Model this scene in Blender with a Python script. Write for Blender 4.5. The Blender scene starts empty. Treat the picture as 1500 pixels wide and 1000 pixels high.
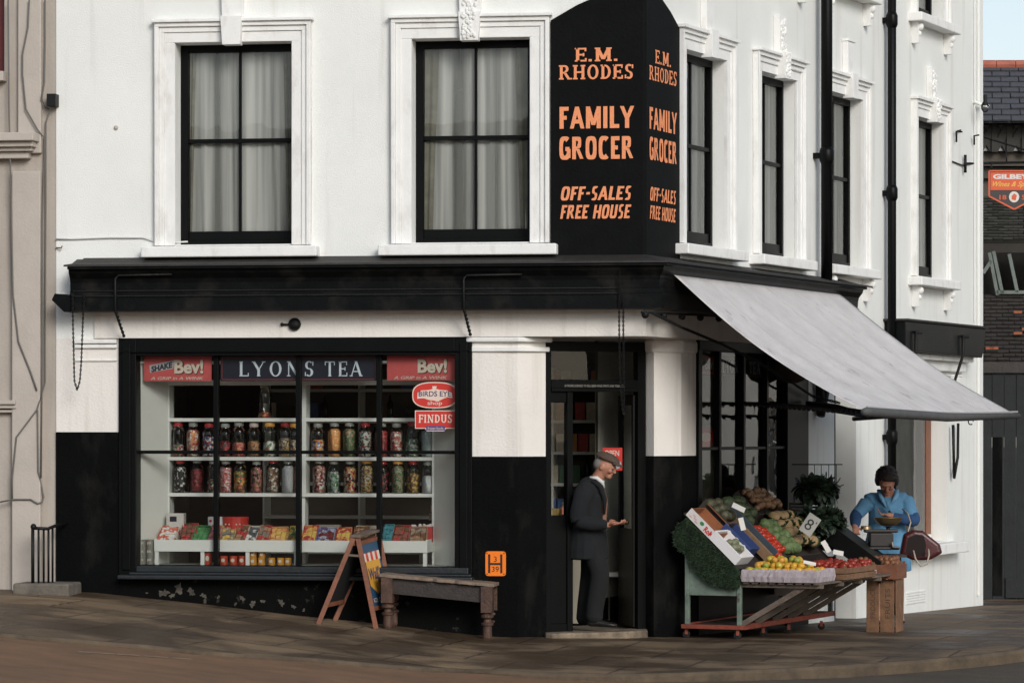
import bpy, bmesh, math, random
from mathutils import Vector, Matrix
random.seed(7)
sc = bpy.context.scene
COL = sc.collection
# ---------------------------------------------------------------- camera
f = 4872.0; CX = 750.0; HY = 628.0
be = math.atan(f/33000); th = math.atan(2175/f)-be
R = (math.cos(be), math.sin(be)); F = (-math.sin(be), math.cos(be))
D = 31.2; EZ = 1.97
C = (-(192/f*D*R[0]+D*F[0]), -(192/f*D*R[1]+D*F[1]))
cam = bpy.data.cameras.new('camera'); camo = bpy.data.objects.new('camera', cam); COL.objects.link(camo)
camo.location = (C[0], C[1], EZ); camo.rotation_euler = (math.radians(90), 0, be)
cam.sensor_width = 36; cam.lens = f/1500*36; cam.shift_y = (HY-500)/1500; cam.clip_end = 2000
sc.camera = camo
# ---------------------------------------------------------------- world, sun, exposure
w = bpy.data.worlds.new('World'); sc.world = w; w.use_nodes = True
nt = w.node_tree; bg = nt.nodes['Background']
sky = nt.nodes.new('ShaderNodeTexSky'); sky.sky_type = 'NISHITA'; sky.sun_disc = False
SUN_EL, SUN_AZ = math.radians(26), math.radians(150)      # azimuth clockwise from +Y (north)
sky.sun_elevation = SUN_EL; sky.sun_rotation = SUN_AZ; sky.air_density = 1.0; sky.dust_density = 1.0
hs = nt.nodes.new('ShaderNodeHueSaturation'); hs.inputs['Saturation'].default_value = 0.6
nt.links.new(sky.outputs[0], hs.inputs['Color']); nt.links.new(hs.outputs[0], bg.inputs['Color'])
bg.inputs['Strength'].default_value = 0.12
sl = bpy.data.lights.new('sun', 'SUN'); so = bpy.data.objects.new('sun', sl); COL.objects.link(so)
sl.energy = 1.85; sl.angle = math.radians(22); sl.color = (1, .965, .91)
sd_ = Vector((math.sin(SUN_AZ)*math.cos(SUN_EL), math.cos(SUN_AZ)*math.cos(SUN_EL), math.sin(SUN_EL)))
so.rotation_euler = sd_.to_track_quat('Z', 'Y').to_euler()
sc.view_settings.view_transform = 'Standard'; sc.view_settings.look = 'None'
sc.view_settings.exposure = 0.22; sc.view_settings.gamma = 1.0
sc.cycles.max_bounces = 8; sc.cycles.transparent_max_bounces = 24
# ---------------------------------------------------------------- frames
class Fr:
    def __init__(s, o, ex, en): s.o = o; s.ex = ex; s.en = en
    def p(s, x, d, z): return Vector((s.o[0]+s.ex[0]*x+s.en[0]*d, s.o[1]+s.ex[1]*x+s.en[1]*d, z))
    def px(s, px, py, d=0):
        r = (F[0]+(px-CX)/f*R[0], F[1]+(px-CX)/f*R[1])
        t = ((s.o[0]-C[0])*s.en[0]+(s.o[1]-C[1])*s.en[1]+d)/(r[0]*s.en[0]+r[1]*s.en[1])
        x = (C[0]+t*r[0]-s.o[0])*s.ex[0]+(C[1]+t*r[1]-s.o[1])*s.ex[1]
        return (x, EZ-(py-HY)/f*t)
    def P(s, px, py, d=0):
        x, z = s.px(px, py, d); return s.p(x, d, z)
    def ang(s): return math.atan2(s.ex[1], s.ex[0])
FR = Fr((0, 0), (1, 0), (0, -1))
SD = Fr((0, 0), (math.sin(th), math.cos(th)), (math.cos(th), -math.sin(th)))
DR = Fr((-.95, .2), (.797, .604), (.604, -.797))
def W(px, py, Z): return Vector((C[0]+Z*F[0]+(px-CX)/f*Z*R[0], C[1]+Z*F[1]+(px-CX)/f*Z*R[1], EZ-(py-HY)/f*Z))
def lerp(a, b, t): return a+(b-a)*t
def interp(x, tab):
    if x <= tab[0][0]: return tab[0][1]
    for (a, va), (b, vb) in zip(tab, tab[1:]):
        if x <= b: return va+(vb-va)*(x-a)/(b-a)
    return tab[-1][1]
HX = [(-30, .7), (-7, .43), (-5.45, .41), (-3.8, .25), (-3.2, .175), (-2.56, .125), (-1.56, .01), (-.5, -.01), (0, -.02), (3, -.03), (30, -.1)]
def hgt(x, y):
    h = interp(x, HX)
    if y < 0: h += interp(-y, [(0, 0), (5, -.15), (8, -.18), (31, .2), (60, .2)])
    else: h += -.019*y if y < 14 else -.266
    return h
def G(px, py, dz=0):
    z = 0.
    for _ in range(30):
        Z = f*(EZ-z)/(py-HY); p = W(px, py, Z); z = z*.5+(hgt(p.x, p.y)+dz)*.5
    return p
# ---------------------------------------------------------------- materials
MATS = {}
def nodes(name):
    m = bpy.data.materials.new(name); m.use_nodes = True
    return m, m.node_tree, m.node_tree.nodes['Principled BSDF']
def mat(name, col, rough=.6, var=.0, vs=3., bump=0., bs=60., col2=None, metal=0., spec=.5, wear=None, sub=0):
    """colour with large soft variation to col2, fine bump, optional wear=(colour, scale, threshold)"""
    if name in MATS: return MATS[name]
    m, t, b = nodes(name); L = t.links.new; N = t.nodes.new
    b.inputs['Roughness'].default_value = rough; b.inputs['Metallic'].default_value = metal
    b.inputs['Specular IOR Level'].default_value = spec
    b.inputs['Base Color'].default_value = (*col, 1)
    tc = N('ShaderNodeTexCoord'); out = None
    if var or col2:
        n = N('ShaderNodeTexNoise'); n.inputs['Scale'].default_value = vs; n.inputs['Detail'].default_value = 6; n.inputs['Roughness'].default_value = .65
        L(tc.outputs['Object'], n.inputs['Vector'])
        r = N('ShaderNodeValToRGB'); r.color_ramp.elements[0].position = .32; r.color_ramp.elements[1].position = .68
        c2 = col2 if col2 else tuple(c*(1-var) for c in col)
        r.color_ramp.elements[0].color = (*c2, 1); r.color_ramp.elements[1].color = (*col, 1)
        L(n.outputs['Fac'], r.inputs['Fac']); out = r.outputs['Color']
    if wear:
        wc, wsc, wt = wear
        n = N('ShaderNodeTexNoise'); n.inputs['Scale'].default_value = wsc; n.inputs['Detail'].default_value = 8; n.inputs['Roughness'].default_value = .7
        L(tc.outputs['Object'], n.inputs['Vector'])
        r = N('ShaderNodeValToRGB'); r.color_ramp.elements[0].position = wt; r.color_ramp.elements[1].position = wt+.04
        r.color_ramp.elements[0].color = (0, 0, 0, 1); r.color_ramp.elements[1].color = (1, 1, 1, 1)
        L(n.outputs['Fac'], r.inputs['Fac'])
        mx = N('ShaderNodeMix'); mx.data_type = 'RGBA'; L(r.outputs['Color'], mx.inputs['Factor'])
        if out: L(out, mx.inputs[6])
        else: mx.inputs[6].default_value = (*col, 1)
        mx.inputs[7].default_value = (*wc, 1); out = mx.outputs[2]
    if out: L(out, b.inputs['Base Color'])
    if bump:
        n = N('ShaderNodeTexNoise'); n.inputs['Scale'].default_value = bs; n.inputs['Detail'].default_value = 5
        L(tc.outputs['Object'], n.inputs['Vector'])
        bp = N('ShaderNodeBump'); bp.inputs['Strength'].default_value = bump; bp.inputs['Distance'].default_value = .01
        L(n.outputs['Fac'], bp.inputs['Height']); L(bp.outputs['Normal'], b.inputs['Normal'])
    MATS[name] = m; return m
def glassmat(name, tint=(.92, .95, .94), refl=1.0, rough=.0, bumpy=0.):
    if name in MATS: return MATS[name]
    m, t, b = nodes(name); t.nodes.remove(b); L = t.links.new; N = t.nodes.new
    o = t.nodes['Material Output']; tr = N('ShaderNodeBsdfTransparent'); tr.inputs[0].default_value = (*tint, 1)
    gl = N('ShaderNodeBsdfGlossy'); gl.inputs['Roughness'].default_value = rough
    fr = N('ShaderNodeFresnel'); fr.inputs['IOR'].default_value = 1.45
    ml = N('ShaderNodeMath'); ml.operation = 'MULTIPLY'; ml.inputs[1].default_value = refl
    mx = N('ShaderNodeMixShader'); L(fr.outputs[0], ml.inputs[0]); L(ml.outputs[0], mx.inputs[0])
    L(tr.outputs[0], mx.inputs[1]); L(gl.outputs[0], mx.inputs[2]); L(mx.outputs[0], o.inputs['Surface'])
    if bumpy:
        tc = N('ShaderNodeTexCoord'); n = N('ShaderNodeTexNoise'); n.inputs['Scale'].default_value = 1.6; L(tc.outputs['Object'], n.inputs['Vector'])
        bp = N('ShaderNodeBump'); bp.inputs['Strength'].default_value = bumpy; bp.inputs['Distance'].default_value = .02
        L(n.outputs['Fac'], bp.inputs['Height']); L(bp.outputs['Normal'], gl.inputs['Normal']); L(bp.outputs['Normal'], fr.inputs['Normal'])
    MATS[name] = m; return m
def sweets(name, cols, scale=55., rough=.35):
    if name in MATS: return MATS[name]
    m, t, b = nodes(name); L = t.links.new; N = t.nodes.new
    tc = N('ShaderNodeTexCoord'); v = N('ShaderNodeTexVoronoi'); v.inputs['Scale'].default_value = scale
    L(tc.outputs['Object'], v.inputs['Vector'])
    sp = N('ShaderNodeSeparateColor'); L(v.outputs['Color'], sp.inputs[0])
    r = N('ShaderNodeValToRGB'); r.color_ramp.interpolation = 'CONSTANT'
    n = len(cols)
    cols = [tuple(min(.8, (k*.85+sum(c)/3*.15)*1.3) for k in c) for c in cols]
    while len(r.color_ramp.elements) < n: r.color_ramp.elements.new(.5)
    for i, c in enumerate(cols):
        r.color_ramp.elements[i].position = i/n; r.color_ramp.elements[i].color = (*c, 1)
    L(sp.outputs[0], r.inputs['Fac']); L(r.outputs['Color'], b.inputs['Base Color']); b.inputs['Roughness'].default_value = rough
    bp = N('ShaderNodeBump'); bp.inputs['Strength'].default_value = 1; bp.inputs['Distance'].default_value = .006; bp.invert = True
    L(v.outputs['Distance'], bp.inputs['Height']); L(bp.outputs['Normal'], b.inputs['Normal'])
    MATS[name] = m; return m
def brickmat(name, c1, c2, mortar, bw, bh, ms=.01, rough=.9, bump=.5, rot=None, sq=0, offs=.5, wet=0):
    m, t, b = nodes(name); L = t.links.new; N = t.nodes.new
    tc = N('ShaderNodeTexCoord'); mp = N('ShaderNodeMapping'); L(tc.outputs['Object'], mp.inputs['Vector'])
    if rot: mp.inputs['Rotation'].default_value = rot
    br = N('ShaderNodeTexBrick'); br.inputs['Scale'].default_value = 1; br.inputs['Brick Width'].default_value = bw
    br.inputs['Row Height'].default_value = bh; br.inputs['Mortar Size'].default_value = ms; br.offset = offs
    br.inputs['Mortar Smooth'].default_value = .3
    br.inputs['Color1'].default_value = (*c1, 1); br.inputs['Color2'].default_value = (*c2, 1); br.inputs['Mortar'].default_value = (*mortar, 1)
    L(mp.outputs[0], br.inputs['Vector'])
    n = N('ShaderNodeTexNoise'); n.inputs['Scale'].default_value = 1.05; n.inputs['Detail'].default_value = 9; n.inputs['Roughness'].default_value = .6
    mp2 = N('ShaderNodeMapping'); mp2.inputs['Scale'].default_value = (.8, 1.1, 1); L(tc.outputs['Object'], mp2.inputs[0]); L(mp2.outputs[0], n.inputs['Vector'])
    r = N('ShaderNodeValToRGB'); r.color_ramp.elements[0].position = .46; r.color_ramp.elements[1].position = .60
    r.color_ramp.elements[0].color = (.52, .48, .45, 1); r.color_ramp.elements[1].color = (1.5, 1.45, 1.38, 1); L(n.outputs['Fac'], r.inputs['Fac'])
    mx = N('ShaderNodeMix'); mx.data_type = 'RGBA'; mx.blend_type = 'MULTIPLY'; mx.inputs['Factor'].default_value = 1
    L(br.outputs['Color'], mx.inputs[6]); L(r.outputs['Color'], mx.inputs[7]); L(mx.outputs[2], b.inputs['Base Color'])
    b.inputs['Roughness'].default_value = rough
    if wet:
        rr = N('ShaderNodeMapRange'); rr.inputs['From Min'].default_value = .4; rr.inputs['From Max'].default_value = .6
        rr.inputs['To Min'].default_value = wet; rr.inputs['To Max'].default_value = rough; L(n.outputs['Fac'], rr.inputs['Value']); L(rr.outputs[0], b.inputs['Roughness'])
    n2 = N('ShaderNodeTexNoise'); n2.inputs['Scale'].default_value = 40; n2.inputs['Detail'].default_value = 4; L(tc.outputs['Object'], n2.inputs['Vector'])
    ad = N('ShaderNodeMath'); ad.operation = 'MULTIPLY_ADD'; ad.inputs[1].default_value = -1.2; L(br.outputs['Fac'], ad.inputs[0]); L(n2.outputs['Fac'], ad.inputs[2])
    bp = N('ShaderNodeBump'); bp.inputs['Strength'].default_value = bump; bp.inputs['Distance'].default_value = .01
    L(ad.outputs[0], bp.inputs['Height']); L(bp.outputs['Normal'], b.inputs['Normal'])
    MATS[name] = m; return m
WHITE = mat('white render', (.80, .81, .785), .85, .085, .8, .4, 75., wear=((.66, .65, .61), 2.2, .70))
WTRIM = mat('white trim', (.82, .82, .80), .7, .07, 5., .25, 70.)
CREAM = mat('cream masonry', (.79, .755, .71), .85, .09, 1.2, .45, 40.)
NEIGH = mat('neighbour stucco', (.44, .39, .34), .85, .14, 1.4, .35, 30.)
BLACK = mat('black paint', (.0035, .004, .004), .40, .3, 4., .15, 60., spec=.12)
BLACKM = mat('black masonry paint', (.003, .0034, .0034), .75, .3, 3., .5, 45., spec=.06)
FASC = mat('grey black cornice paint', (.004, .0048, .0052), .42, .4, 6., .2, 50., spec=.12)
LEAD = mat('lead flashing', (.024, .021, .018), .7, .5, 9., .6, 30.)
STALLR = mat('peeling plinth paint', (.0035, .004, .0036), .75, .3, 3., .5, 45., spec=.06, wear=((.03, .028, .025), 7.5, .60))
PEEL = mat('bare plaster patches', (.115, .10, .08), .9, .8, 12., .8, 30.)
IRON = mat('black iron', (.008, .008, .008), .5, .3, 20., .5, 90., spec=.25)
WIRE = mat('dull grey cable', (.13, .125, .115), .7)
ORANGE = mat('orange sign paint', (.85, .30, .13), .6, .12, 30., .3, 90.)
GLASS = glassmat('window glass', (.955, .97, .965), 1.5, .0, .12)
JARG = glassmat('jar glass', (.95, .97, .96), 1.2, .05)
WOODR = mat('red brown wood', (.23, .085, .045), .6, .4, 12., .3, 50.)
WOODG = mat('weathered wood', (.17, .13, .10), .8, .5, 8., .6, 40.)
WOODD = mat('dark wood', (.035, .026, .022), .65, .5, 9., .5, 40., wear=((.12, .06, .035), 7., .66))
DISPW = mat('display white paint', (.76, .78, .73), .6, .05, 4., .05, 80.)
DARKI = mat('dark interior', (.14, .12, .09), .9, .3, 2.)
STONE = mat('stone step', (.16, .14, .115), .9, .5, 7., .8, 30.)
def streaks(m, col, sc_=(5, 5, .35), th_=.64, wid=.09, k=.55):
    t = m.node_tree; L = t.links.new; N = t.nodes.new; b = t.nodes['Principled BSDF']; src = b.inputs['Base Color'].links[0].from_socket
    tc = N('ShaderNodeTexCoord'); mp = N('ShaderNodeMapping'); mp.inputs['Scale'].default_value = sc_; L(tc.outputs['Object'], mp.inputs[0])
    n = N('ShaderNodeTexNoise'); n.inputs['Scale'].default_value = 1; n.inputs['Detail'].default_value = 7; n.inputs['Roughness'].default_value = .6; L(mp.outputs[0], n.inputs['Vector'])
    mr = N('ShaderNodeMapRange'); mr.inputs['From Min'].default_value = th_-wid; mr.inputs['From Max'].default_value = th_+wid; mr.inputs['To Max'].default_value = k; L(n.outputs['Fac'], mr.inputs['Value'])
    mx = N('ShaderNodeMix'); mx.data_type = 'RGBA'; L(mr.outputs[0], mx.inputs['Factor']); L(src, mx.inputs[6]); mx.inputs[7].default_value = (*col, 1); L(mx.outputs[2], b.inputs['Base Color'])
streaks(WHITE, (.55, .53, .48)); streaks(CREAM, (.5, .46, .40), th_=.62); streaks(WTRIM, (.55, .53, .5), (7, 7, 3), .62); streaks(NEIGH, (.28, .24, .20), th_=.58)
streaks(FASC, (.025, .023, .02), (3, 3, 3), .6); streaks(BLACKM, (.022, .021, .019), (3, 3, 1.2), .62)
def leafm(name, a, b_, rough=.55): return mat(name, a, rough, 0, 14., .4, 60., col2=b_)
# ---------------------------------------------------------------- mesh builder
ORI = {}
class MB:
    def __init__(s): s.v = []; s.f = []; s.uv = None
    def add(s, vs, fs):
        n = len(s.v); s.v += [Vector(v) for v in vs]; s.f += [tuple(i+n for i in q) for q in fs]; return s
    def quad(s, a, b, c, d): return s.add([a, b, c, d], [(0, 1, 2, 3)])
    def box(s, fr, x0, x1, d0, d1, z0, z1, zt=None):
        P = fr.p
        vs = [P(x0, d0, z0), P(x1, d0, z0), P(x1, d1, z0), P(x0, d1, z0), P(x0, d0, z1), P(x1, d0, z1), P(x1, d1, z1), P(x0, d1, z1)]
        return s.add(vs, [(0, 3, 2, 1), (4, 5, 6, 7), (0, 1, 5, 4), (1, 2, 6, 5), (2, 3, 7, 6), (3, 0, 4, 7)])
    def b(s, c, size, M=None):          # centred box, optional matrix
        x, y, z = [k/2 for k in size]
        vs = [Vector((i, j, k)) for k in (-z, z) for i, j in ((-x, -y), (x, -y), (x, y), (-x, y))]
        if M is not None: vs = [M @ v for v in vs]
        vs = [v+Vector(c) for v in vs]
        return s.add(vs, [(0, 3, 2, 1), (4, 5, 6, 7), (0, 1, 5, 4), (1, 2, 6, 5), (2, 3, 7, 6), (3, 0, 4, 7)])
    def bar(s, a, b, w, h=None, up=(0, 0, 1)):   # rectangular bar between two points
        a = Vector(a); b = Vector(b); h = h or w; t = (b-a).normalized(); u = Vector(up)
        sd = t.cross(u)
        if sd.length < 1e-4: sd = t.cross(Vector((0, 1, 0)))
        sd.normalize(); u2 = sd.cross(t)
        vs = []
        for c in (a, b):
            for i, j in ((-1, -1), (1, -1), (1, 1), (-1, 1)): vs.append(c+sd*(i*w/2)+u2*(j*h/2))
        return s.add(vs, [(0, 3, 2, 1), (4, 5, 6, 7), (0, 1, 5, 4), (1, 2, 6, 5), (2, 3, 7, 6), (3, 0, 4, 7)])
    def tube(s, pts, r, n=8, cap=True):
        pts = [Vector(p) for p in pts]; rs = r if isinstance(r, (list, tuple)) else [r]*len(pts)
        base = len(s.v); pu = None
        for i, p in enumerate(pts):
            t = (pts[min(i+1, len(pts)-1)]-pts[max(i-1, 0)]).normalized()
            if pu is None:
                pu = t.cross(Vector((0, 0, 1)))
                if pu.length < .01: pu = t.cross(Vector((1, 0, 0)))
            pu = (pu-t*pu.dot(t)).normalized(); q = t.cross(pu)
            for k in range(n):
                a = 2*math.pi*k/n; s.v.append(p+(pu*math.cos(a)+q*math.sin(a))*rs[i])
        for i in range(len(pts)-1):
            for k in range(n):
                s.f.append((base+i*n+k, base+i*n+(k+1) % n, base+(i+1)*n+(k+1) % n, base+(i+1)*n+k))
        if cap:
            s.f.append(tuple(base+k for k in range(n))[::-1]); s.f.append(tuple(base+(len(pts)-1)*n+k for k in range(n)))
        return s
    def lathe(s, prof, c=(0, 0, 0), n=20, M=None, cap=True):   # prof [(r,z)]
        base = len(s.v); c = Vector(c)
        for r, z in prof:
            for k in range(n):
                a = 2*math.pi*k/n; v = Vector((r*math.cos(a), r*math.sin(a), z))
                if M is not None: v = M @ v
                s.v.append(c+v)
        for i in range(len(prof)-1):
            for k in range(n): s.f.append((base+i*n+k, base+i*n+(k+1) % n, base+(i+1)*n+(k+1) % n, base+(i+1)*n+k))
        if cap:
            s.f.append(tuple(base+k for k in range(n))[::-1]); s.f.append(tuple(base+(len(prof)-1)*n+k for k in range(n)))
        return s
    def ball(s, c, r, n=12, m=8, fn=None):
        rr = r if isinstance(r, (tuple, list)) else (r, r, r); base = len(s.v); c = Vector(c)
        for i in range(m+1):
            ph = math.pi*i/m
            for k in range(n):
                a = 2*math.pi*k/n; v = Vector((math.sin(ph)*math.cos(a), math.sin(ph)*math.sin(a), math.cos(ph)))
                if fn: v = fn(v)
                s.v.append(c+Vector((v.x*rr[0], v.y*rr[1], v.z*rr[2])))
        for i in range(m):
            for k in range(n): s.f.append((base+i*n+k, base+(i+1)*n+k, base+(i+1)*n+(k+1) % n, base+i*n+(k+1) % n))
        return s
    def prism(s, fr, poly, d0, d1):     # poly [(x,z)] ccw seen from outside
        n = len(poly); base = len(s.v)
        for d in (d0, d1):
            for x, z in poly: s.v.append(fr.p(x, d, z))
        s.f.append(tuple(base+k for k in range(n))[::-1]); s.f.append(tuple(base+n+k for k in range(n)))
        for k in range(n): s.f.append((base+k, base+(k+1) % n, base+n+(k+1) % n, base+n+k))
        return s
    def sweep(s, prof, paths):          # prof [(out,z)], paths: list of functions out->(x,y) giving mitred corner points
        base = len(s.v); n = len(prof)
        for g in paths:
            for d, z in prof:
                x, y = g(d); s.v.append(Vector((x, y, z)))
        for i in range(len(paths)-1):
            for k in range(n-1): s.f.append((base+i*n+k, base+i*n+k+1, base+(i+1)*n+k+1, base+(i+1)*n+k))
        s.f.append(tuple(base+k for k in range(n))); s.f.append(tuple(base+(len(paths)-1)*n+k for k in range(n))[::-1])
        return s
    def wall(s, fr, x0, x1, z0, z1, ops, d, rev):   # ops [(x0,x1,z0,z1)]
        xs = sorted({x0, x1, *[o[0] for o in ops], *[o[1] for o in ops]}); zs = sorted({z0, z1, *[o[2] for o in ops], *[o[3] for o in ops]})
        for a, b in zip(xs, xs[1:]):
            for c, e in zip(zs, zs[1:]):
                mx, mz = (a+b)/2, (c+e)/2
                if any(o[0] < mx < o[1] and o[2] < mz < o[3] for o in ops): continue
                s.quad(fr.p(a, d, c), fr.p(b, d, c), fr.p(b, d, e), fr.p(a, d, e))
        for a, b, c, e in ops:
            q = d-rev
            s.quad(fr.p(a, d, c), fr.p(a, q, c), fr.p(a, q, e), fr.p(a, d, e)); s.quad(fr.p(b, d, c), fr.p(b, q, c), fr.p(b, q, e), fr.p(b, d, e))
            s.quad(fr.p(a, d, e), fr.p(b, d, e), fr.p(b, q, e), fr.p(a, q, e)); s.quad(fr.p(a, d, c), fr.p(b, d, c), fr.p(b, q, c), fr.p(a, q, c))
        return s
    def build(s, name, m, parent=None, local=False, smooth=False, bev=0, fix=True):
        o3 = Vector((0, 0, 0)) if (local or parent is None) else ORI[parent.name]
        me = bpy.data.meshes.new(name); me.from_pydata([v-o3 for v in s.v], [], s.f); me.validate()
        if fix:
            bm = bmesh.new(); bm.from_mesh(me); bmesh.ops.remove_doubles(bm, verts=bm.verts, dist=1e-5)
            bmesh.ops.recalc_face_normals(bm, faces=bm.faces); bm.to_mesh(me); bm.free()
        if smooth:
            for p in me.polygons: p.use_smooth = True
        for mm in (m if isinstance(m, (list, tuple)) else [m]): me.materials.append(mm)
        o = bpy.data.objects.new(name, me); COL.objects.link(o)
        if parent: o.parent = parent
        ORI[o.name] = o3 if parent else Vector((0, 0, 0))
        if bev:
            mo = o.modifiers.new('b', 'BEVEL'); mo.width = bev; mo.segments = 2; mo.limit_method = 'ANGLE'; mo.angle_limit = .7
        if smooth == 'a' or (smooth and bev): pass
        return o
def recenter(o, base):                   # put a top-level mesh's origin at its base
    base = Vector(base); o.data.transform(Matrix.Translation(-base)); o.location = base; ORI[o.name] = base; return o
def tag(o, label=None, cat=None, group=None, kind=None):
    if label: o['label'] = label
    if cat: o['category'] = cat
    if group: o['group'] = group
    if kind: o['kind'] = kind
    return o
def thing(name, loc, label, cat, group=None, rz=0):
    o = bpy.data.objects.new(name, None); COL.objects.link(o); o.location = loc; o.rotation_euler.z = rz
    o.empty_display_size = .1; ORI[o.name] = Vector(loc); return tag(o, label, cat, group)
def dup(o, loc=None, rz=None, label=None, group=None, parent=None, rot=None, scale=None):
    c = o.copy(); COL.objects.link(c); c.parent = parent
    if loc is not None: c.location = loc
    if rz is not None: c.rotation_euler.z = rz
    if rot is not None: c.rotation_euler = rot
    if scale is not None: c.scale = (scale,)*3 if not isinstance(scale, (tuple, list)) else scale
    if label: c['label'] = label
    if group: c['group'] = group
    ORI[c.name] = Vector((0, 0, 0))
    for ch in list(o.children): dup(ch, parent=c)
    return c
ORD = ['first', 'second', 'third', 'fourth', 'fifth', 'sixth', 'seventh', 'eighth', 'ninth', 'tenth', 'eleventh', 'twelfth', 'thirteenth', 'fourteenth', 'fifteenth', 'sixteenth', 'seventeenth', 'eighteenth', 'nineteenth', 'twentieth']
# ---------------------------------------------------------------- lettering
def text(s, fr, x0, z0, w_, h_, d, m, parent, name='lettering', shear=0, bold=0., zrot=0, thick=.002):
    cu = bpy.data.curves.new('t', 'FONT'); cu.body = s; cu.size = 1; cu.shear = shear; cu.offset = bold; cu.resolution_u = 3
    to = bpy.data.objects.new('t', cu); COL.objects.link(to)
    dg = bpy.context.evaluated_depsgraph_get(); me = bpy.data.meshes.new_from_object(to.evaluated_get(dg))
    bpy.data.objects.remove(to); vs = [v.co.copy() for v in me.vertices]; fs = [tuple(p.vertices) for p in me.polygons]
    bpy.data.meshes.remove(me)
    ax = min(v.x for v in vs); bx = max(v.x for v in vs); ay = min(v.y for v in vs); by = max(v.y for v in vs)
    b = MB(); cx, cz = x0+w_/2, z0+h_/2; ca, sa = math.cos(zrot), math.sin(zrot); out = []
    for v in vs:
        x = (v.x-ax)/(bx-ax)*w_-w_/2; z = (v.y-ay)/(by-ay)*h_-h_/2
        out.append(fr.p(cx+x*ca-z*sa, d+thick, cz+x*sa+z*ca))
    b.add(out, fs); return b.build(name, m, parent, fix=False)
K, n_ = 'K', 'n'
def arc(cx, cy, rx, ry, a0, a1): return ('a', cx, cy, rx, ry, a0, a1)
GL = {  # width, strokes, serif points (x,y,halfwidth)
 'L': (.72, [('v', .2, 0, 1), ('h', .2, .68, 0), ('V', .68, 0, .24)], [(.2, 1), (.2, 0)]),
 'E': (.76, [('v', .2, 0, 1), ('h', .2, .7, 0), ('h', .2, .68, 1), ('h', .2, .56, .5), ('V', .7, 0, .25), ('V', .68, .75, 1), ('V', .56, .38, .62)], [(.2, 1), (.2, 0)]),
 'F': (.72, [('v', .2, 0, 1), ('h', .2, .66, 1), ('h', .2, .54, .5), ('V', .66, .75, 1), ('V', .54, .38, .62)], [(.2, 1), (.2, 0)]),
 'H': (.95, [('v', .2, 0, 1), ('v', .75, 0, 1), ('h', .2, .75, .5)], [(.2, 1), (.2, 0), (.75, 1), (.75, 0)]),
 'I': (.4, [('v', .2, 0, 1)], [(.2, 1), (.2, 0)]),
 'M': (1.1, [('v', .2, 0, 1), ('v', .9, 0, 1), ('d', .2, 1, .55, .15), ('d', .55, .15, .9, 1)], [(.2, 1), (.2, 0), (.9, 1), (.9, 0)]),
 'N': (.98, [('t', .2, 0, 1), ('t', .78, 0, 1), ('d', .2, 1, .78, 0)], [(.2, 1), (.2, 0), (.78, 1)]),
 'U': (.9, [('v', .2, .35, 1), ('v', .7, .35, 1), arc(.45, .36, .25, .36, 180, 360)], [(.2, 1), (.7, 1)]),
 'D': (.82, [('v', .2, 0, 1), arc(.32, .5, .44, .5, -90, 90), ('h', .2, .34, 1), ('h', .2, .34, 0)], [(.2, 1), (.2, 0)]),
 'O': (.92, [arc(.46, .5, .4, .52, 0, 360)], []),
 'R': (.95, [('v', .2, 0, 1), ('h', .2, .45, 1), ('h', .2, .45, .48), arc(.44, .74, .28, .26, -90, 90), ('d', .46, .46, .76, .02)], [(.2, 1), (.2, 0), (.8, 0)]),
 'S': (.74, [arc(.37, .74, .27, .28, 40, 270), arc(.37, .26, .27, .28, -140, 90), ('V', .62, .72, .98), ('V', .12, .02, .28)], []),
 'T': (.85, [('v', .42, 0, 1), ('h', .08, .77, 1), ('V', .08, .74, 1), ('V', .77, .74, 1)], [(.42, 0)]),
 'Y': (.9, [('v', .44, 0, .45), ('d', .1, 1, .44, .42), ('dn', .78, 1, .44, .42)], [(.1, 1), (.78, 1), (.44, 0)]),
 'A': (.95, [('dn', .12, 0, .46, 1), ('d', .46, 1, .82, 0), ('h', .26, .66, .32)], [(.1, 0), (.84, 0)]),
 'C': (.86, [arc(.46, .5, .4, .52, 48, 312)], []),
 'G': (.9, [arc(.46, .5, .4, .52, 48, 318), ('v', .74, .06, .46), ('h', .5, .8, .46)], []),
 '-': (.5, [('h', .08, .42, .5)], []),
 '.': (.34, [('v', .15, 0, .17)], []), ' ': (.5, [], [])}
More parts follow.
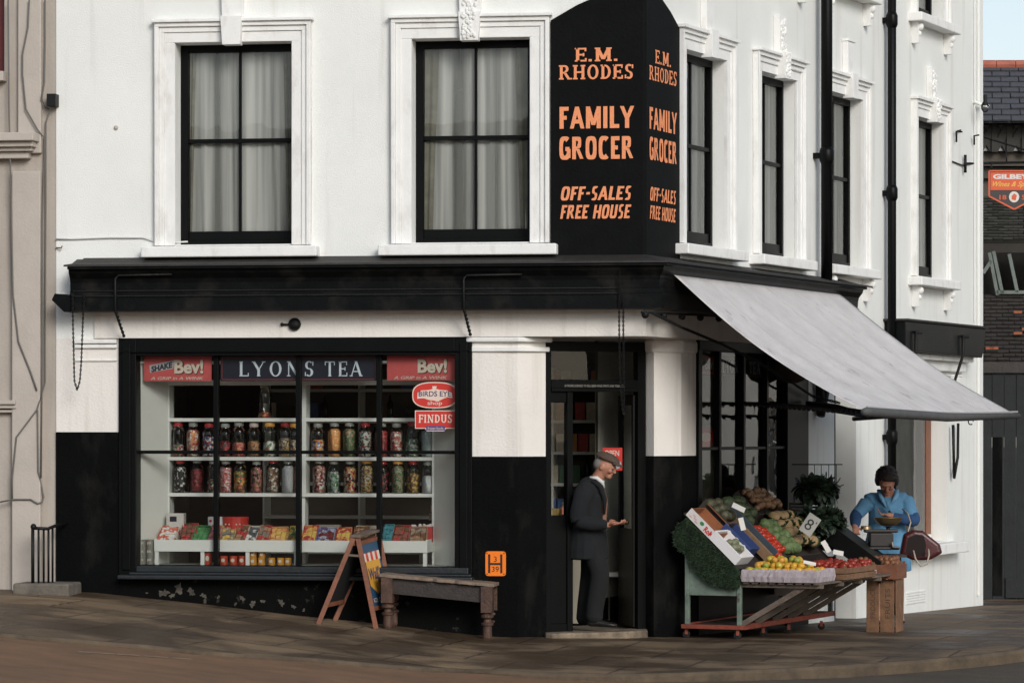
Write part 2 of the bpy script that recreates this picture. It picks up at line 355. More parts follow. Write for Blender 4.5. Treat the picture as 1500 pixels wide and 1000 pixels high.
def glyphs(s, fr, x0, z0, w_, h_, d, m, parent, name='lettering', TK=.2, TN=.12, SF=.17, gap=.06, extra=0, thick=.003, shear=0):
    tot = sum(GL[c][0]+gap+extra for c in s)-gap-extra; sx = w_/tot; b = MB(); x = 0.; i = 0
    def q(pts):
        nonlocal i
        i += 1; dd = d+thick+.00025*(i % 7)
        b.add([fr.p(x0+(x+a)*sx+shear*(c-.5)*h_, dd, z0+c*h_) for a, c in pts], [tuple(range(len(pts)))])
    for c in s:
        wd, st, sf = GL[c]
        for t in st:
            if t[0] in 'vt' and len(t[0]) == 1:
                k = TK/2 if t[0] == 'v' else TN/2; q([(t[1]-k, t[2]), (t[1]+k, t[2]), (t[1]+k, t[3]), (t[1]-k, t[3])])
            elif t[0] == 'V':
                if SF > 0: k = TN*.45; q([(t[1]-k, t[2]), (t[1]+k, t[2]), (t[1]+k, t[3]), (t[1]-k, t[3])])
            elif t[0] == 'h':
                y = min(max(t[3], TN/2), 1-TN/2); q([(t[1], y-TN/2), (t[2], y-TN/2), (t[2], y+TN/2), (t[1], y+TN/2)])
            elif t[0] in ('d', 'dn'):
                k = (TK if t[0] == 'd' or SF == 0 else TN)*(.55 if SF else .46); q([(t[1]-k, t[2]), (t[1]+k, t[2]), (t[3]+k, t[4]), (t[3]-k, t[4])])
            else:
                _, cx, cy, rx, ry, a0, a1 = t; N = 20
                if c == 'U': rx = .25+TK/2
                for j in range(N):
                    A = [math.radians(lerp(a0, a1, (j+e)/N)) for e in (0, 1)]; pw = .58 if SF == 0 else 1; ph = .85 if SF == 0 else 1
                    co = [math.copysign(abs(math.cos(v))**pw, math.cos(v)) for v in A]; si = [math.copysign(abs(math.sin(v))**pw, math.sin(v)) for v in A]
                    ci = [math.copysign(abs(math.cos(v))**ph, math.cos(v)) for v in A]; sj = [math.copysign(abs(math.sin(v))**ph, math.sin(v)) for v in A]
                    iy = max(.06, ry-TN); ix = max(.05, rx-TK*.95)
                    pts = [(cx+rx*co[0], cy+ry*si[0]), (cx+rx*co[1], cy+ry*si[1]), (cx+ix*ci[1], cy+iy*sj[1]), (cx+ix*ci[0], cy+iy*sj[0])]
                    i = 3; q(pts)
        if SF > 0:
            for sxp, sy in sf:
                y0 = 0 if sy == 0 else 1-TN*.9; q([(sxp-SF, y0), (sxp+SF, y0), (sxp+SF, y0+TN*.9), (sxp-SF, y0+TN*.9)])
        x += wd+gap+extra
    return b.build(name, m, parent, fix=False)
# ================================================================ GROUND
def kerb_pts():
    pts = []
    for px, py in [(-900, 862), (-300, 903), (0, 928), (250, 949), (500, 968), (650, 978), (800, 986), (900, 988), (1000, 986), (1120, 981), (1250, 974), (1350, 967), (1430, 960), (1500, 952)]:
        pts.append(G(px, py))
    e = pts[-1]; dirn = Vector((SD.ex[0], SD.ex[1], 0))
    for k, t in enumerate((1.5, 4, 8, 14, 30)):
        pts.append(Vector((e.x+.25*min(k+1, 2)*.5, e.y, 0))+dirn*t)
    return [Vector((p.x, p.y, 0)) for p in pts]
KP = kerb_pts()
def resample(P, n):
    L = [0]
    for a, b in zip(P, P[1:]): L.append(L[-1]+(b-a).length)
    out = []; j = 0
    for i in range(n):
        t = L[-1]*i/(n-1)
        while j < len(L)-2 and L[j+1] < t: j += 1
        out.append(P[j].lerp(P[j+1], (t-L[j])/(L[j+1]-L[j])))
    return out
KR = resample(KP, 160)
def roadlift(p): return .085 if p.x > 2.4 else lerp(.02, .085, max(0, min(1, (p.x+1)/3.4)))
# road: one sheet, dropped a little below the pavement in front of the kerb line
xs = sorted(set([-400, -200, -90, -45, -25, -16]+[-12+.5*i for i in range(50)]+[14, 18, 25, 45, 90, 200, 400]))
ys = sorted(set([-400, -200, -90, -60, -45, -38, -31, -25, -20, -15, -12, -10, -8, -7]+[-6+.4*i for i in range(52)]+[16, 20, 30, 50, 90, 200, 400]))
mb = MB()
for y in ys:
    for x in xs: mb.v.append(Vector((x, y, hgt(x, y)-(.10 if x > 2 else lerp(.03, .10, max(0, min(1, (x+1)/3)))))))
nx = len(xs)
for j in range(len(ys)-1):
    for i in range(nx-1): mb.f.append((j*nx+i, j*nx+i+1, (j+1)*nx+i+1, (j+1)*nx+i))
def roadmat():
    m, t, b = nodes('road asphalt'); L = t.links.new; N = t.nodes.new
    tc = N('ShaderNodeTexCoord'); sp = N('ShaderNodeSeparateXYZ'); L(tc.outputs['Object'], sp.inputs[0])
    n = N('ShaderNodeTexNoise'); n.inputs['Scale'].default_value = .9; n.inputs['Detail'].default_value = 6; L(tc.outputs['Object'], n.inputs['Vector'])
    ad = N('ShaderNodeMath'); ad.operation = 'MULTIPLY_ADD'; ad.inputs[1].default_value = 1.6; L(n.outputs['Fac'], ad.inputs[0]); L(sp.outputs[0], ad.inputs[2])
    mr = N('ShaderNodeMapRange'); mr.inputs['From Min'].default_value = .4; mr.inputs['From Max'].default_value = 2.2; L(ad.outputs[0], mr.inputs['Value'])
    mx = N('ShaderNodeMix'); mx.data_type = 'RGBA'; L(mr.outputs[0], mx.inputs['Factor'])
    mx.inputs[6].default_value = (.185, .108, .060, 1); mx.inputs[7].default_value = (.070, .056, .040, 1)
    n2 = N('ShaderNodeTexNoise'); n2.inputs['Scale'].default_value = 2.2; n2.inputs['Detail'].default_value = 9; n2.inputs['Roughness'].default_value = .75
    mp = N('ShaderNodeMapping'); mp.inputs['Scale'].default_value = (.7, 1.5, 1); L(tc.outputs['Object'], mp.inputs[0]); L(mp.outputs[0], n2.inputs['Vector'])
    r = N('ShaderNodeValToRGB'); r.color_ramp.elements[0].position = .36; r.color_ramp.elements[1].position = .6
    r.color_ramp.elements[0].color = (.68, .69, .7, 1); r.color_ramp.elements[1].color = (1.1, 1.05, 1, 1); L(n2.outputs['Fac'], r.inputs['Fac'])
    m2 = N('ShaderNodeMix'); m2.data_type = 'RGBA'; m2.blend_type = 'MULTIPLY'; m2.inputs['Factor'].default_value = 1
    L(mx.outputs[2], m2.inputs[6]); L(r.outputs['Color'], m2.inputs[7]); L(m2.outputs[2], b.inputs['Base Color'])
    b.inputs['Roughness'].default_value = .8
    n3 = N('ShaderNodeTexNoise'); n3.inputs['Scale'].default_value = 120; n3.inputs['Detail'].default_value = 3; L(tc.outputs['Object'], n3.inputs['Vector'])
    bp = N('ShaderNodeBump'); bp.inputs['Strength'].default_value = .8; bp.inputs['Distance'].default_value = .01
    L(n3.outputs['Fac'], bp.inputs['Height']); L(bp.outputs['Normal'], b.inputs['Normal']); return m
tag(mb.build('road', roadmat(), fix=False), kind='structure')
PAVE = brickmat('paving flags', (.090, .063, .037), (.125, .090, .055), (.042, .029, .018), 1.0, .78, .016, .8, .6, rot=(0, 0, .16), wet=.42)
# pavement: a fan of strips from a line inside the buildings to the kerb
inner = []
for p in KR:
    if p.x < 0 and p.y < 4: inner.append(Vector((min(p.x, -.0)*.98-.3, .9, 0)))
    else: inner.append(None)
mb = MB(); NS = 26
IN = resample([Vector((-32, .9, 0)), Vector((-8, .9, 0)), Vector((-.8, .9, 0)), Vector((-.3, 1.6, 0)), SD.p(3, -.6, 0), SD.p(8, -.6, 0), SD.p(12, -.6, 0), SD.p(44, -.6, 0)], 160)
for a, b in zip(IN, KR):
    for k in range(NS+1):
        p = a.lerp(b, k/NS); mb.v.append(Vector((p.x, p.y, hgt(p.x, p.y)+.004)))
for i in range(len(IN)-1):
    for k in range(NS): j = i*(NS+1)+k; mb.f.append((j, j+1, j+NS+2, j+NS+1))
tag(mb.build('pavement', PAVE, fix=False), kind='structure')
# kerb: real step
mb = MB(); prof = [(-.13, .006), (0.0, .006), (.02, -.02), (.022, -.16), (-.13, -.16)]
rows = []
for i, p in enumerate(KR):
    t = (KR[min(i+1, len(KR)-1)]-KR[max(i-1, 0)]).normalized(); nrm = Vector((t.y, -t.x, 0))
    for o, z in prof: q = p+nrm*o; mb.v.append(Vector((q.x, q.y, hgt(p.x, p.y)+z)))
n5 = len(prof)
for i in range(len(KR)-1):
    for k in range(n5-1): mb.f.append((i*n5+k, i*n5+k+1, (i+1)*n5+k+1, (i+1)*n5+k))
tag(mb.build('kerb', mat('kerb stone', (.125, .09, .056), .85, .65, 3.5, .6, 40.), fix=False), kind='structure')
# worn painted line and spilt marks on the road
mb = MB()
def strip(pxs, wd, lift):
    for (a, b), (c, d) in zip(pxs, pxs[1:]):
        p, q = G(a, b, lift), G(c, d, lift); p2, q2 = G(a, b+wd, lift), G(c, d+wd, lift)
        for v in (p, q, q2, p2): v.z = hgt(v.x, v.y)+lift
        mb.add([p, q, q2, p2], [(0, 1, 2, 3)])
for q0, q1 in ((115, 168), (171, 204), (212, 246), (252, 300), (318, 334)): strip([(q0, 953+(q0-115)*.065), (q1, 953+(q1-115)*.065)], 1.3, -.0275)
tag(mb.build('road_line', mat('worn line paint', (.30, .22, .15), .8, .5, 12.), fix=False), kind='structure')
# ================================================================ SHOP BUILDING
TOPZ = 9.4; XL = -5.68; SE = 11.46
shop = thing('shop_building', (-2.8, 1, .1), 'white rendered corner shop building with black shopfront and sash windows', 'building')
fw = [(-4.50, -3.36, 3.72, 5.66), (-2.20, -1.07, 3.72, 5.66)]
fw2 = [(a, b, 6.95, 8.6) for a, b, _, _ in fw]
sw = [(1.05, 2.17, 3.76, 5.64), (3.20, 4.30, 3.76, 5.64), (5.45, 6.54, 3.76, 5.64), (8.62, 9.66, 3.76, 5.64)]
sw2 = [(a, b, 6.84, 8.5) for a, b, _, _ in sw]
REV = .2
mb = MB(); mb.wall(FR, XL, 0, 2.84, TOPZ, fw+fw2, 0, REV)
DOOR2 = (5.62, 6.38, -.2, 2.75); WIN2 = (7.86, 9.9, .62, 2.62); SHW = (1.45, 4.72, -.3, 2.80)
mb.wall(SD, 0, SE, 2.84, TOPZ, sw+sw2, 0, .13)
mb.wall(SD, 4.72, SE, -.5, 2.84, [DOOR2, WIN2], 0, .25)
mb.build('wall', WHITE, shop)
# far sides, roof, floors: closes the building so that the rooms are dark
B1 = SD.p(SE, 0, 0); mb = MB()
bl = Vector((XL, B1.y, 0)); A0 = Vector((XL, 0, 0))
for a, b in ((A0, bl), (bl, B1)):
    mb.quad(a+Vector((0, 0, -.5)), b+Vector((0, 0, -.5)), b+Vector((0, 0, TOPZ)), a+Vector((0, 0, TOPZ)))
mb.build('rear_wall', CREAM, shop, fix=False)
mb = MB(); poly = [Vector((XL, .0, 0)), Vector((0, .0, 0)), B1, bl]
mb.add([p+Vector((0, 0, TOPZ)) for p in poly], [(0, 1, 2, 3)]); mb.build('roof', LEAD, shop, fix=False)
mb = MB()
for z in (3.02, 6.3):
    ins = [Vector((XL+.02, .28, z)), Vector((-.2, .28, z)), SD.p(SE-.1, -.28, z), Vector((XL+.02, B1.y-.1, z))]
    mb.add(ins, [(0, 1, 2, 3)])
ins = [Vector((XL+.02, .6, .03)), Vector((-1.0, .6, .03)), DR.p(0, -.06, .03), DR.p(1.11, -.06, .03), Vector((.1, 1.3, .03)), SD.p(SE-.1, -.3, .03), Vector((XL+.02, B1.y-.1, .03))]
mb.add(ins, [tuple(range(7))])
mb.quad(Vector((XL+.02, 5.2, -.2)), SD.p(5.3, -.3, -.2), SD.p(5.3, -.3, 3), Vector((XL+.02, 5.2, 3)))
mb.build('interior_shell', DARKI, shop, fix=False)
# ground floor masonry: left pier, stall riser, pier beside the door, corner pier
mb = MB(); LX = FR.px(175, 500)[0]; PX1 = FR.px(692, 500)[0]
mb.box(FR, XL, LX, -.4, 0, 1.94, 2.84); mb.build('left_pier', CREAM, shop)
mb = MB(); mb.box(FR, XL, LX, -.4, .012, -.3, 1.94); mb.build('left_pier_base', BLACKM, shop)
mb = MB(); mb.box(FR, LX, PX1, -.3, .0, -.3, .56); mb.build('stall_riser', STALLR, shop)
random.seed(3)
for cx, cz, s_ in [(262, 862, 9), (240, 868, 8), (280, 866, 7), (298, 872, 5), (252, 872, 5), (355, 876, 5), (370, 884, 6), (385, 880, 4), (412, 882, 6), (430, 888, 4), (300, 880, 4), (345, 884, 3), (445, 893, 3), (475, 898, 3), (215, 868, 2), (320, 874, 3)]:
    n = 19; c0 = FR.px(cx, cz, .002); pts = []
    for k in range(n):
        a = 2*math.pi*k/n; r = s_/153*(.75+.25*math.sin(2*a+cx)+.2*math.sin(5*a+cz)+.12*math.sin(9*a+cx*2)+random.uniform(-.08, .08)); pts.append(FR.p(c0[0]+math.cos(a)*r, .003, max(c0[1]+math.sin(a)*r*.9, hgt(c0[0], 0)-.02)))
    mb = MB(); mb.add([FR.p(c0[0], .003, c0[1])]+pts, [(0, k+1, (k+1) % n+1) for k in range(n)])
    mb.build('bare_patch', PEEL, shop, fix=False)
pier = [(PX1, .5), (PX1, 0), (-1.19, 0), (-.95, .2), (-1.0, .5)]
def extrude_plan(plan, z0, z1, name, m, parent, bev=0):
    b = MB(); n = len(plan); b.v = [Vector((x, y, z)) for z in (z0, z1) for x, y in plan]
    b.f = [tuple(range(n))[::-1], tuple(range(n, 2*n))]+[(k, (k+1) % n, n+(k+1) % n, n+k) for k in range(n)]
    return b.build(name, m, parent, bev=bev)
def grow(plan, g):
    cx = sum(p[0] for p in plan)/len(plan); cy = sum(p[1] for p in plan)/len(plan); out = []
    for x, y in plan:
        l = math.hypot(x-cx, y-cy); out.append((x+(x-cx)/l*g*1.35, y+(y-cy)/l*g*1.35))
    return out
ZB = 1.71
extrude_plan(pier, ZB, 2.84, 'door_pier', CREAM, shop); extrude_plan(grow(pier, .006), -.3, ZB, 'door_pier_base', BLACKM, shop)
extrude_plan(grow(pier, .03), 2.70, 2.745, 'pier_capital', WTRIM, shop, .008); extrude_plan(grow(pier, .05), 2.79, 2.835, 'pier_capital', WTRIM, shop, .012)
c1 = SD.p(1.02, -.012, 0); c2 = SD.p(1.42, -.012, 0); c3 = SD.p(1.42, -.4, 0)
pier2 = [(c1.x, c1.y), (c2.x, c2.y), (c3.x, c3.y), (-.05, 1.2), (-.07, .90), (c1.x-.245, c1.y-.185)]
extrude_plan(pier2, ZB, 2.84, 'corner_pier', CREAM, shop); extrude_plan(grow(pier2, .006), -.3, ZB, 'corner_pier_base', BLACKM, shop)
extrude_plan(grow(pier2, .022), 2.70, 2.83, 'pier_capital', CREAM, shop, .03)
mb = MB(); x0 = FR.px(110, 500)[0]
for z, h, d in ((2.79, .04, .045), (2.745, .035, .03), (2.62, .02, .02)): mb.box(FR, x0, LX-.02, .001, d, z, z+h)
mb.build('pier_moulding', WTRIM, shop, bev=.006)
# white fascia, front and side, with soffit over the corner door
mb = MB()
mb.box(FR, x0+.2, 0, -.1, .03, 2.84, 3.12)
mb.box(SD, 0, 4.95, -.1, .03, 2.84, 3.12)
mb.build('fascia', CREAM, shop)
mb = MB(); mb.add([Vector(p) for p in ((-1.6, .0, 2.838), (0, 0, 2.838), tuple(SD.p(1.5, 0, 2.838)), (0, 2, 2.838), (-1.6, 2, 2.838))], [(0, 1, 2, 3, 4)])
mb.build('soffit', CREAM, shop, fix=False)
# black cornice running round the corner
prof = [(0, 3.60), (.20, 3.545), (.34, 3.52), (.345, 3.49), (.30, 3.485), (.29, 3.45), (.25, 3.40), (.24, 3.36), (.235, 3.285), (.25, 3.28), (.25, 3.235), (.27, 3.23), (.27, 3.09), (0, 3.09)]
tanm = math.tan((math.pi/2-th)/2)
def g_front(x): return lambda d: (x, -d)
def g_corner(d):
    v = Vector((SD.en[0]*d, SD.en[1]*d)); k = d*tanm; return (v.x-SD.ex[0]*k, v.y-SD.ex[1]*k)
def g_side(s): return lambda d: (SD.p(s, d, 0).x, SD.p(s, d, 0).y)
mb = MB(); mb.sweep(prof, [g_front(x0+.02), g_corner, g_side(5.72)]); mb.build('cornice', FASC, shop)
mb = MB(); mb.sweep([(0, 3.612), (.2, 3.557), (.36, 3.53), (.365, 3.512), (.33, 3.517), (.2, 3.54), (0, 3.595)], [lambda d: (x0-.03+(.02 if d > .3 else .12), -d), g_corner, g_side(5.86)]); mb.build('lead_flashing', LEAD, shop)
mb = MB(); l0 = FR.px(75, 432, .3)[0]; l1 = FR.px(93, 458, .3)[0]
mb.prism(FR, [(l1, 3.085), (x0+.03, 3.085), (x0+.03, 3.25), (x0-.12, 3.26), (l0, 3.20)], .02, .285); mb.build('cornice_end', FASC, shop)
# strip mouldings and painted pattern of the roller blind box on the front cornice
mb = MB()
mb.box(FR, x0+.05, -.20, .272, .285, 3.225, 3.24); mb.box(FR, x0+.05, -.20, .236, .262, 3.275, 3.29)
mb.build('blind_box_lath', IRON, shop, bev=.004)
for px in (170, 680):
    a = FR.px(px, 408, .27); mb = MB()
    pts = [FR.p(a[0], .29, a[1]), FR.p(a[0]+.03, .29, a[1]+.03), FR.p(a[0]+.55, .29, a[1]+.035)]
    mb.tube([FR.p(a[0]+.03, .1, 2.86), FR.p(a[0]+.0, .295, 3.08), FR.p(a[0], .30, a[1]-.02)]+pts, .011)
    for k in range(7): mb.ball(FR.p(a[0]+.03-.004*k, .1+.03*k, 2.86+.035*k), .017, 6, 5)
    tag(recenter(mb.build('iron_rod', IRON, smooth=True), FR.p(a[0], .25, 2.86)), 'thin black iron blind arm over '+('left end of the shop window' if px < 300 else 'white pier right of the shop window'), 'blind arm', 'folded blind arms on the front cornice')
# chains
def chain(pts, name='hanging_chain', r=.0045, lk=.028):
    mb = MB(); P = [Vector(p) for p in pts]; L = sum((b-a).length for a, b in zip(P, P[1:])); n = max(2, int(L/(lk*.72)))
    Q = resample(P, n)
    for i, (a, b) in enumerate(zip(Q, Q[1:])):
        t = (b-a).normalized(); u = t.cross(Vector((0, 1, 0)) if i % 2 else Vector((1, .2, 0)));
        if u.length < .01: u = t.cross(Vector((1, 0, 0)))
        u.normalize(); c = (a+b)/2; loop = [c+t*math.cos(2*math.pi*k/8)*lk*.5+u*math.sin(2*math.pi*k/8)*lk*.24 for k in range(9)]
        mb.tube(loop, r, 4, False)
    return mb.build(name, IRON)
cpts = [FR.P(x, y, .3) for x, y in [(123, 430), (121, 480), (119, 530), (117, 558), (113, 571), (109, 558), (108, 520), (107, 480), (106, 430)]]
tag(recenter(chain(cpts), cpts[4]), 'long looped iron chain hanging from left end of the black cornice', 'chain')
cpts = [FR.P(x, y, .3) for x, y in [(907, 395), (907, 440), (907, 480), (908, 540), (912, 600), (914, 608), (914, 540), (913, 480), (913, 440)]]
tag(recenter(chain(cpts), cpts[5]), 'double iron chain hanging from cornice in front of shop doorway', 'chain')
# round bell on the fascia
t = thing('bell_push', FR.P(432, 475, .03), 'round black bell with small side lever on white fascia', 'bell'); c = FR.P(432, 475, .03)
Mx = Matrix.Rotation(math.pi/2, 4, 'X')
MB().lathe([(.0, 0), (.06, 0), (.062, .02), (.045, .05), (.02, .06), (0, .062)], c, 20, Mx.to_3x3()).build('dome', IRON, t, smooth=True)
MB().tube([c+Vector((-.05, -.02, 0)), c+Vector((-.12, -.02, -.002))], .01).ball(c+Vector((-.12, -.02, 0)), .018, 8, 6).build('lever', IRON, t, smooth=True)
# ---------------- sash windows
CURT = None
def curtmat():
    m, t, b = nodes('net curtain'); L = t.links.new; N = t.nodes.new
    b.inputs['Base Color'].default_value = (.62, .62, .59, 1); b.inputs['Roughness'].default_value = .9
    tr = N('ShaderNodeBsdfTransparent'); mx = N('ShaderNodeMixShader'); tc = N('ShaderNodeTexCoord')
    w_ = N('ShaderNodeTexNoise'); mp = N('ShaderNodeMapping'); mp.inputs['Scale'].default_value = (7, 7, .15); L(tc.outputs['Object'], mp.inputs[0]); L(mp.outputs[0], w_.inputs['Vector']); w_.inputs['Scale'].default_value = 1.2; w_.inputs['Detail'].default_value = 3
    mr = N('ShaderNodeMapRange'); mr.inputs['From Min'].default_value = .35; mr.inputs['From Max'].default_value = .65; mr.inputs['To Min'].default_value = .30; mr.inputs['To Max'].default_value = .95
    L(w_.outputs['Fac'], mr.inputs['Value']); L(mr.outputs[0], mx.inputs[0]); L(tr.outputs[0], mx.inputs[1]); L(b.outputs[0], mx.inputs[2])
    L(mx.outputs[0], t.nodes['Material Output'].inputs['Surface']); return m
CURT = curtmat()
def sash(fr, o, seed, key=True, verm=False, brackets=False, upper=False):
    x0, x1, z0, z1 = o; rnd = random.Random(seed); W_ = x1-x0; q = -REV if fr is FR else -.12
    m = MB(); fw_ = .075 if fr is FR else .03; dd0, dd1 = q-.06, q+.0
    m.box(fr, x0, x0+fw_, dd0, dd1, z0, z1); m.box(fr, x1-.05, x1, dd0, dd1, z0, z1)
    m.box(fr, x0+fw_, x1-.05, dd0, dd1, z1-.07, z1); m.box(fr, x0+fw_, x1-.05, dd0, dd1, z0, z0+.06)
    zm = z0+(z1-z0)*.525; xm = (x0+x1)/2+.012
    m.box(fr, x0+fw_, x1-.05, q-.05, q-.012, zm-.02, zm+.02); m.box(fr, x0+fw_, x1-.05, q-.05, q-.015, z0+.06, z0+.15)
    m.box(fr, xm-.013, xm+.013, q-.045, q-.018, zm+.02, z1-.07); m.box(fr, xm-.013, xm+.013, q-.045, q-.02, z0+.15, zm-.02)
    s = m.build('sash_window', BLACK, shop, bev=.003)
    MB().quad(fr.p(x0+.05, q-.035, z0+.1), fr.p(x1-.04, q-.035, z0+.1), fr.p(x1-.04, q-.035, z1-.05), fr.p(x0+.05, q-.035, z1-.05)).build('pane', GLASS, s, fix=False)
    # net curtains with folds
    c = MB(); NX, NZ = 90, 10
    for j in range(NZ+1):
        tz = j/NZ
        for i in range(NX+1):
            tx = i/NX; sp = tx
            a = math.sin(tx*38+seed)*.5+math.sin(tx*67+seed*2)*.3+math.sin(tx*21+seed*3)*.5
            x = x0+.04+(W_-.08)*(tx+.012*math.sin(tx*17+3*tz+seed)+.012*(1-tz)*math.sin(tx*9+seed)); c.v.append(fr.p(x, q-(.085 if fr is FR else .066)+(.017 if fr is FR else .012)*a*(1.0-.3*tz), z0+.1+(z1-z0-.12)*tz))
    for j in range(NZ):
        for i in range(NX): k = j*(NX+1)+i; c.f.append((k, k+1, k+NX+2, k+NX+1))
    c.build('curtain', CURT, s, smooth=True, fix=False)
    # heavier side drapes
    for sgn, xx in (((1, x0+.02), (-1, x1-.02)) if fr is FR else ()):
        wd = rnd.uniform(.1, .2); dr = MB(); n2 = 16
        for j in range(7):
            tz = j/6
            for i in range(n2+1):
                tx = i/n2; dr.v.append(fr.p(xx+sgn*(wd*tx*(1-.35*(1-tz)*rnd.uniform(.9, 1.0))), q-.062+.010*math.sin(tx*16+seed), z0+.08+(z1-z0-.1)*tz))
        for j in range(6):
            for i in range(n2): k = j*(n2+1)+i; dr.f.append((k, k+1, k+n2+2, k+n2+1))
        dr.build('drape', mat('drape cloth', (.26, .25, .20), .9, .4, 6.), s, smooth=True, fix=False)
    # architrave
    a = MB(); wa = .19
    steps = ((0, .10, .035), (.10, .15, .050), (.15, wa, .075))
    for u0, u1, d in steps:
        a.box(fr, x0-u1, x0-u0, .001, d, z0-.0, z1+u0); a.box(fr, x1+u0, x1+u1, .001, d, z0-.0, z1+u0)
        a.box(fr, x0-u1, x1+u1, .001, d, z1+u0, z1+u1)
    a.box(fr, x0-wa-.025, x1+wa+.025, .001, .105, z1+wa, z1+wa+.03)
    a.build('architrave', WTRIM, s, bev=.006)
    if key:
        kx = (x0+x1)/2; k = MB(); kb = z1-.035; kt = z1+.62
        k.prism(fr, [(kx-.085, kb), (kx+.085, kb), (kx+.105, z1+.24), (kx-.105, z1+.24)], .002, .125)
        k.prism(fr, [(kx-.10, z1+.24), (kx+.10, z1+.24), (kx+.115, kt), (kx-.115, kt)], .002, .07)
        if verm:
            r2 = random.Random(seed+5)
            for _ in range(75):
                zz = r2.uniform(kb+.03, kt-.04); hw = .07; xx = kx+r2.uniform(-hw, hw); dd = .128 if zz < z1+.24 else .072
                k.ball(fr.p(xx, dd, zz), (.018, .018, .022), 6, 4)
        else: k.box(fr, kx-.125, kx+.125, .002, .085, kt-.03, kt)
        k.build('keystone', WTRIM, s, bev=.004)
    l = MB(); l.box(fr, x0-.30, x1+.27, -.02, .17, z0-.115, z0-.012); l.build('sill', WTRIM, s, bev=.012)
    l = MB(); l.box(fr, x0+.0, x1, q, .0, z0-.015, z0+.012); l.build('inner_sill', WTRIM, s)
    if brackets:
        for bx in (x0-.14, x1+.12):
            bb = MB(); bb.prism(fr, [(bx-.05, z0-.117), (bx-.05, z0-.2), (bx-.03, z0-.36), (bx+.03, z0-.36), (bx+.05, z0-.2), (bx+.05, z0-.117)], .002, .09)
            bb.ball(fr.p(bx, .09, z0-.17), .05, 10, 8); bb.ball(fr.p(bx, .08, z0-.25), .035, 10, 8); bb.ball(fr.p(bx, .06, z0-.33), .03, 10, 8)
            bb.build('sill_bracket', WTRIM, s, smooth=False)
    return s
sash(FR, fw[0], 1); sash(FR, fw[1], 2, verm=True)
for i, o in enumerate(sw): sash(SD, o, 11+i, verm=(i % 2 == 1), brackets=(i >= 2))
for i, o in enumerate(fw2): sash(FR, o, 21+i, key=False)
for i, o in enumerate(sw2): sash(SD, o, 31+i, key=False, brackets=True)
# ---------------- corner sign
SGN = mat('black sign board', (.004, .0045, .0045), .6, .35, 7., .25, 40., spec=.08)
cs = thing('corner_sign', (0, 0, 3.56), 'tall black painted corner sign with orange grocer lettering', 'sign')
def crn(d): return [(-.87, 3.585), (0, 3.585), (0, 6.2), (-.12, 6.15), (-.38, 6.05), (-.62, 5.95), (-.87, 5.81)]
mb = MB(); pf = crn(0); mb.prism(FR, pf, .004, .035); mb.build('front_board', SGN, cs)
mb = MB(); mb.prism(SD, [(-x, z) for x, z in pf][::-1], .004, .035); mb.build('side_board', SGN, cs)
mb = MB(); mb.v = [Vector((0, 0, 3.585)), Vector((0, -.035, 3.585)), SD.p(0, .035, 3.585), Vector((0, 0, 6.2)), Vector((0, -.035, 6.2)), SD.p(0, .035, 6.2)]
mb.f = [(0, 2, 1), (3, 4, 5), (1, 2, 5, 4), (0, 1, 4, 3), (0, 3, 5, 2)]; mb.build('corner_bead', SGN, cs)
def zy(py): return FR.px(880, py, .04)[1]
for fr, xa in ((FR, -.795), (SD, .06)):
    wd = .715
    glyphs('E.M.', fr, xa+.15, zy(90), .42, zy(70)-zy(90), .035, ORANGE, cs)
    glyphs('RHODES', fr, xa, zy(116), wd, zy(95)-zy(116), .035, ORANGE, cs)
    for wd_, ya, yb, x_, w2, sh in (('FAMILY', 188, 156, xa, wd, 0), ('GROCER', 233, 200, xa, wd, 0), ('OFF-SALES', 293, 273, xa+.02, wd-.04, .16), ('FREE HOUSE', 320, 300, xa+.02, wd-.05, .16)):
        glyphs(wd_, fr, x_, zy(ya), w2, zy(yb)-zy(ya), .035, ORANGE, cs, TK=.27, TN=.18 if sh == 0 else .17, SF=0, gap=.03 if sh == 0 else .0, shear=sh)
# ---------------- front shop window
swd = thing('shop_window', FR.p(-3.3, 0, .56), 'wide black framed shop window full of sweet jars', 'shop window')
gd = -.09     # glass plane depth
def fx(px, d=gd): return FR.px(px, 600, d)[0]
def fz(py, d=gd): return FR.px(430, py, d)[1]
mb = MB(); gx0, gx1, gz0, gz1 = fx(204), fx(669), fz(828), fz(521)
mb.box(FR, LX, gx0, -.25, .035, .56, 2.84); mb.box(FR, gx1, PX1, -.25, .035, .56, 2.84)
mb.box(FR, gx0, gx1, -.16, .035, gz1, 2.84); mb.box(FR, gx0, gx1, -.2, .0, .56, gz0)
mb.box(FR, LX+.04, gx0-.05, .036, .055, .62, 2.78); mb.box(FR, gx1+.05, PX1-.04, .036, .055, .62, 2.78)
mb.box(FR, LX+.01, PX1-.01, .036, .06, 2.70, 2.715)
mb.build('frame', BLACK, swd, bev=.006)
mb = MB()
for px in (317.5, 438, 556): mb.box(FR, fx(px)-.024, fx(px)+.024, gd-.03, gd+.045, gz0, gz1)
mb.box(FR, gx0, gx1, gd-.025, gd+.03, fz(664.5), fz(659.5)); mb.build('glazing_bar', BLACK, swd, bev=.004)
MB().quad(FR.p(gx0, gd, gz0), FR.p(gx1, gd, gz0), FR.p(gx1, gd, gz1), FR.p(gx0, gd, gz1)).build('pane', GLASS, swd, fix=False)
mb = MB()
SLATE = mat('blue black sill paint', (.012, .016, .019), .5, .45, 8., .4, 30.)
sx0 = FR.px(172, 840, .14)[0]; mb.box(FR, sx0, PX1+.02, -.05, .15, .535, .575); mb.box(FR, sx0+.1, PX1-.0, -.02, .10, .575, .60); mb.box(FR, sx0+.16, PX1-.03, -.02, .06, .60, .66)
mb.build('sill', SLATE, swd, bev=.01)
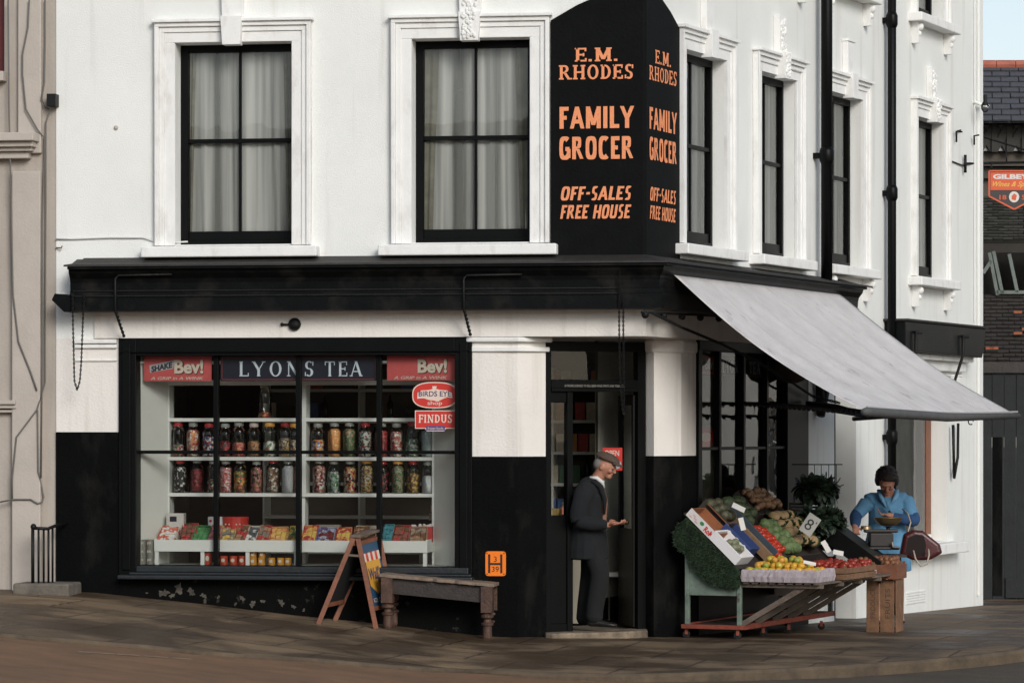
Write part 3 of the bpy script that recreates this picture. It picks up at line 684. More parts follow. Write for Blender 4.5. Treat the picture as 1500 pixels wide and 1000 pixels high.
# ---------------- signs in the window
REDP = mat('red poster', (.56, .10, .095), .5, .12, 12.); NAVY = mat('navy sign', (.010, .012, .025), .4); CRM = mat('cream lettering', (.62, .56, .46), .6)
PALEB = mat('pale blue lettering', (.66, .74, .78), .5); REDL = mat('dull red line', (.33, .045, .03), .5); REDS = mat('sticker red', (.55, .035, .025), .4)
def panel(b, fr, x0, x1, z0, z1, d0, d1): b.box(fr, x0, x1, d0, d1, z0, z1); return b
def poster(fr, xa, za, xb, zb, d, nm, label, variant):
    t = thing(nm, fr.p((xa+xb)/2, d, za), label, 'poster'); w_, h_ = xb-xa, zb-za
    panel(MB(), fr, xa, xb, za, zb, d-.006, d).build('board', REDP, t)
    SH = mat('poster brown shadow', (.10, .03, .02), .6)
    text('Bev!', fr, xa+w_*.46, za+h_*.25, w_*.43, h_*.60, d+.0005, SH, t, bold=.07, thick=.0005)
    text('Bev!', fr, xa+w_*.45, za+h_*.29, w_*.43, h_*.56, d+.002, CRM, t, bold=.035)
    GR = mat('poster grey', (.42, .44, .46), .6); DK = mat('poster ink', (.03, .03, .035), .6)
    if variant:
        pn = MB(); pn.add([fr.p(xa+w_*u, d+.001, za+h_*v) for u, v in ((.09, .33), (.43, .50), (.46, .84), (.08, .62))], [(0, 1, 2, 3)]); pn.build('banner', GR, t, fix=False)
        text('SHAKE', fr, xa+w_*.10, za+h_*.44, w_*.33, h_*.24, d+.002, DK, t, bold=.05, zrot=.22, shear=.2)
    text('A GRIP in A WINK', fr, xa+w_*.1, za+h_*.05, w_*.78, h_*.12, d+.002, CRM, t, bold=.015, shear=.2)
    return t
pd = gd-.02
def prect(x0, y0, x1, y1, d): a = FR.px(x0, y1, d); b = FR.px(x1, y0, d); return a[0], a[1], b[0], b[1]
poster(FR, *prect(211, 521, 310, 558, pd), pd, 'drink_poster', 'red poster with cream Bev! lettering at top left of shop window', True)
poster(FR, *prect(567, 520, 667, 557, pd), pd, 'drink_poster', 'red poster with cream Bev! lettering above the round red sticker', False)
xa, za, xb, zb = prect(323, 521, 552, 558, pd)
t = thing('tea_sign', FR.p((xa+xb)/2, pd, za), 'long navy tea sign with pale capitals across top of shop window', 'sign')
panel(MB(), FR, xa, xb, za, zb, pd-.006, pd).build('board', NAVY, t)
mb = MB(); e = .012
for a, b, c, d in ((xa+e, xb-e, za+e, za+e+.006), (xa+e, xb-e, zb-e-.006, zb-e), (xa+e, xa+e+.006, za+e, zb-e), (xb-e-.006, xb-e, za+e, zb-e)): panel(mb, FR, a, b, c, d, pd+.001, pd+.002)
mb.build('border_line', REDL, t)
a = FR.px(349, 551, pd); b = FR.px(461, 529, pd); glyphs('LYONS', FR, a[0], a[1], b[0]-a[0], b[1]-a[1], pd, PALEB, t, TK=.17, TN=.07, SF=.12, extra=.16)
a = FR.px(475, 551, pd); b = FR.px(531, 529, pd); glyphs('TEA', FR, a[0], a[1], b[0]-a[0], b[1]-a[1], pd, PALEB, t, TK=.17, TN=.07, SF=.12, extra=.10)
# oval frozen food sticker, rectangular sticker
d = gd+.003
def superellipse(cx, cz, rx, rz, n=40, p=2.7): return [(cx+rx*abs(math.cos(a))**(2/p)*(1 if math.cos(a) > 0 else -1), cz+rz*abs(math.sin(a))**(2/p)*(1 if math.sin(a) > 0 else -1)) for a in [2*math.pi*k/n for k in range(n)]]
a = FR.px(637, 578.5, d); t = thing('oval_sticker', FR.p(a[0], d, a[1]-.13), 'red oval sticker with white bird shape reading shop on window glass', 'sticker')
PINKW = mat('sticker off white', (.72, .56, .48), .5); NVT = mat('sticker navy', (.03, .035, .12), .5)
MB().prism(FR, superellipse(a[0], a[1], .218, .125), d, d+.0012).build('rim', PINKW, t)
MB().prism(FR, superellipse(a[0], a[1], .208, .115), d+.0012, d+.0022).build('ground', REDS, t)
bird = [(-.17, -.035), (-.165, .025), (-.13, .045), (-.05, .05), (-.02, .06), (-.025, .085), (.02, .085), (.012, .06), (.05, .05), (.12, .045), (.165, .02), (.17, -.03), (.13, -.02), (.09, -.03), (.05, -.05), (.03, -.062), (-.02, -.05), (-.06, -.045), (-.1, -.03), (-.14, -.03)]
mb = MB(); mb.add([FR.p(a[0], d+.003, a[1])]+[FR.p(a[0]+x, d+.003, a[1]+z) for x, z in bird], [(0, k+1, (k+1) % len(bird)+1) for k in range(len(bird))]); mb.build('bird', PINKW, t, fix=False)
text('BIRDS EYE', FR, a[0]-.155, a[1]-.012, .31, .05, d+.003, NVT, t, bold=.01); text('shop', FR, a[0]-.07, a[1]-.105, .14, .05, d+.003, PINKW, t, bold=.008)
a = FR.px(638, 614, d); t = thing('frozen_food_sticker', FR.p(a[0], d, a[1]-.11), 'rectangular red sticker with slab lettering and small blue tab', 'sticker')
MB().prism(FR, [(a[0]-.198, a[1]-.088), (a[0]-.1, a[1]-.088), (a[0]-.085, a[1]-.112), (a[0]+.085, a[1]-.112), (a[0]+.1, a[1]-.088), (a[0]+.198, a[1]-.088), (a[0]+.198, a[1]+.085), (a[0]-.198, a[1]+.085)], d, d+.001).build('rim', PINKW, t)
panel(MB(), FR, a[0]-.19, a[0]+.19, a[1]-.08, a[1]+.077, d+.001, d+.002).build('ground', REDS, t)
glyphs('FINDUS', FR, a[0]-.165, a[1]-.032, .33, .078, d+.002, PINKW, t, TK=.2, TN=.13, SF=.15, thick=.001)
panel(MB(), FR, a[0]-.09, a[0]+.09, a[1]-.104, a[1]-.062, d+.002, d+.003).build('tab', mat('tab blue', (.05, .06, .2), .5), t)
text('frozen foods', FR, a[0]-.075, a[1]-.096, .15, .026, d+.003, PINKW, t)
# ---------------- display inside the window
dsp = thing('window_display', FR.p(-3.3, -.5, gz0), 'white painted display shelves with panelled cheeks inside shop window', 'shelving')
SHD = -.50; BKD = -.66
def X(px, d): return FR.px(px, 600, d)[0]
def Zp(py, d): return FR.px(430, py, d)[1]
mb = MB(); ZT = fz(558)
for pa, pb in ((203, 246), (672, 636)):
    a, b = FR.p(X(pa, gd-.03), gd-.03, 0), FR.p(X(pb, SHD), SHD, 0)
    for k in (0,): mb.quad(a+Vector((0, 0, gz0)), b+Vector((0, 0, gz0)), b+Vector((0, 0, 2.8)), a+Vector((0, 0, 2.8)))
mb.build('cheek_panel', DISPW, dsp, fix=False)
mb = MB(); mb.box(FR, X(246, SHD), X(636, SHD), SHD-.02, SHD, Zp(564, SHD), Zp(556, SHD)); mb.box(FR, gx0, gx1, -.75, gd-.03, 2.60, 2.62)
mb.box(FR, gx0, gx1, -.8, gd-.035, gz0-.03, gz0-.004); mb.build('top_rail', DISPW, dsp)
mb = MB(); SHZ = [Zp(612, SHD), Zp(669, SHD), Zp(722, SHD)]
for z in SHZ: mb.box(FR, X(246, SHD), X(637, SHD), BKD-.02, SHD, z-.035, z)
mb.build('shelf', DISPW, dsp, bev=.003)
mb = MB(); mb.box(FR, X(441, SHD), X(448.5, SHD), BKD-.018, SHD+.002, SHZ[2], 2.6); mb.box(FR, X(436, SHD), X(446, SHD), BKD-.018, SHD-.03, gz0, SHZ[2]-.036)
for px in (246, 635): mb.box(FR, X(px, SHD)-.015, X(px, SHD)+.015, BKD-.019, SHD-.002, gz0, 2.6)
mb.build('upright', DISPW, dsp)
# sweet jars
jar = thing('sweet_jar', (0, 0, 0), 'x', 'sweet jar', 'sweet jars on the window shelves')
def jarprof(h, r): return [(r*.9, 0), (r, .01), (r, h*.72), (r*.93, h*.79), (r*.66, h*.84), (r*.64, h*.90)]
jar_glass = MB().lathe(jarprof(.34, .070), n=20, cap=False).build('glass', JARG, jar, local=True, smooth=True)
lidm = {'r': mat('lid red', (.42, .03, .03), .4), 'g': mat('lid grey green', (.26, .28, .25), .4), 'o': mat('lid orange', (.62, .30, .05), .4), 'w': mat('lid white', (.5, .42, .38), .4)}
W1, RD, PK, OR, YL, GN, BK, BR, TN, DR_, BL = (.62, .6, .55), (.42, .03, .03), (.55, .16, .15), (.62, .25, .05), (.62, .42, .06), (.06, .16, .05), (.015, .012, .012), (.16, .07, .035), (.36, .2, .1), (.16, .02, .02), (.1, .13, .35)
ju = [(261, 'r', .30, [GN, W1, BK, PK], 'a few mixed mints'), (283, 'g', .74, [OR, W1, RD, PK, TN], 'orange and white mixed sweets'), (306, 'r', .55, [DR_, BK, RD, BL, W1], 'dark wrapped toffees'), (330, 'g', .42, [DR_, RD, BK], 'dark red drops'), (350, 'g', .36, [RD, PK, OR], 'pink rock pieces'), (372, 'w', .42, [BR, TN, OR], 'brown nut sweets'), (395, 'o', .42, [W1, TN, GN], 'pale wrapped sweets'), (418, 'r', .5, [TN, YL, BR, W1], 'gold wrapped toffees'), (432, 'o', .45, [TN, BR, W1], 'tan toffees'),
      (466, 'g', .46, [BL, W1, RD, YL, OR], 'multicoloured wrapped sweets'), (490, 'g', .80, [OR, (.72, .36, .10), OR], 'bright orange sherbet'), (512, 'g', .76, [GN, (.1, .14, .06), TN], 'green boiled sweets'), (535, 'r', .70, [W1, RD, GN, BK, W1], 'red and white humbugs'), (559, 'g', .72, [RD, DR_, RD], 'deep red boiled drops'), (581, 'g', .70, [W1, RD, PK, TN], 'pink and cream sweets'), (604, 'r', .46, [(.2, .26, .22), W1, GN], 'pale green mints'), (627, 'g', .70, [(.45, .52, .5), (.4, .46, .44)], 'white mints')]
jl = [(264, 'r', .72, [BK, W1, BK, BK], 'black and white liquorice'), (289, 'g', .64, [DR_, RD, DR_], 'dark cherry drops'), (313, 'g', .36, [GN, W1, RD, BK], 'green and red wrapped sweets'), (331, 'g', .72, [PK, W1, RD, PK], 'pink striped sweets'), (352, 'g', .60, [OR, YL, RD, GN, BR], 'yellow and orange fruit chews'), (376, 'g', .80, [BR, PK, TN, BK], 'brown and pink toffees'), (400, 'r', .70, [TN, BR, W1, BR], 'light brown fudge pieces'), (422, 'g', .76, [(.7, .68, .68), (.62, .6, .62)], 'pure white mints'), (439, 'g', .78, [(.36, .13, .06), BR], 'ginger coloured candy'),
      (468, 'g', .76, [W1, PK, DR_, TN], 'pale pink and maroon sweets'), (489, 'g', .60, [(.25, .33, .3), GN, W1], 'grey green mints'), (513, 'g', .74, [RD, YL, W1, BK, OR], 'brightly mixed liquorice sorts'), (537, 'o', .76, [YL, BR, TN, W1], 'yellow and brown toffees'), (561, 'r', .60, [BK, DR_, BK, RD], 'near black liquorice with red'), (583, 'o', .80, [(.28, .3, .2), TN, GN], 'olive green humbugs'), (605, 'r', .56, [BR, YL, BR], 'dark gold humbugs'), (627, 'g', .50, [(.7, .7, .74), (.6, .62, .7)], 'bluish white mints')]
def make_jar(px, z, d, lid, fill, cols, what, where, first=False, sc_=1.):
    label = 'glass jar of %s on the %s' % (what, where)
    if first: t = jar; t.location = FR.p(X(px, d), d, z); t['label'] = label
    else:
        t = bpy.data.objects.new('sweet_jar', None); COL.objects.link(t); t.location = FR.p(X(px, d), d, z); tag(t, label, 'sweet jar', 'sweet jars on the window shelves')
        g = jar_glass.copy(); COL.objects.link(g); g.parent = t
    t.scale = (sc_,)*3; t.rotation_euler.z = random.uniform(0, 6)
    h, r = .34*fill/.84*.84, .066
    MB().lathe([(r*.9, .006), (r, .014), (r, max(.03, min(h, .34*.72))), (r*.6, min(h+.02, .34*.72+.035))], n=16).build('sweets', sweets('sweets '+what, cols, random.choice((42., 52., 62.))), t, local=True, smooth=True)
    rr = .054 if lid == 'o' else .047
    MB().lathe([(rr*.9, .30), (rr, .303), (rr, .338), (rr*.85, .345)], n=16).build('lid', lidm[lid], t, local=True, smooth=True, bev=.002)
fst = True
for row, z, wh in ((ju, SHZ[1], 'upper jar shelf in the window'), (jl, SHZ[2], 'lower jar shelf in the window')):
    for px, lid, fill, cols, what in row:
        make_jar(px, z, SHD-.075, lid, fill, cols, what, wh, fst, random.uniform(.94, 1.0) if z == SHZ[1] else random.uniform(.9, .97)); fst = False
make_jar(388, SHZ[0], SHD-.075, 'g', .12, [RD, BR, OR], 'almost used up red sweets', 'top shelf of the window', sc_=.95)
# counter tray with posts
TD0, TD1 = -.30, -.14
ct = thing('display_counter', FR.p(-3.3, -.25, gz0), 'low white display counter with sloping tray of sweet boxes in window', 'counter')
tz0, tz1 = Zp(808, TD1), Zp(791, TD1); tx0, tx1 = X(226, TD1), X(626, TD1)
mb = MB(); mb.box(FR, tx0, tx1, TD1-.02, TD1, tz0, tz1); mb.box(FR, tx0, tx0+.02, SHD, TD1-.02, tz0, tz1+.01); mb.box(FR, tx1-.02, tx1, SHD, TD1-.02, tz0, tz1+.01)
mb.quad(FR.p(tx0, TD1-.02, tz0+.03), FR.p(tx1, TD1-.02, tz0+.03), FR.p(tx1, SHD, tz0+.12), FR.p(tx0, SHD, tz0+.12)); mb.build('tray', DISPW, ct)
for px in (229, 296, 362, 433, 622):
    m = MB(); m.box(FR, X(px, TD1)-.018, X(px, TD1)+.018, TD1-.045, TD1-.012, gz0-.004, tz0); m.build('leg', DISPW, ct)
# sloping sweet cartons
CART = mat('carton board', (.27, .23, .17), .7, .3, 8.)
specs = [(243, 30, 'orange and white', [(.6, .12, .06), W1]), (275, 26, 'brown bar', [BR, RD, BR]), (292, 24, 'bright green', [(.05, .2, .06), (.06, .25, .08)]), (312, 22, 'dusty pink', [(.36, .14, .18), PK]), (334, 24, 'yellow and grey', [TN, YL, (.2, .19, .16)]), (352, 20, 'brown and red', [BR, TN, RD]), (366, 18, 'grey blue', [(.08, .1, .11), W1, (.06, .08, .09)]), (384, 20, 'tan and red', [TN, RD, (.2, .17, .13)]), (407, 28, 'orange and yellow', [OR, (.72, .36, .12), YL]), (428, 18, 'speckled yellow', [YL, BR, GN]),
         (452, 24, 'orange flecked', [OR, RD, YL]), (476, 28, 'blue and maroon', [BL, (.3, .32, .42), DR_, DR_]), (502, 24, 'red and yellow', [RD, OR, YL]), (530, 24, 'brown paper', [BR, TN]), (566, 16, 'turquoise', [(.03, .2, .24), (.04, .25, .3)]), (585, 26, 'red lettered brown', [BR, RD, (.25, .08, .05)]), (612, 28, 'plain fawn', [(.28, .22, .17), TN, BR])]
grp = 'sweet cartons sloping in the window tray'
for i, (px, wp, what, cols) in enumerate(specs):
    wd = wp/151*.93; t = thing('sweet_carton', FR.p(X(px, TD1-.05), TD1-.05, tz1-.06), 'open %s sweet carton tilted in the window tray' % what, 'carton', grp)
    M = Matrix.Rotation(math.radians(38+random.uniform(-4, 4)), 3, 'X') @ Matrix.Rotation(random.uniform(-.12, .12), 3, 'Z')
    L_ = random.uniform(.22, .26); hh = .06
    b = MB(); b.b(M @ Vector((0, L_/2, .0)), (wd, L_, .01), M)
    for sx in (-1, 1): b.b(M @ Vector((sx*(wd/2-.003), L_/2, .03)), (.005, L_, hh), M)
    b.b(M @ Vector((0, .003, .03)), (wd-.012, .005, hh), M); b.b(M @ Vector((0, L_, .03)), (wd-.012, .005, hh), M)
    b.build('tray', sweets('carton '+what, cols[:2], 14., .5), t, local=True)
    b = MB(); rr = random.Random(i)
    for u in range(3):
        for v in range(4): b.b(M @ Vector((wd*(u-1)*.29, L_*(v+.6)/4.4, .045+rr.uniform(-.008, .01))), (wd*.27, L_*.2, .022), M)
    b.build('sweets', sweets('bars '+what, cols, 22., .45), t, local=True, bev=.003)
for px, wp, hp, d, what, cm, txt in [(257, 26, 30, -.36, 'white counter box with small grey picture', W1, 1), (318, 26, 25, -.40, 'white confectionery box with orange fruit picture', (.66, .68, .68), 2), (345, 38, 25, -.42, 'low round red tin with dotted band', (.5, .03, .02), 3), (379, 28, 12, -.38, 'flat white lidded box', (.55, .54, .5), 0), (480, 36, 14, -.42, 'large fawn carton left of the sandwich board', (.27, .24, .18), 0), (540, 36, 13, -.42, 'long buff carton behind the sandwich board top', (.5, .42, .33), 0), (574, 24, 11, -.4, 'small buff carton right of the sandwich board top', (.48, .4, .3), 0), (596, 14, 14, -.38, 'crumpled red packet standing in the tray', (.5, .03, .03), 0), (616, 34, 12, -.40, 'long red box topped with white wrappers', (.5, .04, .04), 4)]:
    t = thing('confectionery_box', FR.p(X(px, d), d, tz1), what+' at back of window tray', 'box', 'boxes at the back of the window tray'); x = X(px, d); wd = wp/151; h0 = tz1-.02; h1 = tz1+hp/151+.05
    m_ = mat('box '+what, cm, .5, .15, 20.)
    if txt == 3: MB().lathe([(wd/2, h0), (wd/2, h1-.02), (wd/2+.004, h1-.02), (wd/2+.004, h1)], (x, -d, 0), 20).build('tin', m_, t, smooth=False)
    else: MB().box(FR, x-wd/2, x+wd/2, d-.08, d+.02, h0, h1).build('carton', m_, t, bev=.003)
    if txt == 1: MB().box(FR, x-wd*.3, x+wd*.1, d+.021, d+.022, h1-.08, h1-.03).build('picture', NAVY, t)
    if txt == 2: MB().prism(FR, superellipse(x-.01, h1-.09, .035, .03, 16, 2), d+.021, d+.023).build('picture', mat('fruit orange', OR, .5), t); MB().prism(FR, superellipse(x-.06, h1-.04, .014, .014, 12, 2), d+.021, d+.023).build('picture', REDS, t)
    if txt == 3:
        b = MB()
        for k in range(5): b.ball((x-.07+.035*k, -d-wd/2*.93, h1-.07), .009, 6, 5)
        b.build('dot', CRM, t)
    if txt == 4:
        b = MB(); rr = random.Random(4)
        for k in range(14): b.ball((x+rr.uniform(-wd/2, wd/2), -d+rr.uniform(-.0, .05), h1+.005), (.02, .015, rr.uniform(.01, .025)), 6, 4)
        b.build('wrapper', mat('wrappers', (.6, .55, .52), .5), t)
# tins under the tray
def tin(px, z, d, r, h, cm, label, grp, first=[None]):
    t = thing('food_tin', FR.p(X(px, d), d, z), label, 'tin', grp); x = X(px, d)
    MB().lathe([(r*.96, z), (r, z+.003), (r, z+h-.003), (r*.96, z+h)], (x, -d, 0), 18).build('tin', cm, t, smooth=False)
    MB().prism(FR, superellipse(x, z+h*.52, r*.5, h*.22, 14, 2), d+r, d+r+.001).build('label', CRM, t)
TR = mat('tin red', (.52, .06, .02), .35, .3, 30.); TY = mat('tin yellow', (.55, .25, .03), .35); TB = mat('tin grey', (.22, .22, .19), .35)
for k, px in enumerate((305, 328, 342, 355, 410.5)):
    if k == 4: continue
    tin(px, gz0, TD1-.08, .038, .118 if k == 0 else .085, TR, '%s red orange tin of the row standing under the counter' % ['leftmost and tallest', 'second', 'third', 'rightmost'][k], 'red tins under the window counter')
for k, px in enumerate((371, 383, 398, 411, 422)):
    tin(px, gz0, TD1-.08, .034, .07, TY, '%s yellow and red tin in bottom row under the counter' % ORD[k], 'yellow tins under the window counter')
for k, px in enumerate((371, 384)):
    tin(px, gz0+.071, TD1-.08, .033, .055, TY, '%s yellow and red tin stacked on another under the counter' % ['left', 'right'][k], 'yellow tins under the window counter')
for j in range(3):
    for k, px in enumerate((208.5, 220)):
        z = gz0+j*.081; d = gd-.10; x = X(px, d); h = .079
        t = thing('food_tin', FR.p(x, d, z), '%s %s grey tin in small stack at left end of window' % (['bottom', 'middle', 'top'][j], ['left', 'right'][k]), 'tin', 'grey tins stacked at left of window')
        MB().lathe([(.036, z), (.0375, z+.004), (.0375, z+h-.004), (.036, z+h)], (x, -d, 0), 16).build('tin', TB, t)
        text('JCK', FR, x-.024, z+.03, .048, .024, d+.0375, CRM, t, bold=.06, thick=.001)
# ================================================================ SHOP DOORWAY (diagonal, under the corner)
dw = thing('shop_doorway', DR.p(.55, 0, .02), 'black glazed shop doorway set diagonally beneath the corner', 'doorway')
DH = 2.80
mb = MB()
mb.box(DR, 0.0, .06, -.08, .0, -.05, DH); mb.box(DR, 1.02, 1.11, -.08, .0, -.05, DH); mb.box(DR, .06, 1.02, -.08, .0, DH-.09, DH)
mb.box(DR, .06, 1.02, -.08, .01, 2.36, 2.44); mb.box(DR, .06, 1.02, -.05, .02, 2.325, 2.36); mb.box(DR, .24, .30, -.08, .0, .0, 2.325); mb.box(DR, .06, .24, -.06, -.01, 0, .12)
mb.build('door_frame', BLACK, dw, bev=.004)
MB().quad(DR.p(.06, -.04, 2.44), DR.p(1.02, -.04, 2.44), DR.p(1.02, -.04, DH-.09), DR.p(.06, -.04, DH-.09)).build('fanlight', GLASS, dw, fix=False)
text('A MOORE LICENSED TO SELL BEER WINES SPIRITS AND TOBACCO', DR, .2, 2.37, .66, .022, .011, mat('small dull lettering', (.3, .28, .24), .7), dw)
mb = MB(); mb.box(DR, .06, .24, -.05, -.02, .12, 1.15); mb.box(DR, .06, .24, -.05, -.02, 2.22, 2.325); sp = mb.build('side_panel', BLACK, dw, bev=.004)
MB().quad(DR.p(.06, -.035, 1.15), DR.p(.24, -.035, 1.15), DR.p(.24, -.035, 2.22), DR.p(.06, -.035, 2.22)).build('pane', GLASS, sp, fix=False)
# the open leaf swung inward on the right jamb
OL = Fr(tuple(DR.p(1.02, -.06, 0))[:2], (-.30, .954), (-.954, -.30))
mb = MB()
for a, b, c, e in ((0, .07, .06, 2.30), (.66, .74, .06, 2.30), (.07, .66, .06, 1.0), (.07, .66, 2.2, 2.30)): mb.box(OL, a, b, -.02, .02, c, e)
dl = mb.build('door', BLACK, dw, bev=.003)
MB().quad(OL.p(.07, 0, 1.0), OL.p(.66, 0, 1.0), OL.p(.66, 0, 2.2), OL.p(.07, 0, 2.2)).build('pane', GLASS, dl, fix=False)
MB().ball(OL.p(.70, .06, 1.05), .025, 10, 8).build('knob', mat('brass', (.5, .35, .12), .35, metal=1), dl, smooth=True)
# step
mb = MB(); pts = [(-.93, .06), (-.86, .02), (-.2, .42), (-.03, .70), (-.06, .92), (-.2, .95), (-1.0, .35)]
mb.v = [Vector((x, y, z)) for z in (-.2, .045) for x, y in pts]; n = len(pts)
mb.f = [tuple(range(n))[::-1], tuple(range(n, 2*n))]+[(k, (k+1) % n, n+(k+1) % n, n+k) for k in range(n)]
tag(recenter(mb.build('door_step', mat('worn door step', (.26, .20, .14), .85, .75, 6., .7, 30.), bev=.015), (-.5, .4, -.1)), 'worn stone step at the foot of the corner shop doorway', 'step')
# red OPEN sign in the doorway glass
a = FR.px(898, 675, -.75)
OS = Fr((a[0]-.10, .75), (1, 0), (0, -1))
t = thing('open_sign', OS.p(.1, 0, 1.6), 'small red OPEN sign with white disc behind doorway glass', 'sign')
MB().box(OS, 0, .19, 0, .006, 1.57, 1.79).build('board', REDS, t)
text('OPEN', OS, .02, 1.71, .14, .055, .006, CRM, t, bold=.01)
MB().prism(OS, superellipse(.135, 1.63, .045, .045, 20, 2), .006, .009).build('disc', mat('disc grey', (.35, .4, .4), .5), t)
# shop interior shelves with stock
ishl = thing('stock_shelves', (-1.6, 3.6, .03), 'grey shelving with packets and tins dimly seen through doorway', 'shelving')
mb = MB(); IS = Fr((-4.2, 2.45), (1, 0), (0, -1)); zs = [.35, .72, 1.08, 1.42, 1.74, 2.06, 2.38]
for z in zs: mb.box(IS, 0, 3.6, -.3, 0, z-.03, z)
SHG = mat('shelf grey', (.75, .74, .66), .6)
mb.build('shelf', SHG, ishl)
mb = MB()
for x in (0, 1.0, 2.0, 3.0, 3.58): mb.box(IS, x, x+.02, -.3, -.002, 0.03, 2.6)
mb.build('upright', SHG, ishl); MB().box(IS, 0, 3.6, -.33, -.31, 0.03, 2.6).build('back_panel', DARKI, ishl)
pk = []
for nm, cm in (('red', (.5, .06, .04)), ('cream', (.7, .62, .45)), ('dark green', (.06, .16, .08)), ('blue', (.08, .15, .35)), ('orange', (.65, .28, .06))):
    pk.append((nm, MB().b((0, 0, .09), (.10, .1, .18)).build('grocery_packet', mat('packet '+nm, cm, .5, .3, 18.), local=True, bev=.003)))
bt = MB().lathe([(.03, 0), (.033, .01), (.033, .17), (.014, .21), (.013, .26)], n=12).build('grocery_bottle', glassmat('brown bottle', (.25, .12, .06), 1.2, .1), smooth=True)
used = {}; cnt = {}
random.seed(12)
for j, z in enumerate(zs):
    x = .06
    while x < 3.5:
        if abs((x+.5) % 1-.5) < .0: x += .1
        k = random.randrange(6)
        src = bt if k == 5 else pk[k][1]; nm = 'brown bottle' if k == 5 else pk[k][0]+' packet'
        cnt[(j, nm)] = cnt.get((j, nm), 0)+1; lab = '%s %s from the left on the %s shelf down inside the shop' % (ORD[cnt[(j, nm)]-1], nm, ORD[6-j])
        vis = -1.9 < IS.p(x, 0, 0).x or (z > 1.5 and random.random() < .35)
        if vis:
            if k not in used: src.location = IS.p(x, -.1, z); src['label'] = lab; src['category'] = 'bottle' if k == 5 else 'packet'; src['group'] = 'stock on the inside shelving, '+nm; used[k] = 1
            else: dup(src, IS.p(x, -.1, z), 0, lab)
        x += (.115 if k != 5 else .08)+random.choice((0, 0, 0, .03))
# glass counter case just inside with yellow and pink goods
t = thing('counter_case', FR.p(-1.35, -1.6, .05), 'low counter case with yellow and pink goods behind doorway', 'counter')
MB().box(FR, -2.4, -.75, -2.0, -1.5, .05, .95).build('base', mat('counter cream', (.35, .33, .26), .6), t, bev=.01)
b = MB(); rr = random.Random(2)
for k in range(34): b.b((rr.uniform(-2.3, -.8), rr.uniform(1.55, 1.9), rr.uniform(.99, 1.22)), (.09, .08, .07), Matrix.Rotation(rr.uniform(0, 3), 3, 'Z'))
tag(b.build('goods', sweets('counter goods', [(.6, .45, .12), (.55, .14, .1), (.6, .55, .42), (.4, .3, .1)], 6., .4), t), kind='stuff')
# ================================================================ SIDE SHOP WINDOW
s2 = thing('shop_window', SD.p(3.1, 0, 0), 'narrow panelled shop window behind the fruit stall in awning shade', 'shop window')
q = -.03
wz0, wz1 = .55, 2.74
def sx(px, d=q): return SD.px(px, 600, d)[0]
mb = MB(); wx0, wx1 = 1.44, sx(1148)
mb.box(SD, wx0, wx0+.10, q-.1, q+.04, -.3, 2.84); mb.box(SD, wx1, 4.72, q-.1, q+.045, -.5, 2.84); mb.box(SD, wx0, wx1, q-.1, q+.05, wz1, 2.84); mb.box(SD, wx0+.1, wx1, q-.1, q+.02, -.5, wz0)
mb.build('frame', BLACK, s2, bev=.005)
mb = MB()
for px in (1051.5, 1087, 1121): mb.box(SD, sx(px)-.03, sx(px)+.03, q-.03, q+.03, wz0, wz1)
for py in (656, ): z = SD.px(1090, py, q)[1]; mb.box(SD, wx0+.1, wx1, q-.028, q+.02, z-.015, z+.015)
mb.build('glazing_bar', BLACK, s2, bev=.004)
MB().quad(SD.p(wx0, q-.02, wz0), SD.p(wx1, q-.02, wz0), SD.p(wx1, q-.02, wz1), SD.p(wx0, q-.02, wz1)).build('pane', glassmat('side glass', (.93, .96, .94), 1.5, 0, .25), s2, fix=False)
MB().quad(SD.p(1.3, -1.0, .3), SD.p(4.8, -1.0, .3), SD.p(4.8, -1.0, 2.84), SD.p(1.3, -1.0, 2.84)).build('backdrop', mat('window backdrop', (.45, .45, .38), .8, .4, 2.), s2, fix=False)
MB().box(SD, 1.44, 4.7, -1.0, q-.1, wz0-.04, wz0).build('display_floor', DISPW, s2)
MB().quad(SD.p(1.3, -1.03, .3), SD.p(4.8, -1.03, .3), SD.p(4.8, -1.03, 2.84), SD.p(1.3, -1.03, 2.84)).build('backdrop_rear', DARKI, s2, fix=False)
pq = q-.03
xa, xb = sx(1056, pq), sx(1117, pq); z0, z1 = 2.50, 2.69
t = thing('tea_sign', SD.p((xa+xb)/2, pq, z0), 'navy tea sign with pale capitals across top of the shaded side window', 'sign')
MB().box(SD, xa, xb, pq-.006, pq, z0, z1).build('board', NAVY, t)
mb = MB(); mb.box(SD, xa, xb, pq+.001, pq+.002, z0+.006, z0+.014); mb.box(SD, xa, xb, pq+.001, pq+.002, z1-.014, z1-.006); mb.build('border_line', REDL, t)
glyphs('LYONS', SD, sx(1058, pq), z0+.035, .55, .12, pq, PALEB, t, TK=.17, TN=.07, SF=.12, extra=.12)
glyphs('TEA', SD, sx(1097, pq), z0+.035, .33, .12, pq, PALEB, t, TK=.17, TN=.07, SF=.12, extra=.08)
poster(SD, 1.56, z0, sx(1048, pq), z1, pq, 'drink_poster', 'dark red poster with cream lettering at near end of the side window', True)
a = SD.px(1034, 640, pq); t = thing('oval_sticker', SD.p(a[0], pq, a[1]-.1), 'red oval sticker low on the side shop window', 'sticker')
MB().prism(SD, superellipse(a[0], a[1], .2, .10), pq, pq+.002).build('ground', REDS, t)
MB().prism(SD, superellipse(a[0], a[1], .13, .045), pq+.002, pq+.003).build('patch', PINKW, t)
b = MB(); rr = random.Random(9)
fst = None
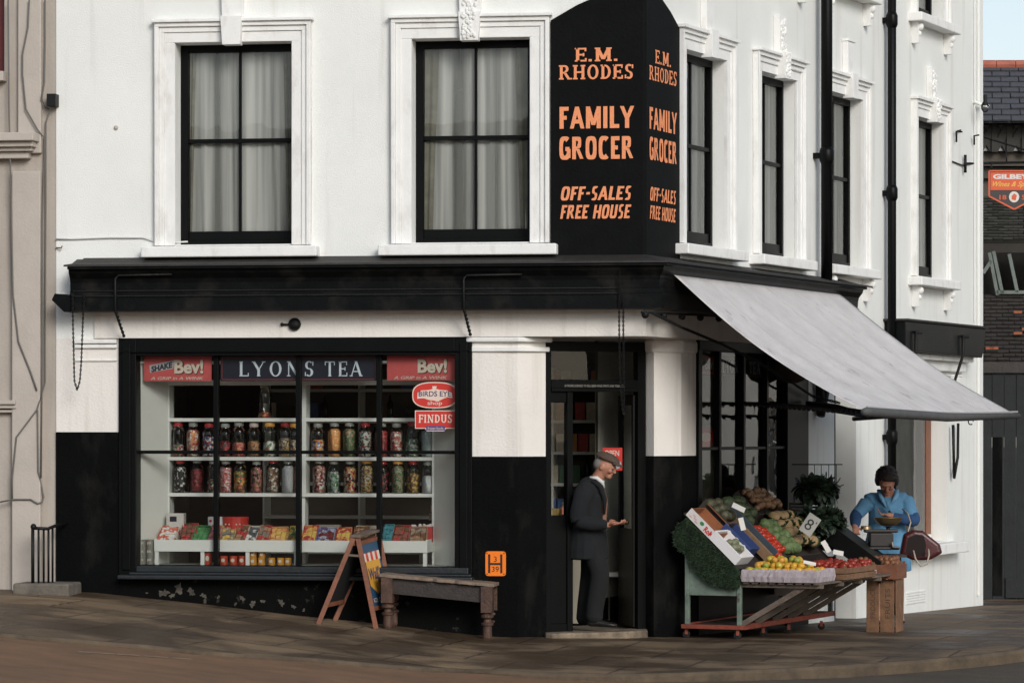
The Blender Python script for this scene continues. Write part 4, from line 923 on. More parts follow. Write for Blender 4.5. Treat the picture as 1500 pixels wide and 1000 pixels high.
for k in range(26):
    u = 1.7+(k % 13)*.2+rr.uniform(-.03, .03); z = wz0 if k < 13 else wz0
    h = rr.uniform(.12, .3)
    nm, src = pk[k % 5]
    dup(src, SD.p(u, -.3-.25*(k//13), wz0), rr.uniform(0, 1), '%s packet in the %s row of the side shop window, %s along' % (nm, 'front' if k < 13 else 'back', ORD[k % 13]), 'packets in the side window')
# ================================================================ LITTLE DOOR, FAR WINDOW, THEIR TRIM
t = thing('side_door', SD.p(6, -.3, -.1), 'narrow black side door in deep white reveal behind the stall', 'door')
MB().box(SD, DOOR2[0], DOOR2[1], -.29, -.24, -.2, 2.75).build('door_leaf', BLACK, t)
MB().box(SD, DOOR2[0]+.05, DOOR2[0]+.10, -.235, -.215, 1.35, 1.48).build('letter_plate', mat('plate', (.5, .48, .42), .4), t)
t = thing('side_window', SD.p(8.9, 0, .6), 'ground floor side window with brown post and deep white sill', 'window')
x0w, x1w = WIN2[0], WIN2[1]
mb = MB(); mb.box(SD, x0w, x0w+.06, -.25, -.17, .62, 2.62); mb.box(SD, x0w+.06, x1w-.1, -.25, -.17, 2.56, 2.62); mb.box(SD, x0w+.06, x1w-.1, -.25, -.17, .62, .70); mb.box(SD, x0w+.5, x0w+.56, -.23, -.18, .70, 2.56); mb.build('frame', DISPW, t)
MB().box(SD, x1w-.20, x1w, -.25, -.20, .62, 2.62).build('post', mat('orange brown wood', (.21, .072, .030), .5, .3, 14.), t, bev=.005)
MB().quad(SD.p(x0w, -.21, .64), SD.p(x1w-.1, -.21, .64), SD.p(x1w-.1, -.21, 2.6), SD.p(x0w, -.21, 2.6)).build('pane', GLASS, t, fix=False)
MB().quad(SD.p(x0w, -.35, .64), SD.p(x1w-.1, -.35, .64), SD.p(x1w-.1, -.35, 2.6), SD.p(x0w, -.35, 2.6)).build('blind', mat('window blind', (.32, .31, .28), .9, .3, 3.), t, fix=False)
MB().box(SD, x0w-.1, x1w+.28, -.02, .2, .48, .61).build('sill', WTRIM, t, bev=.012)
mb = MB(); mb.box(SD, 7.75, 10.45, .001, .08, 2.66, 2.78); mb.box(SD, 7.72, 10.5, .001, .16, 2.78, 2.85); mb.box(SD, 7.75, 10.4, .001, .05, 2.60, 2.63); mb.build('cornice', WTRIM, t, bev=.02)
mb = MB(); mb.prism(SD, [(x1w+.02, 2.30), (x1w+.2, 2.30), (x1w+.28, 2.60), (x1w+.02, 2.60)], .002, .1); mb.build('console', WTRIM, t, bev=.02)
a0 = SD.px(1327, 892, .0)[0]; mb = MB()
for k in range(5): mb.box(SD, a0, a0+.75, .0, .012, -.07+.03*k, -.055+.03*k)
tag(recenter(mb.build('air_vent', WTRIM), SD.p(a0+.3, .01, -.08)), 'small slotted air vent low in the white side wall', 'vent')
# blind box with arms
t = thing('blind_box', SD.p(9.3, .2, 3.05), 'black wooden blind box on white side wall beyond the awning', 'blind box')
bx0, bx1 = SD.px(1319, 490, .2)[0], SD.px(1437, 500, .2)[0]
mb = MB(); mb.prism(SD, [(bx0, 2.86), (bx1-.15, 2.84), (bx1-.05, 2.98), (bx1, 3.20), (bx0, 3.20)], .02, .26); mb.build('box', FASC, t, bev=.01)
MB().box(SD, bx0-.02, bx1+.03, .0, .29, 3.20, 3.225).build('lid', LEAD, t)
for ua in (SD.px(1344, 480, .31)[0], SD.px(1413, 500, .31)[0]):
    MB().tube([SD.p(ua+.25, .28, 3.08), SD.p(ua, .29, 3.08), SD.p(ua, .29, 2.85), SD.p(ua-.06, .14, 2.35), SD.p(ua-.08, .03, 2.15)], .018).build('arm', IRON, t, smooth=True)
# hanging black iron bars on wall (folded blind arms)
for pa, pb, y0, y1, lab in ((1396, 1401, 622, 700, 'pair of black iron arms folded down the wall right of the far window'), (1200, 1204, 530, 608, 'short black iron arm hanging on the wall beneath the awning')):
    a = SD.px(pa, y0, .06); b_ = SD.px(pa, y1, .06); m = MB(); m.tube([SD.p(a[0], .06, a[1]), SD.p(a[0]+.05, .06, b_[1])], .018 if pa > 1300 else .05)
    m.tube([SD.p(a[0]+.22, .06, a[1]+.02), SD.p(a[0]+.2, .06, b_[1]+.25), SD.p(a[0]+.05, .06, b_[1])], .018 if pa > 1300 else .05)
    tag(recenter(m.build('iron_rod', IRON, smooth=True), SD.p(a[0], .06, b_[1])), lab, 'blind arm')
# ================================================================ DRAINPIPES
def pipe(px, r, d, z0, lab, joints):
    u = SD.px(px, 200, d)[0]; t = thing('drainpipe', SD.p(u, d, z0), lab, 'drainpipe')
    MB().tube([SD.p(u, d, z0), SD.p(u, d, 9.2)], r, 14).build('pipe', BLACK, t, smooth=True)
    for py in joints:
        z = SD.px(px, py, d)[1]; MB().tube([SD.p(u, d, z-.09), SD.p(u, d, z-.05), SD.p(u, d, z+.05), SD.p(u, d, z+.09)], [r, r+.018, r+.018, r], 14).build('collar', BLACK, t, smooth=True)
        MB().box(SD, u-.05, u+.05, .001, d, z-.03, z+.03).build('bracket', BLACK, t)
pipe(1211, .062, .14, 3.56, 'thick black drainpipe rising from the end of the shop cornice', (228, -120))
pipe(1306.5, .05, .10, -.15, 'thin black drainpipe running down behind the woman to the ground', (30, 283, 640))
# ================================================================ AWNING
aw = thing('awning', SD.p(2.6, .3, 3.4), 'long pale grey canvas awning rolled out over the fruit stall', 'awning')
A0_, A1_ = SD.P(985, 401, .24), SD.P(1229, 430, .24); B0_, B1_ = SD.P(1270, 603, 2.18), SD.P(1490, 609, 2.18)
CANV = mat('awning canvas', (.62, .60, .595), .95, .2, 2.6, 1., 60., wear=((.40, .375, .37), 3.1, .60))
mb = MB(); NU, NV = 48, 30
def canv(u, v):
    p = A0_.lerp(A1_, u).lerp(B0_.lerp(B1_, u), v); p.z -= .12*math.sin(math.pi*v)*(.8+.4*math.sin(u*9+v*2)*.3)+.016*abs(math.sin(u*18.8))*math.sin(math.pi*v)+.008*math.sin(u*41+v*7)*math.sin(math.pi*v)+.012*math.sin(v*17+u*11)*u*(1-u)*v+.02*math.sin(u*5+1)*v*(1-v)*3; return p
for j in range(NV+1):
    for i in range(NU+1): mb.v.append(canv(i/NU, j/NV))
for j in range(NV):
    for i in range(NU): k = j*(NU+1)+i; mb.f.append((k, k+1, k+NU+2, k+NU+1))
cv = mb.build('canvas', CANV, aw, smooth=True, fix=False); so_ = cv.modifiers.new('s', 'SOLIDIFY'); so_.thickness = .004
mb = MB()
for u in (.17, .335, .5, .665, .83): mb.tube([canv(u, j/20)+Vector((0, 0, .003)) for j in range(21)], .006, 5)
mb.build('seam', mat('canvas seam', (.37, .36, .36), .9), aw)
mb = MB(); e_ = (B1_-B0_).normalized(); mb.tube([B0_-e_*.10, B0_-e_*.0, B0_.lerp(B1_, .5)+Vector((0, 0, -.03)), B1_+e_*.05], [.03, .045, .045, .028], 12)
BARM = mat('grey front bar', (.09, .09, .09), .7, .3, 10.)
mb.build('front_bar', BARM, aw, smooth=True)
mb = MB(); mb.tube([B0_.lerp(B1_, k/30)+Vector((0, 0, .043-.03*math.sin(math.pi*k/30))) for k in range(31)], .012, 6); mb.build('hem_rope', mat('hem rope', (.35, .33, .32), .9), aw)
for (wp, bp) in ((SD.P(1182, 589, .05), B0_.lerp(B1_, .03)), (SD.P(1090, 590, .05), B0_-e_*.05), (SD.P(1250, 612, .05), B0_.lerp(B1_, .28))):
    m = MB(); mid = wp.lerp(bp, .5)+Vector((0, 0, .01)); m.tube([wp, mid, bp+Vector((0, 0, -.04))], .016, 7)
    L_ = (bp-wp).length
    for k in range(int(L_/.13)): m.ball(wp.lerp(bp, (k+.5)*.13/L_)+Vector((0, 0, -.012)), .023, 6, 5)
    m.build('arm', IRON, aw, smooth=True)
m = MB(); hk = B0_.lerp(B1_, .66)+Vector((0, 0, -.07)); m.tube([hk+Vector((math.cos(a)*.025, 0, math.sin(a)*.03)) for a in [k*.6 for k in range(10)]], .006, 5); m.build('hook', IRON, aw)
tag(recenter(chain([SD.P(x, y, dd) for x, y, dd in ((955, 458, .28), (1000, 480, .2), (1060, 505, .15), (1110, 530, .12), (1160, 560, .1), (1190, 580, .08), (1230, 590, .3))], r=.007, lk=.04), SD.p(1, .2, 2.6)), 'iron chain running slantwise under the awning to its arm', 'chain')
mb = MB()
for k in range(7): mb.ball(SD.P(945+27*k, 461+1.3*k, .2), .035, 8, 6)
mb.tube([SD.P(940, 457, .2), SD.P(1130, 467, .2)], .012); tag(recenter(mb.build('blind_roller_fitting', IRON, smooth=True), SD.p(1, .2, 2.95)), 'dark knobbly iron rail under the cornice inside awning shade', 'rail')
# round dark lamp / drum in the shade under the awning
a = SD.P(1160, 528, .1); t = thing('roller_drum', a, 'brownish round drum half hidden beneath the awning edge', 'drum')
MB().lathe([(0, -.08), (.20, -.07), (.24, -.02), (.24, .05), (.0, .06)], a, 24, Matrix.Rotation(math.pi/2, 3, 'X')).build('drum', mat('drum brown', (.06, .045, .035), .6, .3, 8.), t, smooth=True)
# ================================================================ HYDRANT SIGN
t = thing('hydrant_sign', FR.P(726, 843, .02), 'bright orange hydrant plate with black H and numbers above bench', 'sign')
a, b = FR.px(711, 843, .015), FR.px(741, 807, .015); HO = mat('hydrant orange', (.88, .20, .008), .45, .08, 20.); HB = mat('hydrant black', (.012, .012, .012), .5)
cx_, cz_ = (a[0]+b[0])/2, (a[1]+b[1])/2; hw, hh = (b[0]-a[0])/2, (b[1]-a[1])/2
MB().prism(FR, superellipse(cx_, cz_, hw, hh, 48, 9), .005, .015).build('plate', HO, t)
def hrect(u0, u1, v0, v1): return MB().box(FR, cx_+u0*hw, cx_+u1*hw, .0155, .018, cz_+v0*hh, cz_+v1*hh)
mb = MB()
for r_ in ((-.72, -.52, -.76, .76), (.46, .66, -.76, .76)): mb.box(FR, cx_+r_[0]*hw, cx_+r_[1]*hw, .0155, .018, cz_+r_[2]*hh, cz_+r_[3]*hh)
mb.box(FR, cx_-.52*hw, cx_+.46*hw, .0155, .018, cz_-.10*hh, cz_+.06*hh); mb.build('letter_h', HB, t)
text('3', FR, cx_-.15*hw, cz_+.16*hh, .26*hw, .42*hh, .0155, HB, t); text('39', FR, cx_-.36*hw, cz_-.66*hh, .68*hw, .42*hh, .0155, HB, t)
for u in (-.84, .82):
    for v in (-.84, .84): MB().ball(FR.p(cx_+u*hw, .016, cz_+v*hh), .006, 8, 6).build('screw', HB, t)
# ================================================================ BENCH
def leg_lathe(p, top, r=.045):
    h = top-p.z; b = MB()
    b.lathe([(r*.62, 0), (r*.72, .02), (r*.68, h*.26), (r*.9, h*.27), (r*.95, h*.31), (r*.6, h*.33), (r*.55, h*.38), (r*.95, h*.42), (r*.95, h*.46), (r*.55, h*.49), (r*.8, h*.51)], p, 14)
    b.b(p+Vector((0, 0, h*.755)), (r*1.75, r*1.75, h*.49)); return b
fl, frr = G(568, 921), G(714, 937); 
ex_ = (frr-fl); ex_.z = 0; L_ = ex_.length; ex_.normalize(); BN = Fr((fl.x, fl.y), (ex_.x, ex_.y), (ex_.y, -ex_.x))
ZL, ZR = W(568, 845, (fl-Vector((C[0], C[1], 0))).dot(Vector((F[0], F[1], 0)))).z, W(714, 858, (frr-Vector((C[0], C[1], 0))).dot(Vector((F[0], F[1], 0)))).z
t = thing('bench', BN.p(L_/2, -.15, fl.z), 'old dark wooden bench with turned legs standing below the orange sign', 'bench')
def slant(fr, x0, x1, d0, d1, zb0, zb1, h):    # slab whose height changes along x
    P = fr.p; b = MB(); b.add([P(x0, d0, zb0), P(x1, d0, zb1), P(x1, d1, zb1), P(x0, d1, zb0), P(x0, d0, zb0+h), P(x1, d0, zb1+h), P(x1, d1, zb1+h), P(x0, d1, zb0+h)], [(0, 3, 2, 1), (4, 5, 6, 7), (0, 1, 5, 4), (1, 2, 6, 5), (2, 3, 7, 6), (3, 0, 4, 7)]); return b
DB = -.36
mb = MB(); P = BN.p; x0b, x1b = -.07, L_+.07
def zt(x): return lerp(ZL, ZR, x/L_)
rr = random.Random(5); NXb = 26
edge = [rr.uniform(-.003, .003) for _ in range(NXb+1)]; edge[12] = -.03; edge[17] = -.025
for i in range(NXb+1):
    x = lerp(x0b, x1b, i/NXb)
    for d, z in ((.06+edge[i], 0), (.06+edge[i], .03), (DB-.04, .03), (DB-.04, 0)): mb.v.append(P(x, d, zt(x)+z+(.0012*math.sin(i*1.7))))
for i in range(NXb):
    for k in range(4): mb.f.append((i*4+k, i*4+(k+1) % 4, (i+1)*4+(k+1) % 4, (i+1)*4+k))
mb.f += [(0, 1, 2, 3), tuple(NXb*4+k for k in range(4))[::-1]]
mb.build('seat', mat('worn bench top', (.24, .175, .13), .75, .5, 7., .6, 25., wear=((.10, .07, .05), 9., .6)), t, bev=.003)
b1 = slant(BN, .045, L_-.045, -.005, .012, zt(0)-.155, zt(L_)-.155, .153); b1.build('apron', WOODD, t, bev=.003)
slant(BN, .045, L_-.045, DB-.012, DB+.005, zt(0)-.155, zt(L_)-.155, .153).build('apron', WOODD, t)
for x in (0, L_):
    m = MB(); m.box(BN, x-.01, x+.01, DB+.05, -.045, zt(x)-.155, zt(x)-.002); m.build('end_rail', WOODD, t)
    for d in (0, DB):
        p = P(x, d, 0); p.z = hgt(p.x, p.y)+.004; leg_lathe(p, zt(x)-.001, .062).build('leg', mat('scuffed leg wood', (.10, .05, .032), .65, .65, 10., .5, 40.), t, smooth=False)
# ================================================================ A-BOARD
ab = thing('sandwich_board', G(515, 915), 'wooden sandwich board with ice cream poster leaning open by the bench', 'sandwich board')
ftl, ftr = G(466, 914), G(551, 921)       # near feet: left frame, right frame (front edges)
bkl, bkr = G(490, 909), G(580, 915.5)
top_n = (ftl+ftr)/2; top_f = (bkl+bkr)/2
def Zof(p): return (p-Vector((C[0], C[1], 0))).dot(Vector((F[0], F[1], 0)))
fl1 = ftl; tz = W(515, 783, Zof((ftl+ftr)/2))
def at(p, px, py): v = W(px, py, Zof(p)); return v
Ln, Lf = ftl, bkl; Rn, Rf = ftr, Vector((bkr.x, bkr.y, bkr.z))
Tn = at(ftl, 521, 787); Tf = at(bkr, 551, 778)
for nm, a, b2, c, e in (('left_frame', Ln, Lf, Tn, Tf), ('right_frame', Rn, Rf, Tn, Tf)):
    off = Vector((-.02 if nm[0] == 'l' else .02, 0, 0))
    m = MB(); m.bar(a, c+off, .028, .045); m.bar(b2, e+off, .028, .045)
    m.bar(a.lerp(c, .22), b2.lerp(e, .22), .026, .04); m.bar(a.lerp(c, .93), b2.lerp(e, .93), .026, .04); m.build(nm, WOODR, ab, bev=.003)
m = MB(); m.bar(Tn+Vector((-.0, -.03, .012)), Tf+Vector((0, .03, .012)), .10, .025); m.build('top_board', WOODG, ab, bev=.004)
m = MB(); m.bar(Ln.lerp(Tn, .80), Rn.lerp(Tn, .80), .012, .02); m.build('stay', WOODG, ab)
def pn(a, b2, c, e, u0, u1, v0, v1, off):
    def q(u, v): return a.lerp(b2, u).lerp(c.lerp(e, u), v)+off
    return [q(u0, v0), q(u1, v0), q(u1, v1), q(u0, v1)]
BLB = mat('poster blue', (.02, .07, .14), .5, .1, 10.); CHK = mat('chalk board', (.012, .013, .014), .7)
m = MB(); m.add(pn(Ln, Lf, Tn, Tf, .05, .95, .22, .93, Vector((.0, 0, -.005))), [(0, 1, 2, 3)]); o = m.build('chalk_panel', CHK, ab, fix=False); o.modifiers.new('s', 'SOLIDIFY').thickness = .008
off = Vector((.012, -.006, .002)); m = MB(); m.add(pn(Rn, Rf, Tn, Tf, .04, .96, .22, .93, Vector((.004, 0, 0))), [(0, 1, 2, 3)]); o = m.build('poster_panel', BLB, ab, fix=False); o.modifiers.new('s', 'SOLIDIFY').thickness = .008
class Quad:    # lettering plane spanned by the right frame
    def p(s, u, d, v): return Rn.lerp(Rf, u).lerp(Tn.lerp(Tf, u), v)+Vector((.9, -.35, .3)).normalized()*(d+.009)
QF = Quad()
YB = mat('poster yellow', (.62, .32, .045), .5)
def qpoly(pts, d, nm, m_):
    b = MB(); b.add([QF.p(u, d, v) for u, v in pts], [tuple(range(len(pts)))]); b.build(nm, m_, ab, fix=False)
qpoly([(.16, .46), (.45, .36), (.84, .46), (.84, .72), (.16, .72)], .001, 'yellow_shield', YB)
for k in range(7): qpoly([(.12+.11*k, .72), (.12+.11*(k+1), .72), (.12+.11*(k+1), .81), (.12+.11*k, .81)], .001, 'stripe', REDS if k % 2 else CRM)
text("Wall's", QF, .2, .52, .58, .13, .002, NVT, ab, bold=.02, shear=.2, zrot=.0); text('ICE CREAM', QF, .15, .28, .7, .045, .001, CRM, ab)
# ================================================================ NEIGHBOUR BUILDING, left
nb = thing('neighbour_building', (-9, 1, .4), 'beige stuccoed neighbouring house with pilaster and mouldings at left edge', 'building')
NX0 = -13.5
rwin = (-7.4, FR.px(6, 50)[0], 5.35, 7.4)
mb = MB(); mb.wall(FR, NX0, XL-.002, -.2, 9.4, [rwin, (-12.2, -10.8, 5.35, 7.4), (-8.9, -7.9, .5, 2.9)], -.01, .2); mb.quad(FR.p(NX0, -.01, -.2), FR.p(NX0, -8, -.2), FR.p(NX0, -8, 9.4), FR.p(NX0, -.01, 9.4)); mb.quad(FR.p(NX0, -.01, 9.4), FR.p(XL, -.01, 9.4), FR.p(XL, -8, 9.4), FR.p(NX0, -8, 9.4)); mb.quad(FR.p(NX0, -1.6, -.2), FR.p(XL-.05, -1.6, -.2), FR.p(XL-.05, -1.6, 9.4), FR.p(NX0, -1.6, 9.4))
mb.build('wall', NEIGH, nb, fix=False)
px_ = lambda p: FR.px(p, 500, .0)[0]
NT = mat('neighbour trim', (.48, .43, .38), .8, .12, 3., .3, 40.)
mb = MB(); mb.box(FR, px_(20), px_(62), -.009, .07, -.1, 4.45); mb.box(FR, px_(28), px_(62), -.009, .05, 4.62, 9.4); mb.build('pilaster', NT, nb, bev=.012)
mb = MB(); zc = lambda y: FR.px(30, y, .1)[1]
for y0, y1, d, xe in ((208, 196, .26, 60), (216, 208, .2, 56), (222, 216, .15, 52), (232, 222, .10, 46)): mb.box(FR, NX0, px_(xe), -.009, d, zc(y0), zc(y1))
mb.build('string_cornice', NT, nb, bev=.008)
mb = MB()
for y0, y1, d in ((592, 586, .12), (598, 592, .09), (604, 600, .06)): mb.box(FR, NX0, px_(27), -.009, d, zc(y0), zc(y1))
mb.build('impost_moulding', NT, nb, bev=.006)
mb = MB(); mb.box(FR, NX0, px_(10), -.009, .12, zc(118), zc(104)); mb.build('sill', NT, nb, bev=.006)
mb = MB(); rx = rwin; mb.box(FR, rx[0], rx[1], -.22, -.16, rx[2], rx[3]); mb.build('red_shutter', mat('dark red paint', (.16, .02, .02), .5, .3, 4.), nb)
for i, (pts, lab) in enumerate((
    ([(43, 0), (41, 40), (33, 80), (33, 110), (38, 160), (55, 190), (65, 202), (64, 260), (62, 330), (62, 500), (60, 700)], 'grey cable curving down the left house beside the moulding end'),
    ([(66, 0), (66, 60), (65, 120), (61, 145), (66, 157), (72, 160)], 'thin cable looping into the small black junction box'),
    ([(72, 165), (67, 180), (67, 300), (66, 480), (66, 560), (54, 600), (24, 640), (18, 700), (18, 730)], 'long cable from the black junction box bending down to the left'),
    ([(12, 0), (13, 150), (16, 280), (19, 430), (27, 500), (45, 545), (54, 572)], 'leftmost thin vertical cable crossing the cornice'),
    ([(0, 735), (20, 731), (45, 731), (55, 737), (62, 735), (64, 728), (56, 690), (55, 600)], 'sagging loop of cable low on the left house wall'))):
    tag(recenter(MB().tube([FR.P(x, y, .275 if (200 < y < 235 and x < 50) else (.085 if x < 63 else .02)) for x, y in pts], .008, 6).build('wall_cable', WIRE, smooth=True), FR.P(*pts[-1], .02)), lab, 'cable', None)
MB_ = MB(); a = FR.px(69, 156, .1); MB_.box(FR, a[0], a[0]+.09, -.0, .12, a[1], a[1]+.12); tag(recenter(MB_.build('junction_box', IRON, bev=.005), FR.p(a[0], .05, a[1])), 'small black junction box where the two houses meet', 'box')
tag(recenter(MB().tube([FR.P(x, y, .015) for x, y in ((82, 350), (105, 350), (160, 348), (210, 348), (222, 352), (250, 355), (275, 354))], .009, 6).build('wall_cable', mat('white cable', (.62, .62, .6), .7), smooth=True), FR.P(82, 350, .01)), 'thin white painted cable running to the left window sill', 'cable')
tag(recenter(MB().ball(FR.P(170, 187, .01), (.022, .012, .022), 10, 8).build('wall_fixing', NT, smooth=True), FR.P(170, 187, .0)), 'small round grey fixing alone on the white front wall', 'fixing')
tag(recenter(MB().tube([FR.P(82, 363, .01), FR.P(90, 363, .05), FR.P(91, 360, .05)], .007, 6).build('wall_hook', mat('rusty iron', (.2, .1, .06), .8)), FR.P(85, 363, .01)), 'small rusty hook above the left end of the cornice', 'hook')
# step block + railing
mb = MB(); s0 = FR.px(22, 868, .35); a0 = FR.px(22, 860, .4)[0]; a1 = FR.px(108, 860, .3)[0]
zb = .33; mb.box(FR, a0, a1, .02, .48, zb, .505); tag(recenter(mb.build('stone_block', STONE, bev=.02), FR.p((a0+a1)/2, .25, zb)), 'mossy stone step block beneath the short iron railing', 'step')
t = thing('iron_railing', FR.p(px_(70), .3, .5), 'short black iron railing with knob on the mossy step block', 'railing')
Zr = FR.px(48, 773, .4)[1]
for k, px in enumerate((48, 56.5, 64, 71, 77)):
    d = .4-.035*k; x = FR.px(px, 850, d)[0]; MB().tube([FR.p(x, d, .5), FR.p(x, d, Zr)], .017 if k == 0 else .011, 8).build('baluster', IRON, t, smooth=True)
MB().tube([FR.P(46, 773, .4), FR.P(70, 774, .33), FR.P(80, 770, .25), FR.P(97, 766, .05)], .016, 8).ball(FR.P(49, 771, .4), .03, 10, 8).build('handrail', IRON, t, smooth=True)
# ================================================================ FRUIT STALL
def zdep(p): return (p[0]-C[0])*F[0]+(p[1]-C[1])*F[1]
so0 = W(1003, 932, 31.9); ST = Fr((so0.x, so0.y), SD.ex, SD.en); zg = hgt(so0.x, so0.y)
st = thing('fruit_stall', ST.p(1.2, .4, zg), 'green and red wheeled stall with sloping fruit display beneath the awning', 'stall')
GRN = mat('faded green paint', (.16, .21, .17), .7, .45, 6., .5, 30., wear=((.07, .07, .055), 9., .6)); RDP = mat('rusty red paint', (.26, .055, .03), .6, .4, 8., .3, 30.)
GV = .53; UL = 2.7
def sb(name, m, *boxes):
    b = MB()
    for x in boxes: b.box(ST, *x)
    return b.build(name, m, st, bev=.004)
for (u, v) in ((0, 0), (0, GV), (UL, 0), (UL, GV)):
    sb('post', GRN, (u, u+.05, v-.0, v+.04, .10, 1.05 if v == 0 else .52))
mb = MB(); mb.v = [ST.p(u, v, z) for u in (.012, .035) for v, z in ((.04, .38), (GV, .38), (GV, .60), (.04, 1.0))]
mb.f = [(0, 1, 2, 3), (7, 6, 5, 4), (0, 4, 5, 1), (1, 5, 6, 2), (2, 6, 7, 3), (3, 7, 4, 0)]; mb.build('end_panel', GRN, st)
sb('base_frame', RDP, (-.02, .05, -.03, GV+.06, .06, .10), (.05, UL+.05, GV+.0, GV+.06, .055, .105), (.05, UL+.05, -.03, .02, .055, .105), (UL, UL+.05, .02, GV, .06, .10))
sb('floor_boards', WOODD, (.05, UL, .02, GV, .085, .097))
for (u, v) in ((.05, .0), (.03, GV), (.75, GV), (1.5, GV), (2.5, GV)):
    p = ST.p(u, v, 0); p.z = hgt(p.x, p.y)+.004; m = MB(); Mx = Matrix.Rotation(math.pi/2, 3, 'X'); m.lathe([(0, -.018), (.036, -.016), (.036, .016), (0, .018)], p+Vector((0, 0, .036)), 14, Mx, cap=False)
    w_ = m.build('castor', IRON, st, smooth=False); m = MB(); m.bar(p+Vector((0, 0, .036)), p+Vector((0, 0, .09)), .03, .05); m.build('fork', RDP, w_)
def DP(u, t, h=0):      # point on the sloping deck, h above it
    p = ST.p(u, .0+.56*t, 1.17-.53*t); nrm = Vector((ST.en[0]*.687, ST.en[1]*.687, .726)); return p+nrm*h
E1 = Vector((ST.ex[0], ST.ex[1], 0)); E3 = Vector((ST.en[0]*.687, ST.en[1]*.687, .726)).normalized(); E2 = Vector((ST.en[0]*.726, ST.en[1]*.726, -.687)).normalized()
DM = Matrix((E1, E2, E3)).transposed()
mb = MB(); mb.v = [DP(u, t, h) for h in (-.02, 0) for u, t in ((0, 0), (UL, 0), (UL, 1), (0, 1))]; mb.f = [(0, 3, 2, 1), (4, 5, 6, 7), (0, 1, 5, 4), (1, 2, 6, 5), (2, 3, 7, 6), (3, 0, 4, 7)]; mb.build('display_deck', WOODD, st)
# slatted shelf on braces
SZ = .50
mb = MB()
for k in range(9): v = .60+k*.088; mb.box(ST, -.02, UL-.2, v, v+.06, SZ, SZ+.018)
for u in (.02, .62, 1.2, 1.8, 2.4): mb.box(ST, u, u+.05, .5, 1.38, SZ-.035, SZ-.001)
mb.build('slatted_shelf', WOODG, st)
for u in (.06, .5, 1.0, 1.45, 1.9): m = MB(); m.bar(ST.p(u, .55, .10), ST.p(u, 1.18, SZ-.03), .022, .05); m.build('brace', WOODG, st)
# artificial grass draped over the near end
GRASS = leafm('artificial grass', (.020, .045, .016), (.007, .018, .007), .8)
gd_ = thing('grass_cloth', ST.p(-.03, .2, .6), 'dark green artificial grass cloth draped over near end of stall', 'cloth')
poly = [(-.08, 1.04), (-.11, .95), (-.10, .86), (-.04, .80), (.02, .76), (.07, .66), (.14, .58), (.24, .50), (.36, .46), (.48, .44), (.56, .46), (.60, .56), (.56, .63), (.28, .89), (.03, 1.12)]
mb = MB(); fr2 = Fr((ST.o), ST.en, (-ST.ex[0], -ST.ex[1])); mb.prism(fr2, [(x, z) for x, z in poly], .0, .03); rr = random.Random(8)
mb.v += []
def inpoly(x, z):
    c = False; n = len(poly)
    for i in range(n):
        x1, z1 = poly[i]; x2, z2 = poly[(i+1) % n]
        if (z1 > z) != (z2 > z) and x < (x2-x1)*(z-z1)/(z2-z1)+x1: c = not c
    return c
mb.build('backing', GRASS, gd_)
mb = MB(); k = 0
while k < 3800:
    x, z = rr.uniform(-.15, .63), rr.uniform(.4, 1.15)
    if not inpoly(x, z): continue
    k += 1; p = fr2.p(x, .025, z); d = Vector((rr.uniform(-1, 1), rr.uniform(-1, 1), rr.uniform(-1, .6)))+Vector((-ST.ex[0], -ST.ex[1], 0))*1.1; d.normalize(); s_ = d.cross(Vector((rr.uniform(-1, 1), rr.uniform(-1, 1), 0))).normalized()*.005
    L_ = rr.uniform(.02, .045); mb.add([p-s_, p+s_, p+d*L_], [(0, 1, 2)])
tag(mb.build('tufts', GRASS, gd_, fix=False), kind='stuff')
# ---- cartons and crates on the deck
def dbox(b, u, t, wu, lt, z0, z1): b.b(DP(u, t)+E3*((z0+z1)/2), (wu, lt, z1-z0), DM); return b
DLEN = math.hypot(.56, .53)
def tray(name, label, u0, u1, t0, t1, hgt_, m, grp='cartons and crates on the sloping stall', cat='crate', mi=None, wt=.008):
    t = thing(name, DP((u0+u1)/2, (t0+t1)/2), label, cat, grp); uc, tc = (u0+u1)/2, (t0+t1)/2; wu, lt = u1-u0, (t1-t0)*DLEN
    dbox(MB(), uc, tc, wu-.01, lt-.01, .004, .012).build('bottom', mi or m, t)
    for nm, a in (('side', (u0+wt/2, tc, wt, lt)), ('side', (u1-wt/2, tc, wt, lt)), ('side', (uc, t0+wt/2/DLEN, wu-2*wt-.001, wt)), ('side', (uc, t1-wt/2/DLEN, wu-2*wt-.001, wt))): dbox(MB(), *a, .004, hgt_).build(nm, m, t, bev=.002)
    return t
WC = mat('white carton', (.66, .62, .60), .6, .07, 9.); PS = mat('polystyrene', (.70, .68, .68), .7, .05, 40.); OC = mat('orange carton inside', (.30, .11, .045), .8, .35, 7.); BLC = mat('blue carton', (.03, .055, .17), .6); BGC = mat('blue grey board', (.055, .075, .10), .7, .3, 6.); CW = mat('crate wood', (.22, .115, .06), .75, .45, 10., .5, 30.); DCR = mat('dark crate wood', (.05, .036, .028), .8, .4, 8.)
t = tray('open_carton', 'white sided open carton with red lettering at top near end of stall', -.02, .34, .04, .50, .085, OC, cat='carton')
dbox(MB(), -.03, .27, .006, .46*DLEN, .0, .09).build('printed_side', WC, t)
class DFr:
    def p(s, x, d, z): return DP(-.034-d, x/DLEN)+E3*z
DF = DFr(); RED2 = mat('carton red print', (.55, .03, .03), .6)
text('RoMi', DF, .26, .015, .12, .055, 0, RED2, t, bold=.04)
for i in range(7): b = MB(); text('ooo', DF, .06+.013*i, .02+.016*(i % 3), .035, .010, .0003*i, RED2, t, name='print_mark') if i % 2 == 0 else None
